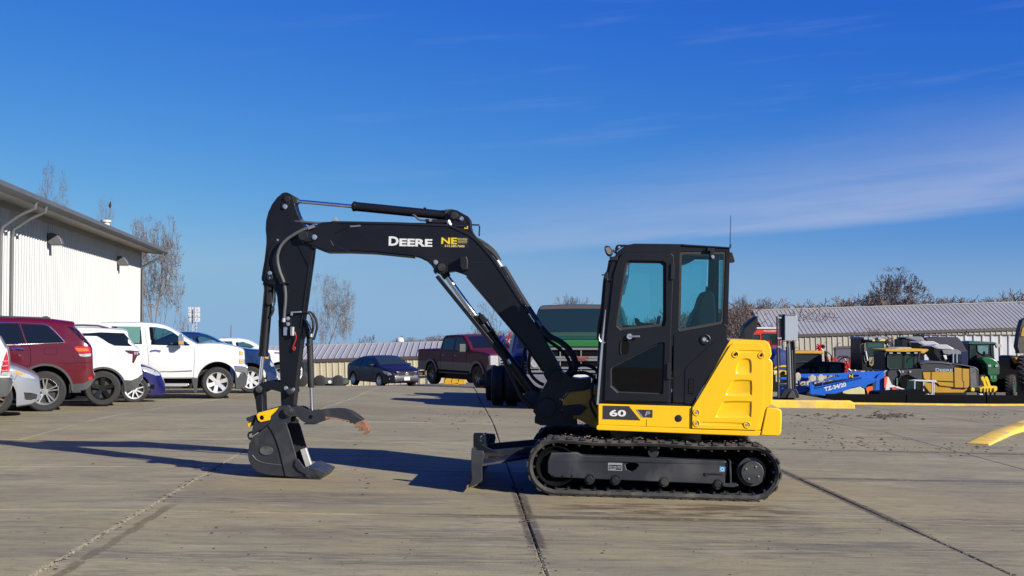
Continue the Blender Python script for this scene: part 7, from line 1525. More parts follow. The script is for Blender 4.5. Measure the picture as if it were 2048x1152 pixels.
q.build('bucket', YELD, f.o, bevel=.02); q = MB(); q.prism(f.P([(888, 755), (934, 753), (934, 757), (888, 759)]), -.1, .1); q.build('cross_bar', YELD, f.o)
p = at(600, 776, 47.0); f = Fr('utility_trailer', 'black enclosed trailer behind the nose of the farthest white pickup', 'trailer', Vector((p.x, 47, g(p.x, 47))), 0)
q = MB(); q.prism(f.P([(560, 728), (617, 724), (618, 762), (560, 762)]), -.9, .9); q.build('box', BLKD, f.o, bevel=.03)
for x in (575, 606): a = f.l(x, 770); q = MB(); q.lathe([(0, -.12), (.2, -.12), (.3, -.1), (.34, -.08), (.34, .1), (0, .1)], (a[0], -.8, .33), 'y', 24); q.build('wheel', TYRE, f.o)
# ------------------------------------------------------------------ machinery yard on the right
R1, R2, R3, R4 = (1470, 600, 5.236), (1590, 640, 6.4), (1750, 640, 6.4), (1900, 640, 6.4)
FRM = mat('pale_tubes_and_edge_glint', (.09, .09, .095), .4, .3)  # lighter grey for tubes, and for glints painted along window edges
def yard(name, label, cat, px, D, yaw=0, group=None):
    x = at(px, 700, D).x; return Fr(name, label, cat, Vector((x, D, g(x, D))), yaw, 0, group)
def pp(f, name, pts, y0, y1, m, crop=None, parent=None, bevel=0.02, holes=(), seg=2, ref=None):
    c = y0 if ref is None else ref
    q = MB(); q.prism(f.P(pts, c, crop), y0, y1, [f.P(h, c, crop) for h in holes]); o_ = q.build(name, m, parent or f.o, bevel=bevel, seg=seg)
    if 'window' in name or name == 'windscreen':
        loop = [(x, y0 - .012, z) for x, z in f.P(pts, c, crop)]; q = MB(); q.tube(loop + [loop[0]], .016, 5); q.build('frame', FRM, o_)  # lighter tube loop paints a glint along the pane's edge
    return o_
def tube(f, name, pts, r, m, crop=None, parent=None, sm=0):
    p = f.P3(pts, crop); p = smooth(p, sm) if sm else p
    q = MB(); q.tube(p, r, 8); return q.build(name, m, parent or f.o)
def big_wheel(f, cx, cz, y, Rr, rr, wd, rimm, lug=True, name='wheel', yaw=0, nl=22):
    q = MB(); h = wd / 2; q.lathe([(rr, h * .7), (rr * 1.05, h * .95), (Rr * .9, h), (Rr * .97, h * .8), (Rr * .98, 0), (Rr * .97, -h * .8), (Rr * .9, -h), (rr * 1.05, -h * .95), (rr, -h * .7)], (0, 0, 0), 'y', 36)
    if lug:
        for k in range(nl):
            for sg in (-1, 1):
                a = 2 * math.pi * (k + .25 * (sg + 1)) / nl; a2 = a + 0.16; vs = []
                for (aa, yy) in ((a, sg * h * .98), (a2, sg * h * .05)):
                    for da in (-.035, .035):
                        for r in (Rr * .95, Rr * 1.03): vs.append((r * math.cos(aa + da), yy, r * math.sin(aa + da)))
                q.add(vs, [(0, 1, 3, 2), (4, 6, 7, 5), (1, 5, 7, 3), (0, 4, 5, 1), (2, 3, 7, 6)])
    w = q.build(name, TYRE2, f.o, ang=30); w.location = (cx, y, cz); w.rotation_euler = (0, 0, R(yaw))
    q = MB(); q.lathe([(0, -h * .3), (rr * .35, -h * .35), (rr * .4, -h * .15), (rr * .8, -h * .2), (rr * .95, -h * .75), (rr * 1.03, -h * .8), (rr * 1.0, -h * .3)], (0, 0, 0), 'y', 30)
    for k in range(8): a = k * math.pi / 4; q.cyl((rr * .28 * math.cos(a), -h * .42, rr * .28 * math.sin(a)), (rr * .28 * math.cos(a), -h * .3, rr * .28 * math.sin(a)), rr * .04, n=6)
    q.build('rim', rimm, w); return w
TYRE2 = mat('dusty_tyre', (.035, .032, .029), .9, noise_amt=.3, nscale=4, dirt=(.14, .115, .09, .6))
FADEY = mat('faded_machine_yellow', (.50, .27, .01), .45, noise_amt=.12, nscale=2, dirt=(.25, .16, .06, .3))
BRY = mat('bright_yellow_paint', (.80, .55, .02), .4, noise_amt=.08)
MBLU = mat('lift_blue', (.012, .13, .62), .35, noise_amt=.08, nscale=2, coat=.3)
CREAM = mat('cream_paint', (.62, .60, .32), .45, noise_amt=.1)
ORG = mat('orange_paint', (.80, .13, .01), .45, noise_amt=.1)
WPNT = mat('machine_white', (.72, .72, .72), .4, noise_amt=.05)
DGRY = mat('dark_grey_paint', (.030, .031, .037), .45, noise_amt=.15, nscale=3)
MGRY = mat('mid_grey_paint', (.20, .21, .235), .45, noise_amt=.1, nscale=3)
LGRY = mat('light_grey_box', (.36, .41, .47), .45, noise_amt=.04, nscale=2)
TGRN = mat('tractor_green', (.012, .13, .035), .3, noise_amt=.1, coat=.4)
TGRR = mat('cab_roof_green', (.015, .10, .085), .4)
YBLK = mat('yard_black', (.008, .0085, .011), .5, spec=.22, noise_amt=.3, nscale=3)
MG = mat('machine_glass', (.015, .035, .033), .05, spec=.8)
MGT = mat('teal_screen', (.02, .10, .09), .08, spec=.7)
# --- electrical box on its posts (stands on the kerb island)
D = 32.1; z0 = at(1577, 798, D); f = Fr('electrical_box', 'grey electrical box on a steel pedestal with black base beside the lot edge', 'electrical box', Vector((z0.x, D, z0.z)))
pp(f, 'cabinet', [(522, 150), (636, 152), (655, 176), (658, 420), (640, 424), (522, 424)], -.15, .15, LGRY, R1, bevel=.015)
pp(f, 'cabinet_lid', [(524, 148), (638, 151), (640, 164), (524, 160)], -.165, .16, MGRY, R1, bevel=.006)
pp(f, 'backing_post', [(471, 150), (523, 152), (522, 424), (478, 424)], -.05, .13, mat('navy_black_steel', (.02, .022, .035), .5), R1, bevel=.01)
for x0, x1, m_ in ((528, 556, DGRY), (556, 578, CHM), (578, 604, DGRY), (604, 622, YBLK)):
    a = f.p3((x0 + x1) / 2 / R1[2] + R1[0], 430 / R1[2] + R1[1], 0); b = f.p3(((x0 + x1) / 2 + 14) / R1[2] + R1[0], 930 / R1[2] + R1[1], 0); q = MB(); q.cyl(a, b, .034, n=16); q.build('pedestal_tube', m_, f.o)
for a_ in ((495, 540), (618, 668)):
    pp(f, 'clamp', [(a_[0], 430), (a_[1], 430), (a_[1], 500), (a_[0] + 6, 515)], -.10, .10, mat('tarnished_steel', (.34, .32, .28), .4, .5, noise_amt=.2), R1, bevel=.03)
pp(f, 'base', [(465, 1027), (510, 945), (560, 928), (640, 928), (672, 985), (674, 1025), (560, 1027)], -.2, .2, BLKP, R1, bevel=.02)
pp(f, 'base_plate', [(550, 1027), (562, 990), (590, 950), (612, 950), (640, 1025)], -.24, -.2, mat('mid_black', (.04, .04, .045), .5), R1, bevel=.01)
pp(f, 'indicator_light', [(600, 424), (622, 424), (622, 440), (600, 440)], -.12, -.05, RED, R1)
p = at(1557.5, 797, 31.75); f = Fr('steel_pole', 'thin dark steel pole in front of the grey electrical box', 'pole', p)
q = MB()
a = f.p3(442 / R1[2] + R1[0], 172 / R1[2] + R1[1]); b = f.p3(455 / R1[2] + R1[0], 1026 / R1[2] + R1[1]); q.tube([a, b], .028, 8); q.tube([a + Vector((.055, 0.02, -.01)), b + Vector((.05, .02, .8))], .016, 6); q.build('shaft', DGRY, f.o)
for yy in (400, 490, 185): c = f.p3(462 / R1[2] + R1[0], yy / R1[2] + R1[1]); q = MB(); q.box(c.x - .05, c.x + .05, -.05, .03, c.z - .02, c.z + .02); q.build('clamp', STL, f.o)
# --- black chute and red cab
f = yard('discharge_chute', 'curved black discharge chute rising above the yellow engine housing', 'chute', 1497, 38)
pp(f, 'chute', [(92, 300), (105, 270), (170, 215), (240, 166), (238, 230), (225, 280), (195, 330), (190, 400), (190, 440), (92, 440)], -.3, .3, BLKP, R1, bevel=.02)
pp(f, 'chute_lip', [(40, 400), (95, 290), (240, 166), (232, 190), (110, 300), (70, 400)], -.34, -.3, YBLK, R1)
pp(f, 'stand', [(95, 430), (190, 430), (190, 1000), (95, 1000)], -.25, .25, YBLK, R1); q = MB(); q.box(-.4, .4, -.4, .4, 0, .6); q.build('foot', YBLK, f.o)
f = yard('red_machine', 'red cabbed machine with white roof rail behind the dark steel pole', 'machine', 1540, 58)
pp(f, 'cab', [(190, 355), (230, 302), (480, 304), (480, 470), (386, 470), (386, 520), (190, 470)], 0, 1.8, mat('signal_red', (.62, .04, .012), .4), R1, bevel=.03, ref=0)
pp(f, 'roof_rail', [(225, 284), (480, 288), (480, 304), (230, 304)], -.05, 1.9, WPNT, R1)
pp(f, 'window', [(192, 362), (262, 362), (262, 412), (192, 412)], -.02, .02, MG, R1); pp(f, 'window', [(292, 350), (440, 352), (440, 462), (384, 462), (380, 416), (292, 416)], -.02, .02, MG, R1)
a = f.l(300 / R1[2] + R1[0], 331 / R1[2] + R1[1], -.03); text('cab_lettering', 'McCLOSKEY', WDEC, f.o, a[0], -.012, a[1], .07, 1.02 * .62 * 1.0, bold=.02)
pp(f, 'hull', [(190, 470), (480, 470), (480, 560), (190, 560)], 0, 1.8, mat('maroon_hull', (.25, .03, .03), .5), R1, ref=0); q = MB(); q.box(-1.0, .5, .1, 1.7, 0, 1.9); q.build('chassis', YBLK, f.o)
f = yard('blue_tank', 'rounded dark blue tank between the red cab and the steel pedestal', 'tank', 1558, 50)
a = f.l(1558, 722); q = MB(); q.lathe([(0, -.6), (.35, -.55), (.47, -.35), (.5, 0), (.5, 1.0), (0, 1.1)], (a[0], 0, a[1]), 'y', 28); q.build('tank_shell', mat('tank_blue', (.04, .06, .22), .4, noise_amt=.2), f.o)
q = MB(); q.box(-.35, -.2, -.3, .8, 0, a[1]); q.box(.2, .35, -.3, .8, 0, a[1]); q.build('leg', YBLK, f.o)
# --- yellow attachment + yellow roofed machine
f = yard('yellow_compactor', 'yellow boxed attachment with a round black port behind the dark pole', 'attachment', 1560, 44)
pp(f, 'body', [(400, 740), (548, 740), (548, 785), (405, 785)], -.3, .6, BRY, R1); pp(f, 'top_bar', [(405, 715), (450, 686), (548, 684), (548, 700), (455, 702), (420, 722)], -.3, -.1, BRY, R1, bevel=.005)
pp(f, 'decal', [(413, 745), (440, 745), (440, 768), (413, 768)], -.306, -.3, WDEC, R1, bevel=0); a = f.l(504 / R1[2] + R1[0], 765 / R1[2] + R1[1], -.3); q = MB(); q.cyl((a[0], -.34, a[1]), (a[0], -.3, a[1]), .07, n=20); q.build('port', DARKH, f.o)
q = MB(); q.box(-.5, .5, -.2, .5, 0, 1.9); q.build('support', YBLK, f.o)
f = yard('loader', 'dark cabbed loader with yellow roof behind the blue boom lift', 'loader', 1618, 52)
pp(f, 'roof', [(-10, 430), (-10, 405), (60, 396), (330, 396), (362, 404), (364, 424), (355, 432)], -.9, .9, YELD, R2, bevel=.03)
pp(f, 'cab', [(-30, 432), (322, 430), (350, 530), (440, 540), (640, 545), (640, 700), (-30, 700)], -.8, .8, YBLK, R2, bevel=.03)
pp(f, 'windscreen', [(-20, 440), (318, 438), (330, 526), (-20, 545)], -.83, -.8, mat('slate_glass', (.03, .04, .055), .15, spec=.6), R2, bevel=0)
pp(f, 'window', [(325, 438), (340, 450), (342, 528), (332, 528)], -.83, -.79, MGRY, R2, bevel=0)
pp(f, 'side_window', [(442, 580), (500, 565), (580, 562), (582, 680), (442, 685)], -.83, -.79, MGT, R2, bevel=0); pp(f, 'panel', [(60, 625), (300, 625), (300, 680), (60, 680)], -.83, -.79, DGRY, R2, bevel=0)
pp(f, 'side_window', [(310, 610), (388, 600), (388, 680), (315, 680)], -.83, -.79, mat('greenish_glass', (.02, .09, .03), .1), R2, bevel=0)
tube(f, 'steering_wheel', [(200, 650, -.86), (215, 620, -.86), (250, 605, -.86), (275, 640, -.86), (255, 685, -.86), (215, 685, -.86), (200, 650, -.86)], .03, DARKH, R2, sm=3)
q = MB(); q.box(-1.2, 1.6, -.9, .9, 0, 1.1); q.build('undercarriage', YBLK, f.o)
tube(f, 'hose', [(375, 410, 0), (420, 415, 0), (460, 440, 0), (470, 480, 0), (475, 540, 0)], .035, HOSE, R2, sm=3); tube(f, 'exhaust', [(388, 395, .2), (390, 480, .2), (395, 540, .2)], .05, YBLK, R2)
# --- red tiller parts
f = yard('red_implement', 'small red implement with dark hoses before the violet door', 'farm implement', 1688, 60)
def star(px, py, r, name='rotor', m=None):
    a = f.l(px / R2[2] + R2[0], py / R2[2] + R2[1]); q = MB()
    for k in range(9): t = 2 * math.pi * k / 9; q.tube([(a[0], 0, a[1]), (a[0] + r * math.cos(t), .1 * (k % 2), a[1] + r * math.sin(t))], .035, 5)
    q.cyl((a[0], -.1, a[1]), (a[0], .1, a[1]), r * .3, n=10); q.build(name, m or RED, f.o)
star(320, 355, .20); star(690, 580, .42); star(655, 600, .3); star(360, 342, .1, 'rotor', YBLK)
tube(f, 'mast', [(318, 400, 0), (322, 350, 0)], .06, RED, R2)
pp(f, 'gear_case', [(480, 478), (535, 478), (535, 525), (480, 525)], -.2, .2, RED, R2); tube(f, 'hose', [(540, 500, 0), (560, 470, 0), (620, 462, 0), (700, 470, 0), (740, 500, 0), (755, 560, 0)], .03, HOSE, R2, sm=3)
tube(f, 'hose', [(550, 540, .1), (600, 490, .1), (680, 480, .1), (720, 520, .1)], .03, HOSE, R2, sm=3); tube(f, 'mast', [(415, 470, 0), (425, 540, 0)], .06, RED, R2)
q = MB(); q.box(-2.4, 1.5, -.3, .3, .5, 1.6); q.box(-2.2, -2.0, -.2, .2, 0, .6); q.box(1.1, 1.3, -.2, .2, 0, .6); q.build('frame', YBLK, f.o)
f = yard('operator_seat', 'black seat under a thin grey roll hoop beside the red implement', 'seat', 1713, 58)
tube(f, 'roll_hoop', [(725, 470, 0), (728, 400, 0), (745, 382, 0), (800, 384, 0), (815, 400, 0), (835, 500, 0), (850, 640, 0)], .045, MGRY, R2, sm=3)
pp(f, 'seat_back', [(752, 490), (775, 400), (800, 395), (815, 420), (820, 540), (835, 620), (750, 640)], -.3, .3, DARKH, R2); q = MB(); q.box(-.6, .7, -.4, .4, 0, 1.9); q.build('base', YBLK, f.o)
# --- blue boom lift TZ-34/20
f = yard('boom_lift', 'bright blue towable boom lift marked TZ-34/20 behind the yellow kerb', 'boom lift', 1680, 42, 0)
pp(f, 'upper_boom', [(80, 692), (540, 686), (590, 684), (1138, 652), (1156, 700), (1136, 730), (1080, 748), (860, 735), (600, 768), (380, 775), (240, 800), (232, 790), (570, 722), (540, 706), (80, 722)], -.12, .12, MBLU, R2, bevel=.01)
pp(f, 'lower_boom', [(240, 885), (250, 858), (840, 740), (960, 735), (1060, 760), (1010, 800), (930, 830), (905, 862), (880, 880), (845, 850), (750, 862), (640, 905), (500, 950), (420, 978), (240, 950)], -.32, -.14, MBLU, R2, bevel=.012)
pp(f, 'tower', [(1010, 970), (1020, 930), (1030, 850), (1040, 740), (1080, 690), (1140, 655), (1138, 740), (1130, 918), (1075, 925), (1030, 980)], -.2, .14, MBLU, R2, bevel=.015, ref=-.2)
pp(f, 'upright', [(185, 815), (200, 798), (240, 800), (246, 960), (196, 950)], -.36, -.2, MBLU, R2, bevel=.01)
pp(f, 'outrigger_beam', [(-200, 850), (10, 850), (170, 835), (185, 850), (185, 905), (60, 935), (-200, 930)], -.05, .2, MBLU, R2, bevel=.01)
pp(f, 'rear_beam', [(-190, 735), (120, 735), (120, 765), (-190, 765)], .1, .3, MBLU, R2); pp(f, 'rear_beam', [(70, 722), (180, 718), (180, 780), (70, 790)], .3, .5, MBLU, R2)
pp(f, 'cream_cover', [(-200, 815), (120, 808), (125, 825), (40, 835), (-200, 842)], -.1, .1, CREAM, R2)
pp(f, 'cream_cover', [(608, 915), (720, 880), (840, 852), (850, 868), (890, 885), (898, 958), (760, 965), (612, 940)], -.40, -.34, CREAM, R2, bevel=.02)
pp(f, 'white_cover', [(650, 950), (898, 962), (895, 978), (800, 975)], -.38, -.2, WPNT, R2); pp(f, 'battery_box', [(500, 945), (640, 955), (660, 975), (560, 985)], -.4, -.2, YBLK, R2)
pp(f, 'yellow_marks', [(520, 950), (560, 955), (640, 965), (640, 972), (560, 966)], -.41, -.4, YDEC, R2, bevel=0)
pp(f, 'orange_guard', [(905, 870), (945, 852), (992, 846), (998, 880), (980, 930), (950, 958), (930, 950)], -.42, -.36, ORG, R2, bevel=.01)
pp(f, 'orange_arm', [(1142, 740), (1172, 722), (1188, 728), (1178, 810), (1168, 868), (1140, 872)], -.3, -.2, ORG, R2, bevel=.01); pp(f, 'white_arm', [(1180, 730), (1196, 728), (1240, 830), (1280, 840), (1280, 885), (1235, 880), (1205, 910), (1150, 915), (1160, 870)], -.3, -.1, WPNT, R2, bevel=.01)
pp(f, 'orange_base', [(1240, 860), (1300, 862), (1380, 880), (1380, 905), (1245, 912)], -.35, -.1, ORG, R2, bevel=.01); pp(f, 'white_foot', [(1250, 850), (1320, 850), (1360, 870), (1400, 880), (1400, 895), (1300, 870)], -.37, -.35, WPNT, R2, bevel=0)
for (x, y, r) in ((38, 725, .29), (222, 745, .26), (332, 745, .28)):
    a = f.l(x / R2[2] + R2[0], y / R2[2] + R2[1], -.5); q = MB(); yv = -.5; q.cyl((a[0], yv, a[1]), (a[0], yv + .06, a[1]), r * .58 * .6 + .0, n=24); q.T = None
    vs = q.v; 
    for v in vs: v.z = a[1] + (v.z - a[1]) * 1.35
    q.build('outrigger_pad', mat('worn_cream_pad', (.50, .45, .35), .8, noise_amt=.3, nscale=6), f.o, bevel=.01)
    tube(f, 'outrigger_leg', [(x, y, -.44), (x + 10, y + 60, -.3), (x + 15, y + 130, -.1)], .04, MBLU, R2)
pp(f, 'emblem', circ(712, 716, 28, 16), -.135, -.12, DARKH, R2, bevel=0); a = f.l(692 / R2[2] + R2[0], 736 / R2[2] + R2[1], -.14); text('emblem_letter', 'N', YDEC, f.o, a[0], -.14, a[1], .10, .13, bold=.03)
pp(f, 'emblem_bar', [(750, 702), (818, 700), (818, 722), (750, 728)], -.135, -.12, DARKH, R2, bevel=0)
p0 = f.l(382 / R2[2] + R2[0], 915 / R2[2] + R2[1], -.33); Mx = Matrix.Translation((p0[0], -.325, p0[1])) @ Matrix.Rotation(R(-13.5), 4, 'Y')
text('lift_lettering', 'TZ-34/20', WDEC, f.o, 0, 0, 0, .14, 285 / 6.4 / (FP / 41.7), bold=.03, M=Mx)
tube(f, 'seam', [(240, 880, -.325), (850, 745, -.325)], .012, DARKH, R2); tube(f, 'hydraulic_ram', [(250, 835, -.1), (560, 775, -.1), (850, 742, -.1)], .04, YBLK, R2)
q = MB(); q.box(-2.0, 1.6, -.3, .4, .45, .75); q.build('chassis', YBLK, f.o)
for x in (-.4, .9):
    for y in (-.55, .65): q = MB(); q.lathe([(0, -.1), (.18, -.1), (.3, -.1), (.34, -.07), (.34, .1), (0, .1)], (x, y, .34), 'y', 24); q.build('wheel', TYRE, f.o)
# --- black lowboy deck in front (dark low mass above the rail)
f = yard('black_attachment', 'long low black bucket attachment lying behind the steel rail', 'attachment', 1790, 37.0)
DARKB = DARKH; pp(f, 'bucket', [(1080, 925), (1200, 920), (1290, 915), (1300, 1040), (650, 1060), (660, 1000), (900, 990), (1050, 985)], -.5, .5, DARKH, R2, bevel=.02)
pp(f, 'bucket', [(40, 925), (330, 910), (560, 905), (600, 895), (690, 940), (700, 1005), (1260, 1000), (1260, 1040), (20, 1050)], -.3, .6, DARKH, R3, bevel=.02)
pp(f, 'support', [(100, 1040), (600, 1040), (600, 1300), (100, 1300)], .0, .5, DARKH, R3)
f = yard('rubble_heap', 'low heap of white topped rubble beside the white handrail', 'rubble', 1862, 36.0)
q = MB(); a = f.l(1862, 797); random.seed(8)
for k in range(14): q.sphere((a[0] + random.uniform(-.12, .12), random.uniform(-.1, .1), a[1] + random.uniform(-.03, .1)), random.uniform(.04, .08), 4)
q.build('rubble', mat('white_rubble', (.55, .55, .56), .8), f.o); q = MB(); q.box(a[0] - .3, a[0] + .3, -.2, .2, 0, a[1]); q.build('dark_base', DARKH, f.o)
f = yard('handrail', 'small white tubular handrail in front of the motor grader', 'handrail', 1855, 38.5)
HR = mat('white_tube', (.60, .61, .64), .4)
tube(f, 'top_rail', [(440, 778, 0), (505, 776, -.1), (790, 790, -.1)], .022, HR, R3); tube(f, 'top_rail', [(440, 778, 0), (500, 768, .2), (780, 778, .2)], .016, HR, R3)
for x in (507, 732, 752, 622): tube(f, 'upright', [(x, 780, -.1 if x != 622 else .2), (x - 2, 900 if x < 700 and x != 622 else 1000, -.1)], .022, HR, R3)
q = MB(); q.box(-.6, .6, -.2, .4, 0, 1.2); q.build('base', YBLK, f.o)
# --- dark cab with yellow light bar
f = yard('tracked_loader', 'tall dark cab with yellow light bar and rock filled screen guard', 'loader', 1748, 50)
pp(f, 'cab_frame', [(850, 228), (870, 218), (1150, 215), (1185, 240), (1225, 300), (1140, 300), (1150, 470), (1140, 600), (1160, 650), (860, 650), (850, 500)], -.8, .8, YBLK, R2, bevel=.02)
pp(f, 'roof', [(845, 240), (860, 218), (1165, 214), (1195, 240), (1150, 262), (900, 268)], -.86, .86, MGRY, R2, bevel=.02)
pp(f, 'light_bar', [(988, 248), (1155, 246), (1156, 272), (990, 275)], -.90, -.84, mat('pale_yellow_bar', (.72, .62, .16), .4), R2)
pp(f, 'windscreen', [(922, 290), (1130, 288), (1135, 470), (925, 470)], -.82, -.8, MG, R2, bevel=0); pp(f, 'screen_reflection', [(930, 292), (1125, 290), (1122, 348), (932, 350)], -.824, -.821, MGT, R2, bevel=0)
pp(f, 'door_frame', [(880, 295), (912, 290), (920, 420), (935, 520), (900, 560), (880, 500)], -.84, -.8, mat('olive_grey', (.10, .105, .08), .6), R2)
random.seed(4); gd = pp(f, 'screen_guard', [(945, 478), (1130, 474), (1135, 600), (950, 592)], -.86, -.8, mat('tan_guard', (.30, .25, .15), .7, noise_amt=.3, nscale=4), R2)
for k in range(26):
    x, y = random.uniform(955, 1125), random.uniform(488, 588); r = random.uniform(5, 12); pp(f, 'guard_hole', [(x + r * math.cos(t) * random.uniform(.6, 1), y + r * math.sin(t)) for t in [i * math.pi / 3 for i in range(6)]], -.866, -.861, DARKH, R2, parent=gd, bevel=0)
tube(f, 'grab_rail', [(905, 400, -.86), (918, 470, -.86), (930, 520, -.86)], .03, WPNT, R2); pp(f, 'yellow_badge', [(1022, 560), (1052, 560), (1052, 610), (1030, 605)], -.88, -.86, YDEC, R2, bevel=0)
q = MB(); q.box(-1.0, 1.2, -.9, .9, 0, 1.5); q.build('undercarriage', YBLK, f.o, bevel=.05)
for x in (900, 960, 1080): a = f.l(x / R2[2] + R2[0], 236 / R2[2] + R2[1], -.9); q = MB(); q.box(a[0] - .07, a[0] + .07, -.98, -.88, a[1] - .04, a[1] + .05); q.build('work_light', LENSC, f.o)
tube(f, 'mirror_arm', [(870, 300, -.9), (835, 320, -1.0), (835, 400, -1.0)], .02, FRM, R2); pp(f, 'mirror', [(822, 360), (846, 360), (846, 430), (822, 430)], -1.04, -1.0, YBLK, R2)
tube(f, 'hose', [(1150, 300, -.5), (1190, 330, -.5), (1200, 420, -.5), (1180, 520, -.5)], .035, HOSE, R2, sm=3); tube(f, 'boom_pipe', [(1195, 215, .2), (1200, 300, .2), (1220, 420, .2)], .03, FRM, R2)
# --- motor grader
f = yard('motor_grader', 'yellow and black motor grader with DEERE lettering on its dark hood', 'grader', 1880, 45)
f.o['label'] = 'yellow and black motor grader with large lettering on its dark hood, right side'
f.o['label'] = 'yellow and dark grey motor grader with a yellow cab roof, facing left'
pp(f, 'hood', [(560, 545), (640, 525), (840, 528), (990, 550), (1200, 582), (1290, 600), (1330, 640), (1330, 900), (1220, 905), (1210, 606), (1010, 600), (1005, 662), (610, 668), (600, 650)], -1.0, .8, DGRY, R3, bevel=.03)
pp(f, 'engine_panel', [(612, 668), (1010, 664), (1010, 860), (830, 840), (800, 810), (700, 790), (625, 750)], -1.0, .8, FADEY, R3, bevel=.01)
pp(f, 'engine_door', [(1014, 608), (1110, 618), (1112, 780), (1130, 800), (1130, 868), (1018, 866)], -1.03, -.9, FADEY, R3, bevel=.012); pp(f, 'engine_door', [(1118, 622), (1206, 628), (1208, 840), (1190, 870), (1136, 868), (1136, 790), (1118, 776)], -1.04, -.9, FADEY, R3, bevel=.012)
pp(f, 'lower_panel', [(626, 750), (700, 775), (860, 840), (1000, 845), (1018, 866), (1130, 870), (1180, 880), (1180, 930), (700, 930), (640, 850)], -.95, .7, FADEY, R3, bevel=.01)
tube(f, 'panel_seam', [(700, 775, -1.01), (1010, 790, -1.02)], .012, YBLK, R3); tube(f, 'panel_seam', [(722, 668, -1.01), (722, 770, -1.01)], .01, YBLK, R3)
pp(f, 'radiator', [(1215, 606), (1290, 620), (1310, 900), (1225, 890)], -1.01, -.99, mat('streaked_steel', (.10, .10, .10), .6, noise_amt=.6, nscale=5), R3, bevel=0)
a = f.l(776 / R3[2] + R3[0], 661 / R3[2] + R3[1], -1.01); wd = lambda p_: p_ / 6.4 / (FP / 44)
SKYL = mat('pale_blue_lettering', (.38, .50, .58), .5)
text('hood_lettering', 'D', SKYL, f.o, a[0], -1.005, a[1], 44 / 6.4 / 57, wd(52), bold=.02); text('hood_lettering', 'EERE', SKYL, f.o, a[0] + wd(58), -1.005, a[1], 34 / 6.4 / 57, wd(162), bold=.02)
pp(f, 'cab', [(122, 410), (560, 405), (580, 430), (580, 560), (610, 640), (200, 650), (130, 640)], -.8, .6, YBLK, R3, bevel=.02)
pp(f, 'side_window', [(160, 430), (360, 425), (360, 620), (190, 630), (160, 600)], -.83, -.8, MG, R3, bevel=0); pp(f, 'side_window', [(380, 425), (500, 422), (500, 610), (380, 620)], -.83, -.8, mat('green_screen', (.01, .05, .035), .08), R3, bevel=0); pp(f, 'side_window', [(515, 425), (555, 425), (555, 600), (515, 608)], -.83, -.8, MG, R3, bevel=0)
pp(f, 'cab_roof', [(122, 392), (140, 376), (420, 364), (640, 370), (684, 374), (684, 392), (620, 430), (590, 425), (590, 404), (540, 402), (400, 408), (150, 402)], -1.0, .8, YELD, R3, bevel=.015)
pp(f, 'roof_hatch', [(230, 372), (320, 352), (460, 350), (470, 362), (430, 370)], -.6, .5, mat('cream_hatch', (.5, .48, .38), .5), R3)
pp(f, 'front_hood', [(160, 670), (200, 645), (560, 626), (612, 628), (618, 655), (600, 668), (600, 760), (560, 770), (420, 700), (260, 740), (250, 860), (210, 870), (170, 760)], -1.3, -1.0, DGRY, R3, bevel=.02)
pp(f, 'front_glass', [(250, 660), (540, 655), (560, 670), (570, 900), (250, 900)], -1.2, -1.0, MG, R3, bevel=.01)
pp(f, 'mirror', [(300, 730), (340, 718), (390, 722), (418, 760), (415, 850), (390, 880), (340, 870), (290, 760)], -1.36, -1.30, DARKH, R3, bevel=.02)
for k in range(6): pp(f, 'mirror_mark', [(276, 745 + 16 * k), (290, 745 + 16 * k), (290, 754 + 16 * k), (276, 754 + 16 * k)], -1.38, -1.36, mat('mint_mark', (.2, .4, .32), .5), R3, bevel=0)
a = f.l(925 / R3[2] + R3[0], 985 / R3[2] + R3[1], -1.2)
big_wheel(f, a[0], .72, -1.15, .72 * 1.35, .40, .4, mat('wheel_yellow', (.70, .38, .02), .5), lug=False); big_wheel(f, a[0], .72, 1.0, .72, .40, .4, FADEY, lug=False)
for x in (-2.0, 1.5): big_wheel(f, x + a[0] - .5 if x > 0 else x, .68, .9, .68, .38, .4, FADEY, lug=False)
big_wheel(f, -1.9, .68, -.9, .68, .38, .4, FADEY, lug=False)
q = MB(); q.box(-2.2, 2.4, -.5, .5, .7, 1.3); q.build('frame', YBLK, f.o)
pp(f, 'hitch', [(1225, 880), (1245, 862), (1280, 880), (1275, 915), (1230, 915)], -1.1, -.7, BRY, R3)
for (x, y) in ((150, 470), (590, 470)): tube(f, 'mirror_arm', [(x, y - 60, -.9), (x - 22, y - 40, -1.1), (x - 22, y, -1.1)], .02, FRM, R3)
tube(f, 'grab_rail', [(600, 560, -1.02), (700, 545, -1.02), (840, 548, -1.02), (980, 566, -1.02)], .018, FRM, R3)
tube(f, 'hose', [(300, 640, -1.32), (330, 690, -1.34), (300, 760, -1.34), (280, 840, -1.3)], .03, HOSE, R3, sm=3)
for x in (352, 446): a = f.l(x / R3[2] + R3[0], 662 / R3[2] + R3[1], -1.3); q = MB(); q.cyl((a[0], -1.34, a[1]), (a[0], -1.3, a[1]), .04, n=10); q.build('marker_light', LENSC, f.o)
for x in (200, 300, 420, 520): a = f.l(x / R3[2] + R3[0], 412 / R3[2] + R3[1], -.9); q = MB(); q.box(a[0] - .06, a[0] + .06, -.95, -.86, a[1] - .05, a[1] + .03); q.build('work_light', LENSC, f.o)
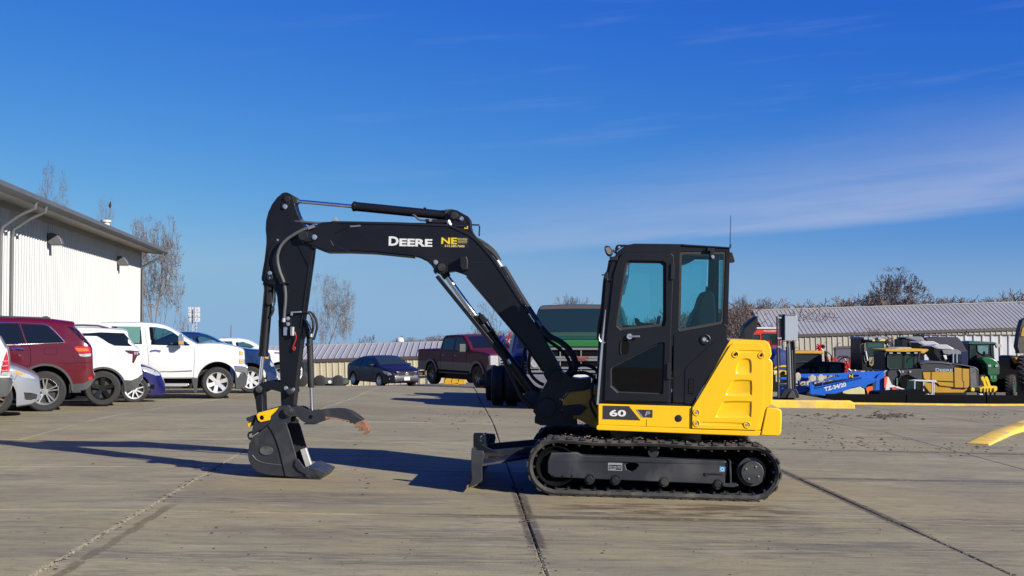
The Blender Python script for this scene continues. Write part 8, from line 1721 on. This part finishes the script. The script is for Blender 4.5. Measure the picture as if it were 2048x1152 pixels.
# --- ripper
f = yard('ripper', 'bright yellow toothed ripper attachment right of the motor grader', 'attachment', 1976, 40)
for dx in (0, 48): pp(f, 'shank', [(395 + dx, 735), (410 + dx, 722), (430 + dx, 724), (452 + dx, 770), (475 + dx, 850), (440 + dx, 855), (420 + dx, 790), (398 + dx, 760)], -.1 + dx * .004, dx * .004, BRY, R4, bevel=.01)
pp(f, 'beam', [(370, 870), (440, 850), (590, 845), (606, 862), (606, 900), (590, 912), (440, 915), (375, 905)], -.15, .25, BRY, R4, bevel=.015)
for x in (395, 445, 480, 520, 570): pp(f, 'tooth', [(x - 12, 870), (x + 14, 870), (x + 8, 925), (x - 6, 925)], -.2, -.12, BRY, R4, bevel=.008); 
for x in (400, 460, 520, 575): tube(f, 'leg', [(x, 915, 0), (x + 4, 1250, 0)], .04, YBLK, R4)
pp(f, 'white_blocks', [(375, 945), (425, 942), (425, 965), (378, 968)], -.2, 0, WPNT, R4); 
q = MB(); q.box(-.7, .7, -.3, .5, 0, .5); q.build('skid', YBLK, f.o)
# --- green tractor, three quarter front
f = yard('green_tractor', 'green tractor with domed hood and large cleated front tyre at the right', 'tractor', 1972, 80)
pp(f, 'cab_roof', [(232, 290), (250, 275), (330, 268), (560, 280), (600, 292), (596, 308), (500, 312), (300, 314), (235, 308)], -.9, .9, TGRR, R4, bevel=.04, seg=3)
pp(f, 'cab_frame', [(235, 308), (590, 306), (560, 330), (570, 480), (600, 560), (240, 560)], -.8, .8, YBLK, R4, bevel=.02)
pp(f, 'windscreen', [(350, 325), (500, 320), (496, 432), (450, 440), (395, 430), (355, 400)], -.83, -.8, mat('pale_teal_screen', (.12, .24, .25), .12, noise_amt=.4, nscale=3), R4, bevel=0); pp(f, 'side_window', [(525, 325), (548, 325), (550, 450), (535, 455)], -.83, -.8, MGT, R4, bevel=0); pp(f, 'side_window', [(255, 325), (325, 325), (330, 500), (255, 500)], -.83, -.8, MG, R4, bevel=0)
pp(f, 'steering_column', [(430, 400), (450, 400), (455, 450), (425, 450)], -.86, -.83, DARKH, R4, bevel=0)
pp(f, 'hood', [(400, 500), (430, 478), (490, 474), (550, 488), (600, 518), (632, 560), (640, 600), (636, 640), (480, 640), (470, 580)], -2.0, -.6, TGRN, R4, bevel=.12, seg=4, ref=-2.0)
pp(f, 'grille', [(482, 625), (636, 620), (634, 672), (486, 676)], -2.02, -1.9, mat('dark_green_grille', (.01, .05, .02), .6), R4); 
pp(f, 'hood_nose', [(484, 672), (634, 668), (628, 700), (490, 704)], -2.04, -1.2, TGRN, R4, bevel=.02)
for x in (505, 596): pp(f, 'headlight', [(x - 22, 575), (x + 22, 568), (x + 22, 600), (x - 16, 606)], -2.06, -1.95, LENSC, R4, bevel=.02)
pp(f, 'front_weight', [(500, 705), (598, 705), (606, 770), (590, 792), (545, 798), (520, 780)], -2.1, -1.6, TGRN, R4, bevel=.04)
for x in (520, 565): pp(f, 'weight_pocket', [(x, 715), (x + 22, 715), (x + 22, 750), (x, 750)], -2.12, -2.1, mat('pale_green', (.10, .25, .12), .5), R4, bevel=0)
for x, y in ((590, 330),): pp(f, 'work_light', [(x - 10, y - 22), (x + 70, y - 22), (x + 78, y + 15), (x + 10, y + 28)], -.95, -.7, mat('cream_fitting', (.42, .42, .34), .4), R4, bevel=.02)
pp(f, 'exhaust', [(340, 450), (380, 450), (390, 620), (345, 620)], -1.1, -.9, YBLK, R4)
a = f.l(760 / R4[2] + R4[0], 760 / R4[2] + R4[1], -1.2)
big_wheel(f, a[0], .74, -1.4, .74, .42, .5, TGRN, yaw=62); big_wheel(f, a[0] - 2.0, .74, -1.9, .74, .4, .45, TGRN, yaw=62); big_wheel(f, a[0] - 3.4, 1.0, .6, 1.0, .5, .6, TGRN, yaw=50)
q = MB(); q.box(a[0] - 3.2, a[0] + 2.0, -.8, .6, .35, 2.3); q.build('chassis', DARKH, f.o, bevel=.05)
# --- yellow machine at the right frame edge
f = yard('wheel_loader', 'yellow and black wheeled machine with raised arm cut by the right edge', 'loader', 2046, 62)
pp(f, 'boom', [(884, 400), (862, 340), (886, 170), (905, 80), (930, 0), (1010, -40), (1010, 420), (884, 430)], -.3, .2, mat('weathered_dark_boom', (.05, .042, .032), .6, noise_amt=.4, nscale=4), R4, bevel=.02)
pp(f, 'boom_rib', [(905, 210), (925, 110), (960, 60), (1010, 40), (1010, 200), (940, 210)], -.34, -.3, FADEY, R4, bevel=.01)
pp(f, 'pivot', circ(893, 172, 22, 16), -.4, -.3, YBLK, R4); pp(f, 'body', [(760, 480), (790, 455), (900, 458), (1010, 470), (1010, 650), (820, 640), (770, 600)], -.4, 1.0, YBLK, R4, bevel=.04)
pp(f, 'fender', [(830, 480), (900, 478), (1010, 500), (1010, 565), (860, 560)], -.9, -.4, FADEY, R4, bevel=.03); tube(f, 'indicator_arm', [(850, 640, -.9), (868, 590, -.9)], .03, ORG, R4)
a = f.l(940 / R4[2] + R4[0], 680 / R4[2] + R4[1], -.8); big_wheel(f, a[0] + .1, a[1], -.8, .85, .5, .5, FADEY, yaw=62)
a = f.l(780 / R4[2] + R4[0], 760 / R4[2] + R4[1], -.8); q = MB(); q.box(a[0] + 1.0, a[0] + 4.6, -.3, 1.0, .1, 2.4); q.build('chassis', YBLK, f.o, bevel=.05)
# --- skid steers with white roofs
for i, (pts_top, pts_body, lab, D_) in enumerate((
    ([(380, 225), (430, 216), (600, 218), (640, 262), (660, 268), (640, 285), (560, 282), (410, 240)], [(345, 250), (420, 235), (560, 285), (600, 400), (590, 470), (345, 380)], 'grey roofed compact loader, leftmost of the three parked in a slanting row', 64),
    ([(550, 290), (580, 276), (760, 278), (830, 312), (740, 330), (640, 335)], [(560, 300), (650, 335), (740, 330), (760, 470), (600, 460)], 'white roofed compact loader, middle of the three parked in a slanting row', 60),
    ([(725, 335), (780, 318), (930, 320), (1015, 368), (1010, 382), (860, 378), (800, 372)], [(740, 345), (860, 380), (1010, 382), (1100, 400), (1100, 540), (840, 540), (760, 430)], 'white roofed compact loader with grey canopy, rightmost of the three in a slanting row', 56))):
    f = yard('compact_loader', lab, 'loader', 1750 + (pts_top[0][0] + 150) / 6.4, D_, group='compact loaders in a slanting row')
    pp(f, 'roof', pts_top, -.7, .7, MGRY if i == 0 else WPNT, R3, bevel=.02); pp(f, 'roof_panel', [((x - 0) * .85 + .15 * sum(p[0] for p in pts_top) / len(pts_top), y - 6) for x, y in pts_top], -.72, -.1, MGRY if i == 0 else mat('light_grey_paint', (.5, .5, .5), .4), R3, bevel=.02)
    pp(f, 'cab', pts_body, -.65, .65, YBLK, R3, bevel=.02)
    cx_ = sum(p[0] for p in pts_body) / len(pts_body)
    pp(f, 'side_window', [(cx_ - 40, 400 - (2 - i) * 60), (cx_ + 30, 405 - (2 - i) * 60), (cx_ + 30, 455 - (2 - i) * 60), (cx_ - 30, 450 - (2 - i) * 60)], -.69, -.66, MG, R3, bevel=0)
    if i == 2:
        pp(f, 'canopy', [(860, 385), (1020, 375), (1060, 380), (1105, 410), (1100, 440), (1050, 440), (1040, 540), (1000, 545), (990, 450), (880, 430)], -.74, -.66, MGRY, R3, bevel=.01)
        for x in (998, 1045): tube(f, 'canopy_post', [(x, 430, -.78), (x, 548, -.78)], .04, mat('pale_blue_tube', (.3, .34, .42), .4), R3)
        pp(f, 'white_panel', [(870, 450), (915, 450), (925, 505), (895, 505)], -.74, -.70, WPNT, R3)
    if i == 1: pp(f, 'white_panel', [(640, 440), (690, 412), (800, 440), (808, 470), (700, 468), (620, 470)], -.8, -.7, WPNT, R3)
    q = MB(); q.box(-.6, .8, -.6, .6, .2, 2.2); q.build('chassis', YBLK, f.o)
    for sx_ in (-.3, .6):
        for sy_ in (-.65, .65): q = MB(); q.lathe([(0, -.12), (.2, -.12), (.32, -.1), (.38, -.06), (.38, .12), (0, .12)], (sx_, sy_, .38), 'y', 20); q.build('wheel', TYRE, f.o)
# --- white ribbed container with its blue awning
f = yard('white_container', 'long white ribbed container against the pale shed behind the green tractor', 'container', 1960, 90)
P_ = f.P([(1750 + 620 / 6.4, 676), (2036, 671), (2036, 745), (1750 + 620 / 6.4, 745)], -1.2); zc = f.l(2000, 726, -1.2)[1]; q = MB(); x = P_[0][0]; x1 = P_[1][0]; zt = P_[1][1]; prf = []
while x < x1: prf += [(x, 0), (x + .40, 0), (x + .44, -.07), (x + .56, -.07), (x + .6, 0)]; x += .62
vs = []
for a, b in prf: vs += [(a, b - 1.2, zc), (a, b - 1.2, zt)]
q.add(vs, [(2 * i, 2 * i + 2, 2 * i + 3, 2 * i + 1) for i in range(len(prf) - 1)]); q.build('side_wall', mat('container_white', (.60, .60, .62), .5, noise_amt=.1, nscale=1, dirt=(.3, .28, .3, .4)), f.o, recalc=False, flat=True)
q = MB(); q.box(P_[0][0], x1, -1.28, 1.2, zt, zt + .06); q.box(P_[0][0], x1, -1.2, 1.2, 0, zc); q.box(P_[0][0], P_[0][0] + .05, -1.2, 1.2, .2, zt); q.box(x1 - .05, x1, -1.2, 1.2, .2, zt); q.build('container_frame', BRN, f.o)
pp(f, 'roof_unit', [(355, 195), (380, 188), (455, 190), (465, 203), (350, 206)], -.5, .5, YBLK, R4)
f = yard('covered_hopper', 'violet blue covered hopper between the compact loaders and the green tractor', 'hopper', 1895, 66)
pp(f, 'hopper', [(640, 232), (860, 216), (1060, 218), (1100, 262), (1150, 350), (1180, 400), (1130, 420), (900, 340), (700, 300)], -.8, .8, mat('violet_blue_sheet', (.012, .012, .035), .6, noise_amt=.2), R3, bevel=.02)
pp(f, 'support', [(1100, 380), (1190, 390), (1190, 700), (1100, 700)], -.4, .4, mat('shaded_blue_paint', (.02, .035, .12), .25, .2), R3)
# ------------------------------------------------------------------ trees and far things
BARK = mat('grey_brown_bark', (.16, .125, .10), .9, noise_amt=.3, nscale=3)
TWIG = mat('bare_twigs', (.20, .155, .13), .9, noise_amt=.25, nscale=.5)
TWIGR = mat('reddish_twigs', (.19, .135, .118), .9, noise_amt=.25, nscale=.5)
def grow(rng, trunk, crown, p, d, ln, r, depth, maxd, spread, up, minr, droop=0.0):
    steps = 3 if depth < 2 else (2 if depth < 4 else 1); path = [p.copy()]; rs = [r]; q = p.copy(); dd = d.copy()
    for i in range(steps):
        dd = (dd + Vector((rng.gauss(0, .13), rng.gauss(0, .13), rng.gauss(0, .08) + up * .08 - droop * (depth > 2) * .25))).normalized()
        q = q + dd * (ln / steps); path.append(q.copy()); rs.append(max(minr, r * (1 - .42 * (i + 1) / steps)))
    (trunk if depth == 0 else crown).tube(path, rs, 6 if depth == 0 else (4 if depth < 3 else 3), cap=False)
    if depth >= maxd: return
    n = rng.choice((2, 3, 3)) if depth < maxd - 1 else rng.choice((3, 4))
    if depth == 0: n = 4
    ph = rng.uniform(0, 6.28)
    for k in range(n):
        t = 1.0 if k == 0 else rng.uniform(.35, .98); i = min(steps - 1, int(t * steps)); b = path[i].lerp(path[i + 1], t * steps - i)
        a = dd.orthogonal().normalized(); c = dd.cross(a); th = ph + k * 2.4 + rng.uniform(-.4, .4)
        ang = R(rng.uniform(12, 26) if k == 0 else rng.uniform(spread * .6, spread))
        nd = (dd * math.cos(ang) + (a * math.cos(th) + c * math.sin(th)) * math.sin(ang)).normalized(); nd.z += up * .15 * (depth < 3); nd.normalize()
        grow(rng, trunk, crown, b, nd, ln * rng.uniform(.62, .86), rs[-1] * (.95 if k == 0 else .7), depth + 1, maxd, spread, up, minr, droop)
def tree(label, px, D, py_top, seed, maxd=6, spread=48, up=.5, r0=None, droop=0, zb=None, minr=.012, lean=0, twig=None, group='bare winter trees', trunkfrac=.25, wpx=45):
    x = at(px, 600, D).x; z = g(x, D) if zb is None else zb; H = at(px, py_top, D).z - z
    o = bpy.data.objects.new('bare_tree', None); C.objects.link(o); o.location = (x, D, z); tag(o, label, 'tree', group)
    rng = random.Random(seed); t, c = MB(), MB()
    grow(rng, t, c, Vector((0, 0, -.2)), Vector((lean, 0, 1)).normalized(), H * trunkfrac, r0 or H * .024, 0, maxd, spread, up, minr, droop)
    top = sorted(v.z for v in c.v)[int(len(c.v) * .975)]; k = H * .96 / top
    for v in t.v + c.v:
        if v.z > top: v.z = top + (v.z - top) * .3
    rad = sorted(math.hypot(v.x, v.y) for v in c.v)[int(len(c.v) * .97)] * k; kw = k * wpx / FP * D / rad
    for m_ in (t, c):
        for v in m_.v: v.x *= kw; v.y *= kw; v.z *= k
    print('TREE', label[:30], len(c.f)); t.build('trunk', BARK, o, recalc=False); c.build('crown', twig or TWIG, o, recalc=False, flat=True); return o
tree('bare spreading tree rising behind the near end of the white warehouse roof', 72, 85, 322, 3, 8, 56, .15, minr=.015, twig=TWIGR, wpx=74, trunkfrac=.5)
tree('thin bare treetop over the middle of the warehouse roof', 205, 88, 384, 12, 7, 42, .8, minr=.014, wpx=30, trunkfrac=.5)
tree('bare tree spreading out behind the far corner of the white warehouse', 306, 74, 430, 18, 8, 56, .1, minr=.013, wpx=62)
tree('lone bare tree with a leaning trunk behind the low tan shed', 652, 140, 546, 24, 8, 54, .25, minr=.016, droop=.2, lean=.05, wpx=54, trunkfrac=.4)
tree('small bare tree framed between the lift cylinder and the boom', 985, 120, 606, 5, 7, 50, .2, minr=.018, wpx=42)
tree('faint bare treetop above the old green truck', 1142, 150, 590, 31, 7, 40, .5, minr=.016, wpx=48)
tree('small bare bush top showing over the low tan shed roof', 742, 130, 668, 33, 6, 55, .1, minr=.014, wpx=34)
tree('big dome crowned bare tree above the long shed roof', 1797, 105, 540, 44, 8, 50, .35, minr=.02, twig=TWIG, wpx=86)
tree('tall bare tree just right of the cab', 1490, 100, 588, 46, 7, 50, .3, minr=.014, wpx=38)
tree('bare tree between the cab and the long shed', 1530, 108, 592, 52, 7, 46, .4, minr=.014, wpx=38)
tree('pale bare tree close to the shed gable', 1468, 92, 615, 57, 7, 52, .3, minr=.014, wpx=38)
tree('bare tree seen through the cab side window, left one', 1270, 110, 632, 71, 7, 50, .2, minr=.014, wpx=34)
tree('bare tree seen through the cab side window, right one', 1305, 112, 636, 72, 7, 50, .2, minr=.014, wpx=34)
tree('leafless shrub with reddish twigs before the shed eave', 1770, 68, 655, 75, 6, 50, .3, minr=.016, twig=TWIGR)
# far woods: one mass of small bare trees
def wood(name, pts, seed, twig, spacing, D0, D1, thick=.045):
    rng = random.Random(seed); vs = []; mb = MB(); tb = MB()
    protos = []
    for k in range(5):
        t, c = MB(), MB(); grow(random.Random(seed * 10 + k), t, c, Vector((0, 0, 0)), Vector((0, 0, 1)), .26, .011, 0, 6, 56, .35, .0021)
        top = max(v.z for v in c.v); protos.append(([v / top for v in t.v + c.v], t.f + [tuple(i + len(t.v) for i in f) for f in c.f]))
    for (x0, y0), (x1, y1) in zip(pts, pts[1:]):
        x = x0
        while x < x1:
            D = rng.uniform(D0, D1); py = y0 + (y1 - y0) * (x - x0) / (x1 - x0) + rng.gauss(0, 3.0) + 2; p = at(x + rng.uniform(-3, 3), py, D)
            zb = -4.2; H = p.z - zb
            if H > 1.5:
                pv, pf = rng.choice(protos); a = rng.uniform(0, 6.28); ca, sa = math.cos(a), math.sin(a); o = len(mb.v); wd_ = rng.uniform(1.2, 1.9) * H
                mb.v += [Vector((p.x + (v.x * ca - v.y * sa) * wd_, D + (v.x * sa + v.y * ca) * wd_, zb + v.z * H)) for v in pv]; mb.f += [tuple(i + o for i in f) for f in pf]
            x += spacing * rng.uniform(.6, 1.4)
    me = bpy.data.meshes.new(name); me.from_pydata([tuple(v) for v in mb.v], [], mb.f); me.materials.append(twig); o = bpy.data.objects.new(name, me); C.objects.link(o); tag(o, kind='stuff'); print(name, len(me.polygons)); return o
wood('far_wood', [(1215, 650), (1300, 640), (1450, 606), (1500, 596), (1560, 612), (1640, 605), (1700, 598), (1760, 590), (1860, 596), (1960, 596), (2010, 585), (2100, 580), (2300, 575)], 7, TWIGR, 10, 110, 165)
wood('far_wood', [(1440, 615), (1500, 606), (1560, 616), (1700, 604), (1860, 600), (1960, 600), (2100, 590)], 17, TWIG, 12, 100, 125)
wood('distant_wood', [(775, 680), (800, 676), (835, 672), (870, 668), (950, 660), (1010, 656), (1060, 660), (1200, 655)], 9, TWIGR, 7, 260, 330)
wood('distant_wood', [(230, 676), (300, 668), (420, 690), (540, 690), (775, 684)], 19, TWIGR, 12, 300, 360)
# earth bank under the woods so no sky shows between the stems
b = MB(); xs = [-400 + 20 * i for i in range(60)]
def bank(name, D, fz, m):
    q = MB(); vs = []
    for x in xs: z = fz(x) + random.uniform(-.3, .3); vs += [(x, D - 25, -4.2), (x, D, z), (x, D + 60, z - .5)]
    n = len(xs); q.add(vs, [(3 * i, 3 * i + 3, 3 * i + 4, 3 * i + 1) for i in range(n - 1)] + [(3 * i + 1, 3 * i + 4, 3 * i + 5, 3 * i + 2) for i in range(n - 1)]); tag(q.build(name, m, None), kind='structure')
random.seed(2)
HILL = mat('brown_winter_scrub', (.085, .062, .045), .95, noise_amt=.4, nscale=.3, bump=.6, bscale=2)
bank('wooded_bank', 168, lambda x: interp([(-400, -4.1), (0, -4.1), (20, -1), (30, 2.6), (36, 4.0), (48, 4.7), (70, 5.3), (140, 6.0), (900, 6)], x), HILL)
bank('far_hill', 360, lambda x: interp([(-400, -3.2), (-60, -6), (-30, -5), (-24, -2.2), (-10, -1.0), (20, .2), (900, 1)], x), HILL)
# white tank top far away, cell tower, poles, birds
p = at(800, 679, 240); o = Fr('water_tank', 'tiny white domed tank on the skyline above the tan shed roof', 'tank', Vector((p.x, 240, g(p.x, 240)))); h = p.z - g(p.x, 240)
q = MB(); q.lathe([(0, h + .45), (.5, h + .35), (.75, h + .05), (.78, h - .4), (.3, h - .7), (.25, 0)], (0, 0, 0), 'z', 20); q.build('tank_shell', WPNT, o.o)
TW = mat('tower_steel', (.48, .47, .49), .6)
D = 230; p = at(388, 660, D); z0 = g(p.x, D); f = Fr('cell_tower', 'grey cell phone tower with clustered antennas on the skyline left of the arm', 'tower', Vector((p.x, D, z0)))
H = at(388, 618, D).z - z0; q = MB()
for k in range(3):
    a = k * 2.094; q.tube([(.55 * math.cos(a), .55 * math.sin(a), 0), (.42 * math.cos(a), .42 * math.sin(a), H)], .07, 5)
n = 14
for i in range(n):
    for k in range(3):
        a, b = k * 2.094, (k + 1) * 2.094; z_, z2 = H * i / n, H * (i + 1) / n; r = .5
        q.tube([(r * math.cos(a), r * math.sin(a), z_), (r * math.cos(b), r * math.sin(b), z2)], .035, 4)
q.build('mast', TW, f.o)
for zz in (H - .1, H - 1.1, H - 1.9):
    for k in range(6):
        a = k * 1.047; rr_ = .95; q = MB(Matrix.Translation((rr_ * math.cos(a), rr_ * math.sin(a), zz))); q.box(-.12, .12, -.1, .1, -.45, .45); q.build('antenna_panel', WPNT, f.o)
    q = MB(); q.tube([(.9 * math.cos(k * 1.047), .9 * math.sin(k * 1.047), zz) for k in range(7)], .05, 4); q.build('antenna_ring', TW, f.o)
for px_, pt, lab in ((376.5, 649, 'short radio mast left of the cell tower'), (462.5, 650, 'thin radio mast between the cell tower and the arm')):
    D = 260; p = at(px_, pt, D); z0 = g(p.x, D); q = MB(); q.tube([(p.x, D, z0), (p.x, D, p.z)], [.28, .12], 6); tag(q.build('radio_mast', mat('red_brown_mast', (.25, .14, .12), .7), None), lab, 'mast')
p = at(220, 411, 80); q = MB(); q.lathe([(0, .16), (.07, .12), (.1, 0), (.05, -.12), (0, -.2)], p, 'z', 8); q.sphere(p + Vector((.03, 0, .2)), .055, 5); tag(q.build('bird', mat('dark_feathers', (.02, .02, .02), .8), None), 'small dark bird perched on the thin treetop over the warehouse', 'bird')
